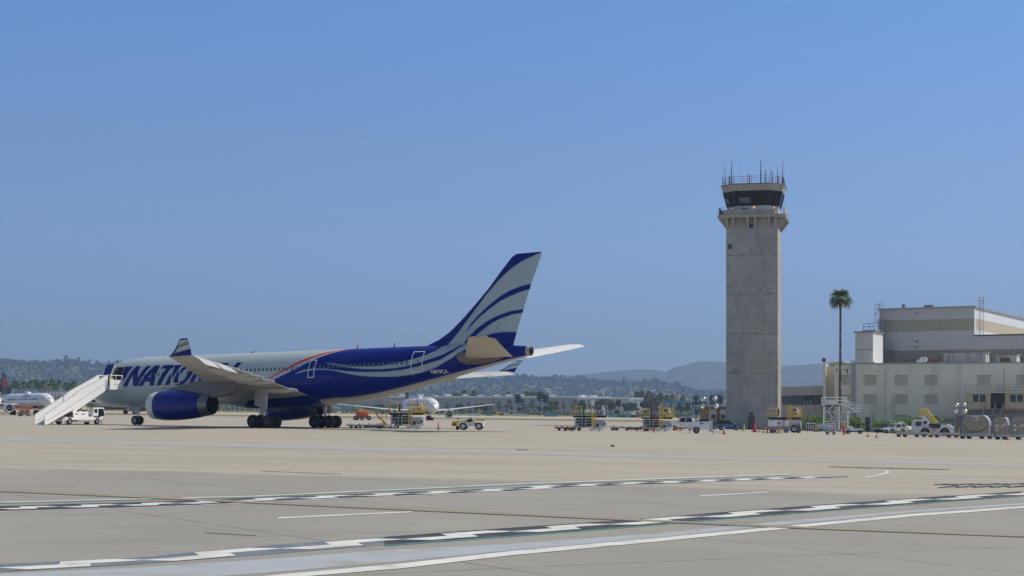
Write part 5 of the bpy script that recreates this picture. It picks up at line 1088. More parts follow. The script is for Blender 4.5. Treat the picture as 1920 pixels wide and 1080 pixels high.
WT = [(470, 1084), (520, 1078.5), (750, 1058), (960, 1034), (1210, 1011.5), (1460, 988), (1710, 964.5), (1920, 949.5), (2000, 944.5)]; WB = [(470, 1092), (520, 1086), (750, 1067), (960, 1042), (1210, 1018.5), (1460, 993.5), (1710, 969), (1920, 953.2), (2000, 948)]
strip('painted_line', WT, WB, PW, .008)
strip('painted_line', [(-60, 1080), (0, 1076), (250, 1065), (480, 1050), (720, 1032), (960, 1020), (1210, 1002), (1460, 978), (1710, 957), (1920, 943)], [(-60, 1100), (0, 1098), (250, 1092), (480, 1076), (720, 1056), (960, 1032), (1210, 1010), (1460, 985), (1710, 961), (1920, 946.5)], PBL, .003)
YL = [(-60, 916.7), (0, 919.5), (250, 930.7), (480, 941.5), (750, 954), (960, 963.7), (1210, 975.5), (1460, 987.3), (1660, 995), (1920, 1005), (2000, 1008)]
strip('painted_line', off(YL, -.9), off(YL, 3.1), PKF, .010); strip('painted_line', off(YL, .2), off(YL, 2.), PYL, .013)
strip('painted_line', [(522, 970.3), (640, 965), (772, 959.2)], [(522, 973), (640, 967.2), (772, 961)], PW, .006); strip('painted_line', [(1312, 929.3), (1440, 922.3)], [(1312, 931), (1440, 923.8)], PW, .006)
strip('tar_joint', [(1555, 874.8), (1600, 875.6), (1780, 880)], [(1555, 876), (1600, 877.6), (1780, 881.4)], CRACK, .006); strip('tar_joint', [(385, 999), (480, 1004.3)], [(385, 999.8), (480, 1005)], CRACK, .006); strip('tar_joint', [(490, 884), (520, 884.3), (640, 889)], [(490, 884.5), (520, 884.9), (640, 889.4)], CRACK, .006)
strip('painted_line', [(0, 820), (500, 834), (1000, 847), (1350, 857), (1600, 862.5), (1920, 871)], [(0, 826.5), (500, 840), (1000, 852.6), (1350, 861.8), (1600, 866.6), (1920, 874.5)], GREYP, .006)
strip('painted_line', [(1480, 893), (1640, 895), (1920, 901.5)], [(1480, 893.8), (1640, 896), (1920, 902.6)], PALE, .006)
arc = [(1622, 895), (1640, 892.5), (1655, 889.5), (1664, 886.5), (1664.5, 884), (1655, 881.3), (1640, 879)]; mb = MB(); vs = []
for i, (x, y) in enumerate(arc):
    for d in (-1, 1):
        p = at(x + (3.2 * d if 2 <= i <= 5 else 0), y + (.75 * d if i < 2 else .35 * d if i < 6 else -.7 * d)); vs.append((p.x, p.y, p.z + .007))
mb.add(vs, [(2 * i, 2 * i + 1, 2 * i + 3, 2 * i + 2) for i in range(len(arc) - 1)]); mb.build('painted_line', PW)['kind'] = 'structure'
for i in range(11):                                     # worn dark block lettering seen at a grazing angle
    x = 1752 + i * 16; y0, y1 = 906.6 + (i % 3) * .5 - i * .12, 914.4 - (i % 2) * 1.2 - i * .05
    strip('painted_block', [(x, y0 + 1.4), (x + 26, y0)], [(x, y0 + 3.2), (x + 26, y0 + 2.)], PK, .006); strip('painted_block', [(x + 8, y1 - 1), (x + 30, y1 - 2.2)], [(x + 8, y1 + .8), (x + 30, y1 - .3)], PK, .009 + .0005 * i)
# grit and dry weed tufts scattered in the joints of the old concrete: nobody could count them
rn = random.Random(21); mb = MB(); GRIT = mat('grit_and_weeds', (.09, .085, .05), .9, var=.4, scale=4.)
for i in range(420):
    D = rn.uniform(42, 175); X = rn.uniform(-.31, .31) * D; p = gp(X, D); r = rn.uniform(.006, .018) * (1 if rn.random() < .93 else 1.8)
    mb.add([p + Vector((-r * 1.4, 0, 0)), p + Vector((0, -r, 0)), p + Vector((r * 1.4, 0, 0)), p + Vector((0, r, 0)), p + Vector((rn.uniform(-r, r) * .5, 0, r * rn.uniform(.3, .9)))], [(0, 1, 4), (1, 2, 4), (2, 3, 4), (3, 0, 4)])
tag(mb.build('grit', GRIT), 'scattered grit and small dry weeds across the old tan concrete', 'grit', kind='stuff')
# ------------------------------------------------------------------ vehicles and ground equipment
def gscale(px, py): return F_PX / at(px, py).y
PURPLE = mat('logo_purple', (.07, .02, .2), .5, var=.02); LOGOO = mat('logo_orange', (.8, .2, .02), .5, var=.02); WLABEL = mat('white_label', (.72, .72, .72), .6, var=.03)
def logo(par, o, size, plate=True, xd=(1, 0, 0), up=(0, 0, 1)):
    M = frame_m(o, xd, up); x = M.to_3x3() @ Vector((1, 0, 0)); y = M.to_3x3() @ Vector((0, 1, 0)); n = x.cross(y); c = Vector(o)
    lb = None
    if plate:
        a, b = size * 1.55, size * .62; lb = MB().loft([[c - x * a - y * b, c + x * a - y * b, c + x * a + y * b * 1.6, c - x * a + y * b * 1.6], [c - x * a - y * b + n * .01, c + x * a - y * b + n * .01, c + x * a + y * b * 1.6 + n * .01, c - x * a + y * b * 1.6 + n * .01]]).build('label_plate', WLABEL, par)
    q = lb or par
    text_mb('Fed', size, frame_m(c + n * .016 - x * size * .0 + y * 0, xd, up) , 0, .03, 'RIGHT').build('lettering', PURPLE, q)
    text_mb('Ex', size, frame_m(c + n * .016, xd, up), 0, .03, 'LEFT').build('lettering', LOGOO, q)

# boarding stairs truck; +x runs from the foot of the stairs in to the cabin door
sa = math.atan2(CA, SA); dl = air.matrix_world @ Vector(skin(6.0, 4.66)); sf = gp(dl.x - SA * 11.46, dl.y - CA * 11.46)
SV = thing('boarding_stairs', 'white mobile boarding stairs truck docked at the open front door', 'boarding stairs', sf, sa)
inv_ = Matrix.Translation(sf) @ Matrix.Rotation(sa, 4, 'Z'); dloc = inv_.inverted() @ dl
RUN, RISE = dloc.x - 2.15, dloc.z - .05; yc = 0.
def slope(x): return RISE * x / RUN
PWH = mat('stairs_white_panel', (.88, .88, .88), .4, var=.03)
NS = 22; mb = MB()
for k in range(NS): x = RUN * k / NS; mb.b2(x, x + RUN / NS + .03, -.62, .62, slope(x) + .02, slope(x) + RISE / NS)
mb.build('steps', LGREY, SV)
XM = RUN * .42
for y, nm in ((-.72, 'side_panel'), (.72, 'side_panel')):
    MB().prism([(-.25, .02), (.0, .02), (XM + .3, slope(XM) - .05), (XM + .3, slope(XM) + 1.42), (-.25, 1.05)], y - .03, y + .03).build(nm, PWH, SV)
    yy = y * .9; MB().prism([(XM, slope(XM) - .55), (RUN, slope(RUN) - .3), (RUN, slope(RUN) + 1.25), (XM + .9, slope(XM + .9) + 1.45), (XM, slope(XM) + 1.3)], yy - .03, yy + .03).build(nm, PWH, SV)
    mb = MB().path([(-.25, y, 1.1), (XM + .3, y, slope(XM) + 1.5)], .035).path([(XM, yy, slope(XM) + 1.4), (XM + .9, yy, slope(XM + .9) + 1.5), (RUN, yy, slope(RUN) + 1.3), (RUN + .5, yy, slope(RUN) + 1.3)], .035).path([(.1, y - .035, .45), (XM, y - .035, slope(XM) + .45)], .03).path([(XM, yy - .035, slope(XM) + .45), (RUN, yy - .035, slope(RUN) + .5)], .03); mb.build('handrail', MGREY, SV)
mb = MB()
for y in (-.55, .55): mb.prism([(.6, .15), (RUN, slope(RUN) - .55), (RUN, slope(RUN) - .2), (.5, .25)], y - .06, y + .06)
for k in range(9): x = 2 + k * (RUN - 2.5) / 8; mb.tube((x, -.55, slope(x) - .25), (x, .55, slope(x) - .25), .05, n=5)
mb.build('stringer', MGREY, SV)
P0 = RUN; P1 = dloc.x - .12
pf = MB().b2(P0, P1, -.95, 1.0, RISE - .25, RISE).build('platform', LGREY, SV)
MB().b2(P0 - .05, P1, -1.03, -.97, RISE - .35, RISE + .72).build('platform_panel', PWH, pf); MB().b2(P0 - .05, P1, 1.0, 1.06, RISE - .35, RISE + .72).build('platform_panel', PWH, pf)
mb = MB().rail([(P0, -1.0, RISE), (P0 + .9, -1.0, RISE), (P1 - .2, -1.0, RISE), (P1, -1.0, RISE)], 1.22, .04, 0); mb.rail([(P0, 1.03, RISE), (P1, 1.03, RISE)], 1.22, .04, 0); mb.build('platform_rail', PWH, pf)
MB().box((P0 + .35, -.85, RISE + .82), (.5, .2, .2)).build('yellow_box', YELLOW, pf)
text_mb('LINCOLN', .2, frame_m((P0 + (P1 - P0) * .5, -1.045, RISE + .15), (1, 0, 0), (0, 0, 1)), 0, 0).build('lettering', MGREY, pf)
def tx(x): return 3.3 + (x - 4.6) * .737
ch = MB().b2(tx(3.6), tx(11.6), -.85, .85, .5, .85); ch.b2(tx(3.3), tx(4.0), -.8, .8, .35, .6).b2(tx(6.6), tx(9.2), -.7, .7, .3, .5); CHS = ch.build('chassis', PWH, SV, bevel=.03)
for x in (4.6, 10.3):
    for y in (-.75, .75): wheel(SV, tx(x), y, .38, .28)
    MB().box((tx(x), -.86, .9), (1.0, .1, .1)).box((tx(x), .86, .9), (1.0, .1, .1)).build('fender', BLACK, CHS)
MB().b2(tx(5.4), tx(8.6), -.75, .75, .85, 1.4).build('engine_hood', PWH, SV, bevel=.06); MB().prism([(tx(4.0), .86), (tx(5.35), .86), (tx(5.35), 1.35), (tx(4.9), 1.45)], -.7, .7).build('intake_grille', BLACK, SV); MB().b2(tx(5.9), tx(6.3), -.765, -.74, 1.1, 1.2).b2(tx(7.2), tx(7.8), -.765, -.74, 1.1, 1.2).build('hood_vent', DGREY, SV)
cb = MB().prism([(tx(9.4), .85), (tx(11.9), .85), (tx(11.95), 1.2), (tx(11.75), 1.85), (tx(9.6), 1.85)], -.8, .8).build('cab', PWH, SV, bevel=.05)
MB().prism([(tx(10.55), .95), (tx(11.72), .95), (tx(11.74), 1.25), (tx(11.6), 1.74), (tx(10.55), 1.74)], -.825, -.79).b2(tx(9.75), tx(10.3), -.825, -.79, 1.3, 1.7).build('cab_window', GLASS, cb); MB().box((tx(11.97), 0, 1.45), (.06, 1.4, .55), ry=-.2).build('windscreen', GLASS, cb)
mb = MB()
for y in (-.5, .5): mb.tube((tx(7.0), y, 1.95), (tx(9.2), y, .95), .09, n=6).tube((tx(9.0), y, 1.9), (tx(7.6), y, 1.2), .07, n=6).tube((tx(7.0), y, 1.95), (tx(9.0), y, 1.9), .07, n=6)
mb.tube((tx(8.2), 0, 1.5), (tx(8.0), 0, slope(tx(8.)) - .5), .1); mb.build('lift_frame', DGREY, SV)
MB().box((tx(7.8), -.45, slope(tx(7.8)) - .75), (.8, .5, .4)).build('pump_box', LGREY, SV); MB().box((tx(8.6), -.72, slope(tx(8.)) - .9), (.3, .06, .22)).build('warning_plate', YELLOW, SV)
for x in (3.5, 11.0): MB().tube((tx(x), -.95, 0), (tx(x), -.95, .5), .05).tube((tx(x), .95, 0), (tx(x), .95, .5), .05).build('stabiliser_leg', MGREY, SV)

# scissor lift and boom lift far behind
def scissor(px, py):
    t = thing('scissor_lift', 'red scissor lift parked beside the white jet at far left', 'lift', at(px, py))
    MB().b2(-1.1, 1.1, -.6, .6, .3, .75).build('base', MGREY, t); mb = MB()
    for k in range(2):
        for y in (-.5, .5): z = .75 + k * .2; mb.tube((-1.0, y, z), (1.0, y, z + .2), .05).tube((1.0, y, z), (-1.0, y, z + .2), .05)
    mb.build('scissor_arms', LIFTRED, t); MB().b2(-1.3, 1.3, -.7, .7, 1.15, 1.27).build('platform', LIFTRED, t)
    mb = MB().rail([(-1.28, -.68, 1.27), (-.4, -.68, 1.27), (.4, -.68, 1.27), (1.28, -.68, 1.27), (1.28, .68, 1.27), (-1.28, .68, 1.27), (-1.28, -.68, 1.27)], .95, .05, 1); mb.build('guard_rail', LIFTRED, t)
    MB().box((.7, -.5, 1.85), (.4, .3, .3)).build('control_box', YELLOW, t)
    for x in (-.8, .8):
        for y in (-.55, .55): wheel(t, x, y, .3, .22, LIFTRED)
scissor(46, 780.5)
t = thing('boom_lift', 'orange boom lift with folded yellow boom under the big jet\'s belly', 'lift', at(678, 788))
MB().b2(-1.1, 1.35, -.9, .9, .9, 1.75).build('turret', LIFTRED, t, bevel=.15); MB().b2(-1.2, 1.3, -.7, .7, .4, .9).build('chassis', ORANGE, t); text_mb('JLG', .35, frame_m((-.5, -.92, 1.3), (1, 0, 0), (0, 0, 1)), 0, .02).build('lettering', BLACK, t)
for x, y in ((-1.15, -.9), (.15, -.95), (1.45, -.75), (-1.0, .9), (1.4, .9)): wheel(t, x, y, .45, .35)
BY = mat('boom_cream', (.7, .55, .22), .5); MB().loft([[(-.45, -.2, 1.75), (-.45, .2, 1.75), (-.45, .2, 2.35), (-.45, -.2, 2.35)], [(2.7, -.12, 1.4), (2.7, .12, 1.4), (2.7, .12, 1.62), (2.7, -.12, 1.62)]]).build('boom', BY, t)
MB().tube((2.75, 0, 1.5), (3.6, 0, .35), .14).b2(3.4, 4.0, -.4, .4, .25, .4).build('jib', DKRED, t); MB().rail([(3.9, -.4, .4), (4.9, -.4, .4), (4.9, .4, .4), (3.9, .4, .4)], .85, .04, 1).build('basket', DKRED, t)

# cargo loaders; x to the right, -y towards the camera
def loader(px, py, label, sc, green=False, txt=True, white_cage=False):
    b_ = at(px, py); t = thing('cargo_loader', label, 'cargo loader', b_, R(-3), 'cargo loaders on the apron', sc)
    dk = MB().b2(0, 3.9, -1.2, 1.2, 1.58, 1.72).b2(.1, 3.8, -1.22, -1.18, 1.50, 1.6).build('deck', BLACK, t)
    mb = MB()
    for k in range(9): mb.tube((.2 + k * .42, -1.1, 1.75), (.2 + k * .42, 1.1, 1.75), .05, n=6)
    mb.build('rollers', GALV, dk)
    for x0 in (.2, 1.3):
        f = MB().b2(x0, x0 + .16, -1.0, 1., .45, 1.4).b2(x0 + .85, x0 + 1.0, -1.0, 1., .45, 1.4).b2(x0 + .16, x0 + .85, -1.0, -.85, 1.12, 1.22).b2(x0 + .16, x0 + .85, -1.0, -.85, .82, .9).b2(x0, x0 + 1.0, -.95, -.8, .42, .5); f.build('lift_frame', LGREY, t)
        MB().b2(x0 + .17, x0 + .84, -.8, .9, .5, 1.45).build('machine_box', DGREY, t)
    MB().b2(1.22, 1.28, -1, 1, .4, 1.5).b2(1.15, 1.35, -1.05, -.9, .4, 1.55).build('mast', BLACK, t); MB().box((1.15, -1.08, 1.47), (.12, .05, .12)).box((1.42, -1.08, 1.47), (.12, .05, .12)).build('bracket', YELLOW, t)
    MB().b2(2.35, 3.6, -.95, .95, .3, 1.25).build('engine_cover', LGREY, t); MB().b2(2.55, 2.95, -.97, -.9, .5, .8).build('opening', BLACK, t)
    MB().box((.55, -.83, .6), (.25, .1, .3)).build('hose_reel', OFFWHITE, t)
    MB().b2(1.95, 3.55, -1.25, -.75, .1, .32).b2(1.9, 2.3, -1.4, -.7, .02, .12).b2(3.0, 3.9, -1.2, -.6, .32, .5).build('base_frame', WHITE, t, bevel=.02); MB().b2(0.1, 2.0, -1.0, -.8, .30, .38).build('side_rail', YELLOW, t)
    cw = MB().b2(3.5, 3.9, -1.15, -.6, .3, 1.25).build('console_column', WHITE, t, bevel=.04); MB().b2(3.55, 3.7, -1.17, -1.1, .6, .95).build('panel', BLACK, cw)
    for x, y in ((.7, -.7), (3.0, -.7), (.7, .7), (3.0, .7)): wheel(t, x, y, .24, .2)
    mb = MB()
    for s in (-.2, .2): mb.tube((2.45 + s, -1.32, .35), (2.45 + s, -1.32, 3.2 if not white_cage else 2.0), .045, n=5)
    for k in range(13 if not white_cage else 7): mb.tube((2.25, -1.32, .5 + k * .22), (2.65, -1.32, .5 + k * .22), .035, n=5)
    if white_cage: mb.tube((2.15, -1.3, .4), (2.15, -1.3, 3.0), .03)
    mb.build('ladder', YELLOW, t)
    MB().rail([(0.03, -1.15, 1.72), (1.05, -1.15, 1.72), (1.05, -.4, 1.72), (.03, -.4, 1.72), (.03, -1.15, 1.72)], 1.05, .04, 1).build('guard_rail', YELLOW, t)
    MB().box((1.2, -.9, 2.3), (.2, .25, .9)).build('lamp_post', DGREY, t)
    YC = GALV if white_cage else YELLOW
    MB().rail([(2.75, -1.1, 1.72), (3.3, -1.1, 1.72), (3.95, -1.1, 1.72), (3.95, .2, 1.72), (2.75, .2, 1.72), (2.75, -1.1, 1.72)], 1.15, .04, 1).build('operator_rail', YC, t)
    if not white_cage: MB().b2(2.95, 3.95, -1.16, -1.1, 1.72, 2.05).build('toe_board', YELLOW, t)
    op = MB().loft([[(3.35, -1.0, 1.72), (3.75, -1.0, 1.72), (3.75, -.5, 1.72), (3.35, -.5, 1.72)], [(3.3, -1.0, 2.6), (3.72, -1.0, 2.6), (3.72, -.5, 2.6), (3.3, -.5, 2.6)], [(3.15, -.95, 2.85), (3.5, -.95, 2.9), (3.5, -.5, 2.9), (3.15, -.5, 2.85)]]).build('control_stand', WHITE, t); MB().b2(3.2, 3.42, -1.03, -.9, 1.9, 2.3).b2(3.12, 3.3, -1.0, -.6, 2.45, 2.75).build('control_panel', BLACK, op)
    return t
loader(731, 803.5, 'cargo loader with yellow rails and tall yellow ladder under the big jet\'s tail', 1.)
loader(1074.5, 807.5, 'cargo loader with white operator cage in front of the white warehouse', 1.0, white_cage=True)
loader(1202, 808.5, 'cargo loader with yellow rails left of the white pickup', .98)
loader(1439, 809.5, 'cargo loader behind the white generator, at the foot of the tower', 1.18)
def flat_dolly(px0, px1, py, label, rusty=False, tow=True, wheels=(.12, .24, .36), name='flat_dolly'):
    b_ = at((px0 + px1) / 2, py); L = (px1 - px0) / F_PX * b_.y; t = thing(name, label, 'dolly', b_, R(-4))
    MB().b2(-L / 2, L / 2, -.9, .9, .28, .42).build('deck', RUST if rusty else MGREY, t)
    mb = MB()
    for k in range(int(L / .3)): mb.tube((-L / 2 + .15 + k * .3, -.85, .44), (-L / 2 + .15 + k * .3, .85, .44), .045, n=5)
    mb.build('rollers', RUST if rusty else GALV, t); MB().b2(-L * .05, L * .48, -.8, .8, .12, .27).build('underframe', RUST if rusty else DGREY, t)
    for f in wheels: wheel(t, -L / 2 + L * f, -.7, .17, .14)
    for f in (.2, .8): wheel(t, -L / 2 + L * f, .7, .17, .14)
    for f in (.1, .35, .6, .92): MB().box((-L / 2 + L * f, -.88, .5), (.12, .06, .14)).build('side_stop', RED if not rusty else RUST, t)
    return t
flat_dolly(652, 722, 803.5, 'long flat roller dolly left of the loader under the jet\'s tail')
flat_dolly(1145, 1206, 807.5, 'grey flat roller dolly beside the loader left of the white pickup', wheels=(.05, .13, .5))
flat_dolly(1040, 1080, 808, 'rusty brown roller platform left of the white-caged loader', True, wheels=(.5,))
def tow_unit(px, py, label):
    t = thing('tow_unit', label, 'tow unit', at(px, py), R(-3)); MB().loft([[(-.85, -.5, .3), (.9, -.5, .3), (.9, .5, .3), (-.85, .5, .3)], [(-.75, -.45, .6), (.85, -.45, .5), (.85, .45, .5), (-.75, .45, .6)]]).build('body', WHITE, t); MB().loft([[(-.15, -.55, .42), (.35, -.55, .42), (.35, -.4, .42), (-.15, -.4, .42)], [(-.55, -.52, 1.25), (-.42, -.52, 1.25), (-.42, -.44, 1.25), (-.55, -.44, 1.25)]]).build('handle', YELLOW, t); MB().b2(-.3, 1.2, -.45, .4, .1, .25).build('frame', LGREY, t); MB().box((-.9, -.5, .5), (.2, .06, .12)).build('reflector', RED, t)
    for x in (-.5, .6): wheel(t, x, -.4, .16, .12)
tow_unit(723, 803.8, 'white tow unit with raised yellow handle under the jet\'s tail'); tow_unit(1216, 808.5, 'white tow unit with raised yellow handle left of the pickup')
# belt loader
bl = at(879, 806); t = thing('belt_loader', 'white and yellow belt loader standing alone right of the jet\'s tail', 'belt loader', bl, R(-4))
MB().b2(-1.1, 1.65, -.75, .75, .38, .85).build('body', WHITE, t, bevel=.05); MB().loft([[(-1.75, -.4, .72), (1.8, -.4, 1.0), (1.8, .4, 1.0), (-1.75, .4, .72)], [(-1.75, -.4, .90), (1.8, -.4, 1.14), (1.8, .4, 1.14), (-1.75, .4, .90)]]).build('conveyor', YELLOW, t); MB().loft([[(-1.75, -.33, .905), (1.8, -.33, 1.145), (1.8, .33, 1.145), (-1.75, .33, .905)], [(-1.75, -.33, .93), (1.8, -.33, 1.17), (1.8, .33, 1.17), (-1.75, .33, .93)]]).build('belt', BLACK, t)
MB().b2(-1.8, -1.05, -.7, .7, .45, .72).b2(-1.8, -1.2, -.72, -.6, .38, .5).build('front_frame', YELLOW, t); MB().b2(-1.78, -1.3, -.74, -.71, .55, .72).build('bumper', BLACK, t)
for x in (-.55, 1.15): wheel(t, x, -.7, .4, .24, hub=OFFWHITE); wheel(t, x, .7, .4, .24)
MB().b2(-1.4, -1.05, -.2, .2, 0, .4).build('jack', BLACK, t); MB().tube((-1.15, -.35, 1.0), (-1.15, -.35, 1.22), .03).box((-1.15, -.35, 1.25), (.2, .1, .1)).build('lamp', BLACK, t)
MB().b2(-.1, .35, -.72, -.35, .86, 1.2).build('seat', BLACK, t); MB().tube((.45, -.55, .9), (.3, -.55, 1.32), .03).box((.25, -.5, 1.33), (.3, .3, .04)).build('steering', BLACK, t); MB().b2(.55, .75, -.74, -.5, .86, 1.3).build('dash', WHITE, t); MB().b2(1.55, 1.8, -.45, -.41, .98, 1.14).build('end_plate', YELLOW, t)
logo(t, (.95, -.76, .6), .2, False); MB().b2(.1, .4, -.765, -.75, .6, .66).build('mark', RED, t)

# cones, bollards, small things
CONEW = mat('cone_white_band', (.75, .75, .74), .5); CONEO = mat('cone_orange', (.72, .13, .03), .6, var=.06)
def cone(px, py, h, label, m=CONEO, band=True, grp=None, base=BLACK, slim=False):
    t = thing('traffic_cone', label, 'cone', at(px, py), .3, grp); r = h * (.2 if not slim else .15)
    MB().b2(-r * 1.5, r * 1.5, -r * 1.5, r * 1.5, 0, h * .06).build('base', base, t, bevel=.01); MB().lathe([(h * .06, r), (h * .95, r * .25), (h, r * .22), (h, .001)], (0, 0, 0), 'Z', 16).build('cone', m, t, True, auto=50)
    if band:
        for a, b in ((.42, .6), (.72, .84)): MB().lathe([(h * a, r * (1 - .8 * (a - .06)) + .004), (h * b, r * (1 - .8 * (b - .06)) + .004)], (0, 0, 0), 'Z', 16).build('band', CONEW, t, True)
    return t
REDC = mat('red_cone', (.62, .05, .03), .6, var=.05)
cone(822, 805.5, .8, 'slim red marker cone right of the loader under the jet\'s tail', REDC, False, slim=True); cone(1225.5, 811, .42, 'small orange cone before the loader left of the pickup', band=False); cone(1357.5, 814, .88, 'orange and white cone in front of the blue hatchback')
cone(1415, 810.3, 1.4, 'tall red cone with black foot before the tower door', REDC, False); cone(1627, 819, .64, 'orange and white cone before the beige building door, left of two'); cone(1643.5, 820.5, .62, 'orange and white cone below the low hedge mound, right of two'); cone(1889.5, 825, .68, 'orange and white cone before the cargo containers')
cone(1266, 807.5, .85, 'slim red cone beside the pickup wheel, left of two', REDC, False, slim=True); cone(1276, 807.5, .9, 'slim red cone behind the yellow box by the pickup', REDC, False, slim=True)
t = cone(1395, 808.3, 1.15, 'lime green marker cone with red lamp head, left of the tower door', LIME, False, base=LIME, slim=True); MB().box((0, 0, 1.22), (.28, .2, .24)).build('lamp', DKRED, t, bevel=.04)
t = cone(1151, 801.5, .5, 'brown stub marker left end of the grey flat dolly', RUST, False, slim=True)
t = thing('yellow_box', 'small yellow box on the ground beside the white pickup', 'box', at(1270, 806)); MB().b2(-.2, .2, -.15, .15, 0, .26).build('case', YELLOW, t, bevel=.03); MB().b2(-.21, .21, -.16, .16, .26, .3).build('lid', YELLOW, t)
for px_, py_, lab in ((1293, 812.5, 'short grey ground post left of the floodlight trailer wheel'), (1337, 814, 'short grey ground post right of the floodlight trailer')):
    t = thing('ground_post', lab, 'post', at(px_, py_)); MB().tube((0, 0, 0), (0, 0, .42), .07).build('post', GALV, t); MB().tube((0, 0, .42), (0, 0, .46), .085).build('cap', MGREY, t)
for px_, py_, lab, r in ((1148.5, 837.5, 'dark scrap lying on the empty apron right of centre', .12), (979, 844, 'thin dark rubber strip lying on the apron', .0), (1424, 809.5, 'small dark block right of the tall red cone', .13)):
    t = thing('debris', lab, 'debris', at(px_, py_)); (MB().b2(-.35, .35, -.04, .04, 0, .03) if r == 0 else MB().lathe([(0, r), (r * .5, r * 1.1), (r, r * .4), (r, .001)], (0, 0, 0), 'Z', 7)).build('piece', BLACK, t)

# cars
def car(px0, px1, py, label, paint, kind='hatch', face=1, rot=0., roof=None, h=1.5, dz=0., D=None):
    b_ = at((px0 + px1) / 2, py)
    if D: b_ = gp(wx((px0 + px1) / 2, D), D)
    W = 1.8; vis = (px1 - px0) / F_PX * b_.y; L = (vis - W * abs(math.sin(rot))) / abs(math.cos(rot)); L = max(L, 3.4); t = thing({'pickup': 'pickup_truck', 'suv': 'parked_car', 'hatch': 'parked_car'}[kind], label, 'pickup' if kind == 'pickup' else 'car', b_, rot if face > 0 else rot + math.pi)
    r = .34 if kind == 'hatch' else .37; k = h / 1.5; fx, rx = L * .5 - .82, -L * .5 + .78; sill = .24
    def arch(cx): return [(cx + (r + .08) * math.cos(a), r + (r + .08) * math.sin(a)) for a in [R(d) for d in (200, 180, 150, 120, 90, 60, 30, 0, -20)]][::-1]
    belt = .93 * k
    top = {'hatch': [(L * .5, .5), (L * .5 - .03, .72 * k), (L * .5 - .35, .86 * k), (L * .5 - 1.15, belt), (-L * .5 + .1, belt + .03), (-L * .5, .7 * k), (-L * .5 + .02, .35)], 'suv': [(L * .5, .5), (L * .5 - .03, .82 * k), (L * .5 - .3, .93 * k), (L * .5 - 1.25, belt + .04), (-L * .5 + .08, belt + .06), (-L * .5, .75 * k), (-L * .5 + .02, .38)], 'pickup': [(L * .5, .55), (L * .5 - .03, .95), (L * .5 - .25, 1.06), (L * .5 - 1.2, 1.12), (-L * .5 + .05, 1.12), (-L * .5, 1.1), (-L * .5, .5)]}[kind]
    bot = [(rx - r - .2, .32)] + arch(rx)[::-1] + [(rx + r + .25, sill), (fx - r - .25, sill)] + arch(fx)[::-1] + [(fx + r + .15, .3)]
    poly = top + bot; W2 = W / 2
    rings = []
    for y, ins in ((-W2 + .06, .05), (-W2, .0), (W2, .0), (W2 - .06, .05)):
        rings.append([(x * (1 - ins * .25), y, z - (ins if z > belt - .02 else 0)) for x, z in poly])
    body = MB().loft(rings).build('body', paint, t, bevel=.03)
    MB().prism([(rx + r + .15, sill - .06), (fx - r - .15, sill - .06), (fx - r - .15, sill + .1), (rx + r + .15, sill + .1)], -W2 - .012, W2 + .012).build('sill', BLACK, body)
    if kind == 'pickup': gb = [(L * .5 - 1.15, 1.12), (L * .5 - 1.75, 1.78), (L * .5 - 3.1, 1.80), (L * .5 - 3.35, 1.12)]
    elif kind == 'suv': gb = [(L * .5 - 1.15, belt + .03), (L * .5 - 1.85, h), (-L * .5 + .75, h - .02), (-L * .5 + .15, belt + .05)]
    else: gb = [(L * .5 - 1.05, belt), (L * .5 - 1.7, h - .02), (-L * .5 + .6, h - .04), (-L * .5 + .12, belt + .02)]
    def gh(sc_, shr): return [[(x, y * sc_ * (1 if z < belt + .15 else .84), z) for x, z in gb] for y in (-W2 + .06, W2 - .06)]
    g = MB().loft(gh(1, 0)).build('windows', GLASS, t)
    xf, xr = gb[1][0], gb[2][0]; zt = gb[1][1]
    MB().loft([[(xf + .06, -W2 * .8, zt - .03), (xf + .06, W2 * .8, zt - .03), (xr - .1, W2 * .8, zt - .04), (xr - .1, -W2 * .8, zt - .04)], [(xf - .1, -W2 * .7, zt + .045), (xf - .1, W2 * .7, zt + .045), (xr + .05, W2 * .7, zt + .035), (xr + .05, -W2 * .7, zt + .035)]]).build('roof', roof or paint, t, bevel=.02)
    mb = MB(); xm = (gb[0][0] + gb[3][0]) / 2 - .1
    for s in (-1, 1):
        yb, yt = s * (W2 - .05), s * (W2 - .05) * .845
        for a, b in ((gb[0], gb[1]), (gb[3], gb[2]), ((xm, belt), (xm - .03, zt - .02))): mb.tube((a[0], yb, a[1]), (b[0], yt, b[1]), .045, n=5)
        if kind != 'pickup': mb.tube((gb[3][0] + .75, yb, gb[3][1]), (gb[2][0] + .35, yt, gb[2][1]), .05, n=5)
        mb.box((gb[0][0] - .25, s * (W2 + .08), belt + .12), (.12, .18, .13))
    mb.build('pillars', paint if kind == 'pickup' else roof or paint, t)
    for x in (fx, rx):
        for y in (-W2 + .13, W2 - .13): wheel(t, x, y, r, .22, hub=MGREY)
    for s in (-1, 1):
        MB().box((L * .5 - .1, s * .68, .68 * k), (.22, .3, .14)).build('headlight', MIRROR, t); MB().box((-L * .5 + .02, s * .72, .82 * k), (.1, .2, .22)).build('tail_light', RED, t)
        MB().box((xm - .25, s * (W2 + .005), belt - .14), (.16, .02, .035)).build('door_handle', paint, body)
    MB().box((L * .5 - .01, 0, .42), (.06, 1.5, .18)).box((-L * .5 + .01, 0, .42), (.06, 1.5, .16)).build('bumper', BLACK, t)
    if kind == 'pickup': MB().b2(-L * .5 + .12, L * .5 - 3.4, -W2 + .1, W2 - .1, 1.11, 1.13).build('bed', DGREY, t)
    return t
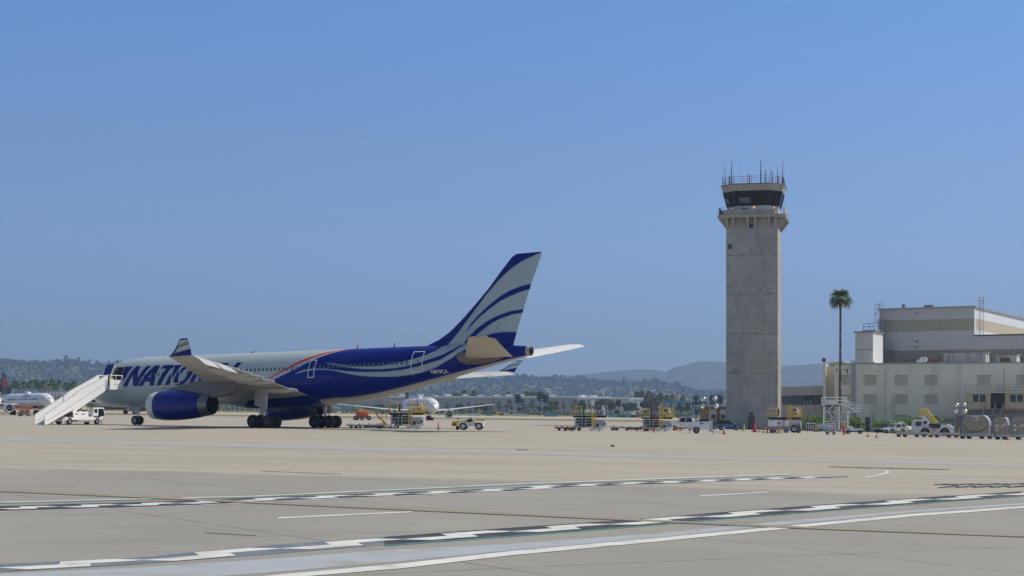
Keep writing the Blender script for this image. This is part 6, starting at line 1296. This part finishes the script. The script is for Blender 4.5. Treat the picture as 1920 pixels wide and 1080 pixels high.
CW = mat('car_white', (.75, .76, .77), .25, var=.02, coat=.5); CS = mat('car_silver', (.5, .52, .55), .25, .4, var=.02, coat=.5); CB = mat('car_blue', (.02, .13, .30), .25, var=.02, coat=.5); CN = mat('car_navy', (.012, .018, .035), .2, var=.02, coat=.5); CG = mat('car_slate', (.07, .085, .11), .25, var=.02, coat=.5)
car(1253, 1305, 806.5, 'white pickup truck parked behind the floodlight trailer', CW, 'pickup', -1, R(-4), h=1.8)
car(1303, 1349, 804.5, 'dark navy car half hidden behind the floodlight mast', CN, 'suv', 1, R(3), h=1.6)
car(1342, 1391, 806.8, 'bright blue hatchback with dark roof beside the tower', CB, 'hatch', 1, R(-4), BLACK, 1.5)
car(1592, 1627, 809.3, 'silver estate car behind the small white tractor, tail to the right', CS, 'suv', -1, R(-6), BLACK, 1.6)
car(1676, 1706, 808.7, 'white sport utility car behind the pale hatchback, front turned to camera', CW, 'suv', 1, R(-50), h=1.75, D=272)
car(1645, 1674, 810.2, 'dark slate car left of the pale hatchback, nose to the left', CG, 'hatch', -1, R(35), h=1.45, D=266)
car(1661, 1694, 810.4, 'pale silver hatchback nose to the left, in front of the long hedge', CW, 'hatch', -1, R(18), h=1.5, D=263)
t = thing('utility_truck', 'small white truck far off on the dry grass', 'truck', at(945, 779.8), 0, None, .9); MB().b2(-2.6, .2, -1, 1, .6, 1.3).build('bed', BLUE, t); MB().prism([(.3, .5), (2.6, .5), (2.5, 1.4), (1.9, 1.5), (1.5, 2.3), (.3, 2.3)], -1, 1).build('cab', WHITE, t); MB().prism([(.6, 1.5), (1.75, 1.5), (1.4, 2.15), (.6, 2.15)], -1.02, 1.02).build('window', GLASS, t)
for x in (-1.8, 1.7): wheel(t, x, -.9, .42, .3); wheel(t, x, .9, .42, .3)

# floodlight trailers
def light_mast(t, x, h, w, lamps=True, m=MGREY):
    MB().tube((x, 0, .6), (x, 0, h * .6), .11, .1, 8).tube((x, 0, h * .55), (x, 0, h), .075, .07, 8).build('mast', m, t); cbm = MB().tube((x - w, 0, h), (x + w, 0, h), .05).build('crossbar', m, t)
    for dx, dz in ((-w * .85, .28), (w * .75, .32), (-w, -.55), (w * .95, -.55)):
        MB().lathe([(-.16, .05), (-.1, .16), (.14, .27), (.15, .29)], (x + dx, -.05, h + dz), 'Y', 14).build('lamp', MIRROR, cbm, True); MB().lathe([(.10, .02), (.11, .27)], (x + dx, -.05, h + dz), 'Y', 14).build('lamp_glass', WLABEL, cbm)
        MB().tube((x + dx, 0, h + dz), (x + dx * .8, 0, h), .03).build('bracket', m, cbm)
t = thing('floodlight_trailer', 'white floodlight trailer with four lamps on a grey mast, left of the tower', 'floodlight trailer', at(1312, 812.5), R(-4))
bd = MB().loft([[(-.95, -.6, .45), (1.05, -.6, .45), (1.05, .6, .45), (-.95, .6, .45)], [(-1.05, -.62, 1.05), (1.05, -.62, 1.05), (1.05, .62, 1.05), (-1.05, .62, 1.05)], [(-.9, -.55, 1.35), (1.0, -.55, 1.35), (1.0, .55, 1.35), (-.9, .55, 1.35)]]).build('body', WHITE, t); MB().b2(1.05, 1.5, -.3, .3, .2, 1.45).build('mast_base', LGREY, t); MB().tube((-.95, 0, .5), (-2.9, 0, .95), .05).b2(-1.6, -1.0, -.4, .4, .5, .95).build('drawbar', WHITE, t); MB().b2(1.5, 2.4, -.5, .5, .12, .2).build('outrigger', GALV, t)
logo(bd, (.25, -.63, 1.1), .14, False); MB().b2(-1.15, -.3, -.66, -.6, .75, .82).build('mudguard', WHITE, t)
for y in (-.6, .6): wheel(t, -.4, y, .38, .22)
light_mast(t, 1.15, wz(752.5, at(1312, 812.5).y) - at(1312, 812.5).z, .8)
t = thing('floodlight_trailer', 'grey floodlight mast standing behind the white floodlight trailer, partly hidden', 'floodlight trailer', gp(wx(1305, 283), 283), R(-4)); MB().b2(-1, 1, -.5, .5, .4, 1.1).build('body', DGREY, t); light_mast(t, 0, 4.1, .65, m=DGREY)
for y in (-.5, .5): wheel(t, -.4, y, .34, .2)
t = thing('floodlight_trailer', 'floodlight mast with four round lamps behind the cargo containers', 'floodlight trailer', gp(wx(1802, 236), 236), R(-4)); MB().b2(-1, 1, -.5, .5, .4, 1.2).build('body', OFFWHITE, t); hh = wz(763, 236) - float(gz(wx(1802, 236), 236)); light_mast(t, 0, hh, .62)
for y in (-.5, .5): wheel(t, -.4, y, .34, .2)

# generator cart in front of the tower and its clutter
g0 = at(1460, 811.5); t = thing('generator_cart', 'white ground power cart with grey frame in front of the tower loader', 'generator', g0, R(-4))
bd = MB().b2(-1.35, .55, -.6, .6, .85, 1.65).b2(.72, 1.3, -.6, .6, .85, 1.62).build('housing', WHITE, t, bevel=.05); MB().b2(.55, .72, -.55, .55, .85, 1.6).build('gap', MGREY, t); MB().b2(-1.3, 2.5, -.5, .5, .55, .85).build('frame', MGREY, t); MB().b2(1.35, 2.6, -.55, .55, 1.45, 1.62).build('canopy', OFFWHITE, t); logo(bd, (.05, -.62, 1.25), .2, False); MB().b2(-.25, .25, -.62, -.6, 1.02, 1.1).build('mark', RED, bd)
for x, z in ((-1.15, 1.5), (.35, 1.52), (.35, .95), (-.9, 1.52)): MB().box((x, -.61, z), (.12, .03, .12)).build('latch', BLACK, bd)
for x in (-.8, 1.0): wheel(t, x, -.5, .3, .2); wheel(t, x, .5, .3, .2)
wheel(t, 2.05, -.35, .55, .3, hub=OFFWHITE); MB().tube((2.4, -.6, .3), (2.7, -.6, 1.35), .09).b2(2.35, 2.85, -.7, -.5, .0, .9).build('hose_stand', DGREY, t)
mb = MB()
for x in (.2, .5, .8, 1.1, 1.4): mb.tube((x, -.75, .1), (x, -.75, .9), .03, n=5)
mb.path([(.2, -.75, .9), (1.4, -.75, .9)], .03); mb.build('side_frame', GALV, t)
t = thing('warning_barrier', 'low red striped barrier between two yellow blocks before the generator cart', 'barrier', at(1450, 812.3), R(-2)); MB().tube((-.85, 0, .6), (.95, 0, .38), .05).build('bar', REDC, t); mb = MB()
MB().b2(-1.45, -1.05, -.15, .15, .02, .3).build('end_block', YELLOW, t, bevel=.03); MB().b2(.8, 1.05, -.15, .15, .02, .32).build('end_block', YELLOW, t, bevel=.03); MB().tube((-1.1, 0, .55), (-.85, 0, .58), .07).build('end_grip', ORANGE, t)
for x in (-.75, -.4, -.05, .3, .6): MB().b2(x - .07, x + .07, -.08, .08, 0, .5 - x * .1).build('upright', DGREY, t)
MB().b2(-1.0, .9, -.14, .14, .0, .05).build('foot', RUST, t)
t = thing('fire_extinguisher', 'red extinguisher bottle beside the spare wheel of the generator cart', 'extinguisher', at(1496, 812.3)); MB().lathe([(0, .1), (.45, .1), (.55, .05), (.6, .05)], (0, 0, 0), 'Z', 14).build('bottle', REDC, t, True, auto=50); MB().box((.02, 0, .65), (.16, .06, .1)).build('valve', BLACK, t)
t = thing('fire_extinguisher', 'red wheeled extinguisher with black hose before the small white tractor', 'extinguisher', at(1582.5, 815.2)); MB().lathe([(0.1, .16), (.85, .16), (1.0, .08), (1.05, .08)], (0, 0, 0), 'Z', 14).build('bottle', REDC, t, True, auto=50); MB().tube((0, 0, .9), (-.25, -.05, 1.35), .07).b2(-.25, .25, -.25, .25, 0, .07).build('hose', REDC, t)

# rail carts and signs
def rail_cart(px0, px1, py, label, full):
    b_ = at((px0 + px1) / 2, py); L = (px1 - px0) / F_PX * b_.y; t = thing('baggage_cart', label, 'cart', b_, R(-6)); MB().b2(-L / 2, L / 2, -.7, .7, .32, .45).build('deck', LGREY, t)
    mb = MB()
    for k in range(5): x = -L / 2 + .06 + (L - .12) * k / 4; mb.tube((x, -.65, .45), (x, -.65, 1.25), .04, n=5)
    mb.path([(-L / 2 + .06, -.65, 1.25), (L / 2 - .06, -.65, 1.25)], .045).path([(-L / 2 + .06, -.65, .7), (L / 2 - .06, -.65, .7)], .03); mb.build('rail', WHITE, t)
    if full: MB().b2(-L / 2 + .05, L * .2, -.55, .6, .46, 1.15).b2(L * .25, L / 2 - .05, -.55, .6, .46, 1.0).build('side_panel', WHITE, t)
    else: MB().b2(-L / 2 + .05, L / 2 - .05, .4, .5, .46, 1.2).build('back_panel', DGREY, t)
    for x in (-L * .3, L * .3): wheel(t, x, -.55, .2, .14); wheel(t, x, .55, .2, .14)
rail_cart(1511, 1529, 808.5, 'white railed baggage cart left of the yellow stand', False); rail_cart(1532, 1566, 809, 'white panelled baggage cart under the work stand', True)
t = thing('yellow_stand', 'yellow wedge-shaped stand between two white baggage carts', 'stand', at(1530.5, 810)); MB().loft([[(-.32, -.2, 0), (.32, -.2, 0), (.32, .2, 0), (-.32, .2, 0)], [(-.12, -.1, .55), (.12, -.1, .55), (.12, .1, .55), (-.12, .1, .55)], [(-.03, -.04, 1.35), (.05, -.04, 1.35), (.05, .04, 1.35), (-.03, .04, 1.35)]]).build('wedge', mat('ochre_paint', (.5, .32, .02), .6), t); MB().b2(-.4, .4, -.25, .25, 0, .06).build('foot', DGREY, t)
t = thing('tow_cart', 'small grey two-wheeled tow cart with red handle before the work stand', 'tow cart', at(1558, 815)); MB().tube((-.55, 0, .25), (.75, 0, 1.1), .05).tube((-.5, .3, .3), (.7, .3, .8), .04).b2(-.3, .4, -.2, .3, .3, .4).build('frame', GALV, t); MB().tube((.35, -.05, .55), (.35, -.05, 1.25), .06).build('handle', REDC, t); MB().box((-.6, 0, .2), (.12, .1, .35)).build('jack', YELLOW, t)
for x in (-.45, .35): wheel(t, x, -.15, .2, .12)

# white work stand
w0 = at(1570, 809.5); t = thing('work_stand', 'tall white aircraft work stand with railed platform and side stairs, before the palm', 'work stand', w0, R(-6)); SW = F_PX / w0.y
def U(px): return (px - 1570) / SW
def ZZ(py): return (809.5 - py) / SW
MB().b2(U(1541), U(1579), -.9, .9, ZZ(759), ZZ(757)).build('platform', WHITE, t); MB().b2(U(1547), U(1575), -.7, .7, ZZ(762), ZZ(759)).build('platform_beam', RUST, t)
MB().rail([(U(1541.5), -.88, ZZ(757)), (U(1548), -.88, ZZ(757)), (U(1555), -.88, ZZ(757)), (U(1562), -.88, ZZ(757)), (U(1570), -.88, ZZ(757)), (U(1579), -.88, ZZ(757)), (U(1586), -.88, ZZ(757)), (U(1586), .88, ZZ(757)), (U(1541.5), .88, ZZ(757)), (U(1541.5), -.88, ZZ(757))], ZZ(745) - ZZ(757), .05, 1).build('guard_rail', WHITE, t)
MB().b2(U(1549), U(1567), -.95, -.9, ZZ(756), ZZ(750.5)).build('toe_panel', WHITE, t); MB().b2(U(1561), U(1566), -.97, -.93, ZZ(748.5), ZZ(746)).build('orange_sign', ORANGE, t)
mb = MB()
for px_ in (1545, 1573.5, 1589.5):
    for y in (-.8, .8): mb.tube((U(px_), y, .25), (U(px_), y, ZZ(758 if px_ < 1580 else 772)), .07, n=6)
for a, b in (((1550, 771), (1562, 760)), ((1562, 785), (1552, 772)), ((1557, 784), (1565, 799))): mb.tube((U(a[0]), -.8, ZZ(a[1])), (U(b[0]), -.8, ZZ(b[1])), .07, n=6)
for py_ in (772, 790): mb.path([(U(1545), -.82, ZZ(py_)), (U(1589.5), -.82, ZZ(py_))], .06)
mb.b2(U(1543), U(1590), -.85, -.7, .22, .4).b2(U(1543), U(1590), .7, .85, .22, .4); mb.build('frame', WHITE, t)
mb = MB()
for k in range(14):                                      # mesh infill of the lower cage
    x = U(1546) + (U(1589) - U(1546)) * k / 13; mb.tube((x, -.8, ZZ(791)), (x, -.8, ZZ(773)), .02, n=4)
for k in range(7): z_ = ZZ(791) + (ZZ(773) - ZZ(791)) * k / 6; mb.tube((U(1546), -.8, z_), (U(1589), -.8, z_), .02, n=4)
mb.build('cage_mesh', GALV, t)
mb = MB(); A_, B_ = Vector((U(1580), -.6, ZZ(757))), Vector((U(1607), -.6, ZZ(771)))
for y in (-.6, .3): mb.tube((A_.x, y, A_.z - .1), (B_.x, y, B_.z), .12, n=6)
for k in range(8): p = A_.lerp(B_, k / 7); mb.b2(p.x - .15, p.x + .15, -.6, .3, p.z - .03, p.z + .03)
mb.b2(B_.x, U(1614), -.7, .4, B_.z - .15, B_.z); mb.tube((U(1589.5), -.6, ZZ(774)), (U(1600), -.6, ZZ(771)), .07).tube((U(1589.5), -.6, ZZ(773)), (U(1607), -.6, ZZ(772)), .06).tube((U(1584), -.6, ZZ(766)), (U(1592), -.6, ZZ(771)), .06); mb.build('stairs', WHITE, t)
MB().rail([A_, A_.lerp(B_, .35), A_.lerp(B_, .7), B_, Vector((U(1614), -.6, B_.z))], ZZ(747) - ZZ(757), .045, 1).build('stair_rail', WHITE, t)
for px_ in (1547, 1586):
    for y in (-.75, .75): wheel(t, U(px_), y, .17, .12)
MB().b2(U(1580), U(1585), -.92, -.85, ZZ(800), ZZ(794)).build('yellow_sign', YELLOW, t)
# small baggage tractor
t = thing('baggage_tractor', 'small white baggage tractor with open seat in front of the silver estate car', 'tractor', at(1601, 813.5), R(-6) + math.pi)
MB().loft([[(-1.25, -.62, .4), (.35, -.62, .4), (.35, .62, .4), (-1.25, .62, .4)], [(-1.2, -.62, .75), (.35, -.62, .85), (.35, .62, .85), (-1.2, .62, .75)]]).build('rear_body', WHITE, t); hd = MB().loft([[(.2, -.6, .4), (1.25, -.6, .4), (1.25, .6, .4), (.2, .6, .4)], [(.15, -.58, 1.02), (.95, -.55, 1.02), (.95, .55, 1.02), (.15, .58, 1.02)]]).build('hood', WHITE, t, bevel=.05); MB().b2(-.75, -.35, -.45, .45, .85, 1.35).b2(-.35, .1, -.45, .45, .8, .95).build('seat', BLACK, t); MB().tube((.15, .2, .95), (-.08, .2, 1.32), .03).box((-.1, .2, 1.33), (.06, .4, .3)).build('steering', BLACK, t); MB().b2(-1.3, 1.3, -.64, .64, .25, .42).build('bumper', BLACK, t); MB().b2(.75, 1.05, .565, .6, .72, .82).b2(-.5, -.1, .62, .64, .6, .7).build('mark', RED, hd)
for x in (-.85, .8):
    for y in (-.55, .55): wheel(t, x, y, .3, .2, hub=OFFWHITE)

# big pushback tug, yellow steps, dollies and cargo containers at right
TUGW = mat('tug_white', (.66, .66, .66), .4, var=.04, grime=((.35, .33, .3), 1.2, .4))
tg = at(1752, 816.5); tg = gp(wx(1752, 236), 236); t = thing('pushback_tug', 'long white aircraft tug with square cab at its left end and black wheel arches', 'tug', tg, R(-4)); SG = F_PX / 236.
def TU(px): return (px - 1752) / SG
gb_ = float(gz(wx(1752, 236), 236)); 
def TZ(py): return wz(py, 236) - gb_
ar = lambda cx, r: [(TU(cx) + r * math.cos(R(a)), .45 + r * math.sin(R(a))) for a in range(180, -1, -20)]
poly = [(TU(1722), .45)] + ar(1732.5, .66) + [(TU(1752), .42)] + ar(1768.5, .66) + [(TU(1780), .45), (TU(1789), .5), (TU(1790), .9), (TU(1784), 1.15), (TU(1773), 1.45), (TU(1762), 1.5), (TU(1740), 1.75), (TU(1726), 1.5), (TU(1721), 1.0)]
bd = MB().prism(poly, -1.1, 1.1).build('body', TUGW, t, bevel=.04)
MB().prism([(TU(1739), 1.25), (TU(1739), TZ(793.5)), (TU(1747), TZ(794)), (TU(1762), 1.55), (TU(1759), 1.0), (TU(1741), 1.0)], -1.13, 1.13).build('driver_window', mat('tug_smoked_glass', (.05, .06, .09), .2), bd)
cb = MB().loft([[(TU(1711.5), -1.0, .35), (TU(1724), -1.0, .35), (TU(1724), 1.0, .35), (TU(1711.5), 1.0, .35)], [(TU(1711.5), -1.0, TZ(796)), (TU(1727), -1.0, TZ(796)), (TU(1727), 1.0, TZ(796)), (TU(1711.5), 1.0, TZ(796))], [(TU(1713.5), -.95, TZ(787.5)), (TU(1736), -.95, TZ(787.5)), (TU(1736), .95, TZ(787.5)), (TU(1713.5), .95, TZ(787.5))]]).build('cab', TUGW, t, bevel=.05)
MB().prism([(TU(1714.5), TZ(799)), (TU(1724.5), TZ(799)), (TU(1726.5), TZ(790.5)), (TU(1715.8), TZ(790.5))], -1.03, -.96).b2(TU(1730), TU(1736), -1.0, -.94, TZ(795), TZ(790)).build('cab_window', GLASS, cb); MB().prism([(TU(1727.5), TZ(796)), (TU(1739), TZ(796)), (TU(1738), TZ(787.5)), (TU(1727.5), TZ(787.5))], -.9, .9).build('cab_rear', TUGW, cb)
for px_ in (1732.5, 1768.5):
    for y in (-.85, .85): wheel(t, TU(px_), y, .58, .4, hub=DGREY)
logo(bd, (TU(1750), -1.115, .7), .2, False); MB().b2(TU(1727), TU(1736), -1.115, -1.1, 1.3, 1.37).build('mark', RED, bd)
MB().tube((TU(1776), -1.0, 1.45), (TU(1786), -1.0, 1.0), .12).tube((TU(1772), -.9, 1.5), (TU(1781), -.9, 1.2), .1).b2(TU(1778), TU(1789), -1.12, -1.0, .35, .8).build('hydraulics', WHITE, t); MB().b2(TU(1742), TU(1744), -1.14, -1.12, TZ(801), TZ(799)).build('badge', YELLOW, bd)
y0 = gp(wx(1742, 246), 246); t = thing('access_steps', 'yellow railed access steps on a white frame behind the aircraft tug', 'steps', y0, R(-5)); SY = F_PX / 246.; yb = y0.z
def YU(px): return (px - 1742) / SY
def YZ(py): return wz(py, 246) - yb
mb = MB()
for y in (-.5, .5): mb.tube((YU(1731), y, YZ(781)), (YU(1757), y, .3), .1).tube((YU(1731), y, YZ(781)), (YU(1731), y, .1), .06)
for k in range(9): p = Vector((YU(1731), 0, YZ(781))).lerp(Vector((YU(1757), 0, .3)), k / 8); mb.b2(p.x - .14, p.x + .14, -.5, .5, p.z - .03, p.z + .03)
mb.b2(YU(1725), YU(1735), -.5, .5, YZ(782), YZ(780.5)); mb.build('steps', WHITE, t)
mb = MB()
for y in (-.5, .5): mb.path([(YU(1725), y, YZ(767)), (YU(1737.5), y, YZ(767)), (YU(1760), y, YZ(796))], .055).path([(YU(1725), y, YZ(774)), (YU(1737.5), y, YZ(774)), (YU(1756), y, YZ(799))], .04); [mb.tube((YU(q), y, YZ(781)), (YU(q), y, YZ(767)), .05, n=5) for q in (1725.5, 1731, 1737)]; mb.tube((YU(1746), y, YZ(790)), (YU(1746), y, YZ(778)), .05)
mb.b2(YU(1725), YU(1729), -.52, -.48, YZ(774), YZ(768)); mb.build('guard_rail', YELLOW, t)
# roll of grey containers behind the tug
for i, (a, b, tp_) in enumerate(((1757, 1771, 792), (1772, 1784, 792.5), (1785, 1798, 792))):
    D_ = 243; o_ = gp(wx((a + b) / 2, D_), D_); hh = wz(tp_, D_) - o_.z; ww = (b - a) / F_PX * D_ / 2; t = thing('cargo_container', 'grey cargo container in the row behind the tug, ' + ('leftmost by the yellow steps' if i == 0 else 'middle one' if i == 1 else 'rightmost beside the round-fronted container'), 'container', o_, R(-6)); MB().b2(-ww, ww, -1, 1, .1, hh).build('shell', MGREY, t); MB().b2(-ww * .8, ww * .8, -1.03, -1, hh * .25, hh * .9).build('door_panel', LGREY, t); MB().b2(-ww, ww, -1.04, 1.04, 0, .1).build('base', GALV, t)
    MB().b2(ww * .1, ww * .5, -1.045, -1.03, hh * .55, hh * .8).build('label', WLABEL, t)
def uld_dolly(px0, px1, py, label, stakes=()):
    b_ = at((px0 + px1) / 2, py); L = (px1 - px0) / F_PX * b_.y; t = thing('container_dolly', label, 'dolly', b_, R(-8), None)
    MB().b2(-L / 2, L / 2, -1.1, 1.1, .3, .52).build('frame', MGREY, t); MB().b2(-L / 2, L / 2, -1.14, -1.1, .38, .62).build('side_beam', LGREY, t); mb = MB()
    for k in range(int(L / .35)): mb.tube((-L / 2 + .2 + k * .35, -1., .55), (-L / 2 + .2 + k * .35, 1., .55), .05, n=5)
    mb.build('rollers', GALV, t)
    for f in (.1, .3, .68, .92): wheel(t, -L / 2 + L * f, -.85, .19, .16); wheel(t, -L / 2 + L * f, .85, .19, .16)
    for f in (.22, .45, .75): MB().box((-L / 2 + L * f, -1.15, .46), (.07, .03, .06)).build('reflector', RED, t)
    for f in (.15, .35, .55, .72, .9): MB().box((-L / 2 + L * f, -1.05, .66), (.1, .08, .12)).build('side_stop', YELLOW, t)
    for f in stakes: MB().loft([[(-L / 2 + L * f - .06, -1.16, .3), (-L / 2 + L * f + .06, -1.16, .3), (-L / 2 + L * f + .06, -1.08, .3), (-L / 2 + L * f - .06, -1.08, .3)], [(-L / 2 + L * f - .16, -1.14, 1.25), (-L / 2 + L * f - .06, -1.14, 1.25), (-L / 2 + L * f - .06, -1.1, 1.25), (-L / 2 + L * f - .16, -1.1, 1.25)]]).build('stake', YELLOW, t)
    MB().tube((L / 2, -.2, .35), (L / 2 + .5, -.2, .3), .06).build('drawbar', YELLOW, t)
    return t, b_
uld_dolly(1680, 1737, 819.5, 'empty grey container dolly with three yellow stakes before the tug cab', (.01, .16, .4)); uld_dolly(1740, 1797, 820.5, 'empty grey container dolly in front of the long tug', (.985,))
d3, b3 = uld_dolly(1799.5, 1860, 823, 'grey container dolly carrying the round-fronted container'); d4, b4 = uld_dolly(1865, 1930, 824.5, 'grey container dolly at the right picture edge, carrying two containers')
ULDT = mat('container_tan_sheet', (.34, .29, .21), .45, .2, var=.08, scale=1.5, grime=((.2, .17, .12), 2., .4)); ULDG = mat('container_dark_frame', (.15, .155, .165), .5, .3, var=.08); ULDS = mat('container_silver', (.6, .62, .65), .3, .5, var=.06, grime=((.4, .4, .4), 2, .3))
def uld(b_, dx, W_, H_, label, hump=True, mk='logo'):
    t = thing('cargo_container', label, 'container', (b_.x + dx * math.cos(R(-8)), b_.y + dx * math.sin(R(-8)), b_.z + .62), R(-23)); w = W_ / 2; dd = 1.05
    def prof_(k): # contoured end: bulged shoulders that round in towards the top
        return [(-w, 0), (w, 0), (w, H_ * .45), (w * .96, H_ * .66), (w * .84, H_ * .85), (w * .66, H_ * .97), (w * .5, H_), (-w * .5, H_), (-w * .66, H_ * .97), (-w * .84, H_ * .85), (-w * .96, H_ * .66), (-w, H_ * .45)]
    n = prof_(0); o = MB().loft([[(x, -dd, z) for x, z in n], [(x, dd, z) for x, z in n]]).build('shell', ULDS, t, True, auto=40)
    MB().loft([[(x * .985, -dd - .02, .04 + z * .97) for x, z in n], [(x * .985, -dd + .02, .04 + z * .97) for x, z in n]]).build('end_sheet', ULDT, t)
    MB().b2(-w, w, -dd - .04, dd + .02, -.06, .06).build('base', GALV, t); MB().b2(-w * .98, w * .98, -dd - .035, -dd - .018, H_ * .63, H_ * .65).build('seam', ULDG, t)
    if hump:
        mb = MB(); pts = [(-w * .97, -dd - .04, H_ * .5), (-w * .6, -dd - .06, H_ * .2), (-w * .15, -dd - .06, H_ * .09), (w * .3, -dd - .06, H_ * .12), (w * .7, -dd - .06, H_ * .28), (w * .97, -dd - .04, H_ * .5)]; mb.path(pts, .03, 5); mb.build('strap', BLACK, t); MB().b2(-w * .32, w * .32, -dd - .03, -dd - .018, H_ * .9, H_ * .98).build('id_plate', WLABEL, t); text_mb('AMA 77540 FX', .15, frame_m((0, -dd - .036, H_ * .915), (1, 0, 0), (0, 0, 1))).build('lettering', BLACK, t)
    logo(t, (.0 if hump else w * .1, -dd - .03, H_ * (.76 if hump else .5)), .22)
    for px_, pz in ((-.55, .45), (-.5, .2), (.6, .55)) if not hump else (): MB().b2(px_ * w - .1, px_ * w + .14, -dd - .03, -dd - .018, H_ * pz, H_ * (pz + .12)).build('label', WLABEL, t)
    MB().b2(-w * .1, -w * .02, -dd - .03, -dd - .018, H_ * .66, H_ * .7).build('green_mark', GREENC, t); return t
uld(b3, .1, 3.2, 2.2, 'large tan container with rounded shoulders and slack strap, on a grey dolly'); uld(b4, -1.2, 1.7, 2.08, 'tan container with paper labels, left one of the last dolly', False); uld(b4, .95, 1.9, 2.1, 'tan container with logo label, right one of the last dolly cut by the edge', False)
bk = gp(wx(1835, 224), 224); t = thing('cargo_container', 'dark grey flat-topped container standing behind the tan ones', 'container', bk, R(-8)); MB().b2(-3.0, 7.5, -1, 1, .5, 2.85).build('shell', ULDG, t); MB().b2(-3.05, 7.55, -1.05, 1.05, 2.85, 2.95).b2(-3.05, -2.95, -1.05, -1, .5, 2.85).build('frame', MGREY, t); MB().b2(-3, 7.5, -1.05, 1.05, .3, .5).build('base', GALV, t)
# ------------------------------------------------------------------ haze
HZ = bpy.data.materials.new('haze_air'); HZ.use_nodes = True
hn_, hl_ = HZ.node_tree.nodes, HZ.node_tree.links; hn_.remove(hn_['Principled BSDF'])
pv = hn_.new('ShaderNodeVolumePrincipled'); pv.inputs['Color'].default_value = (.45, .65, 1.0, 1); pv.inputs['Density'].default_value = 0.00013; pv.inputs['Anisotropy'].default_value = .2
hl_.new(pv.outputs['Volume'], hn_['Material Output'].inputs['Volume'])
hz = MB().b2(-8600, 8600, -170, 12500, -150, 620).build('haze', HZ); hz['kind'] = 'stuff'; tag(hz, 'thin pale blue haze over the whole airfield and hills', 'haze')
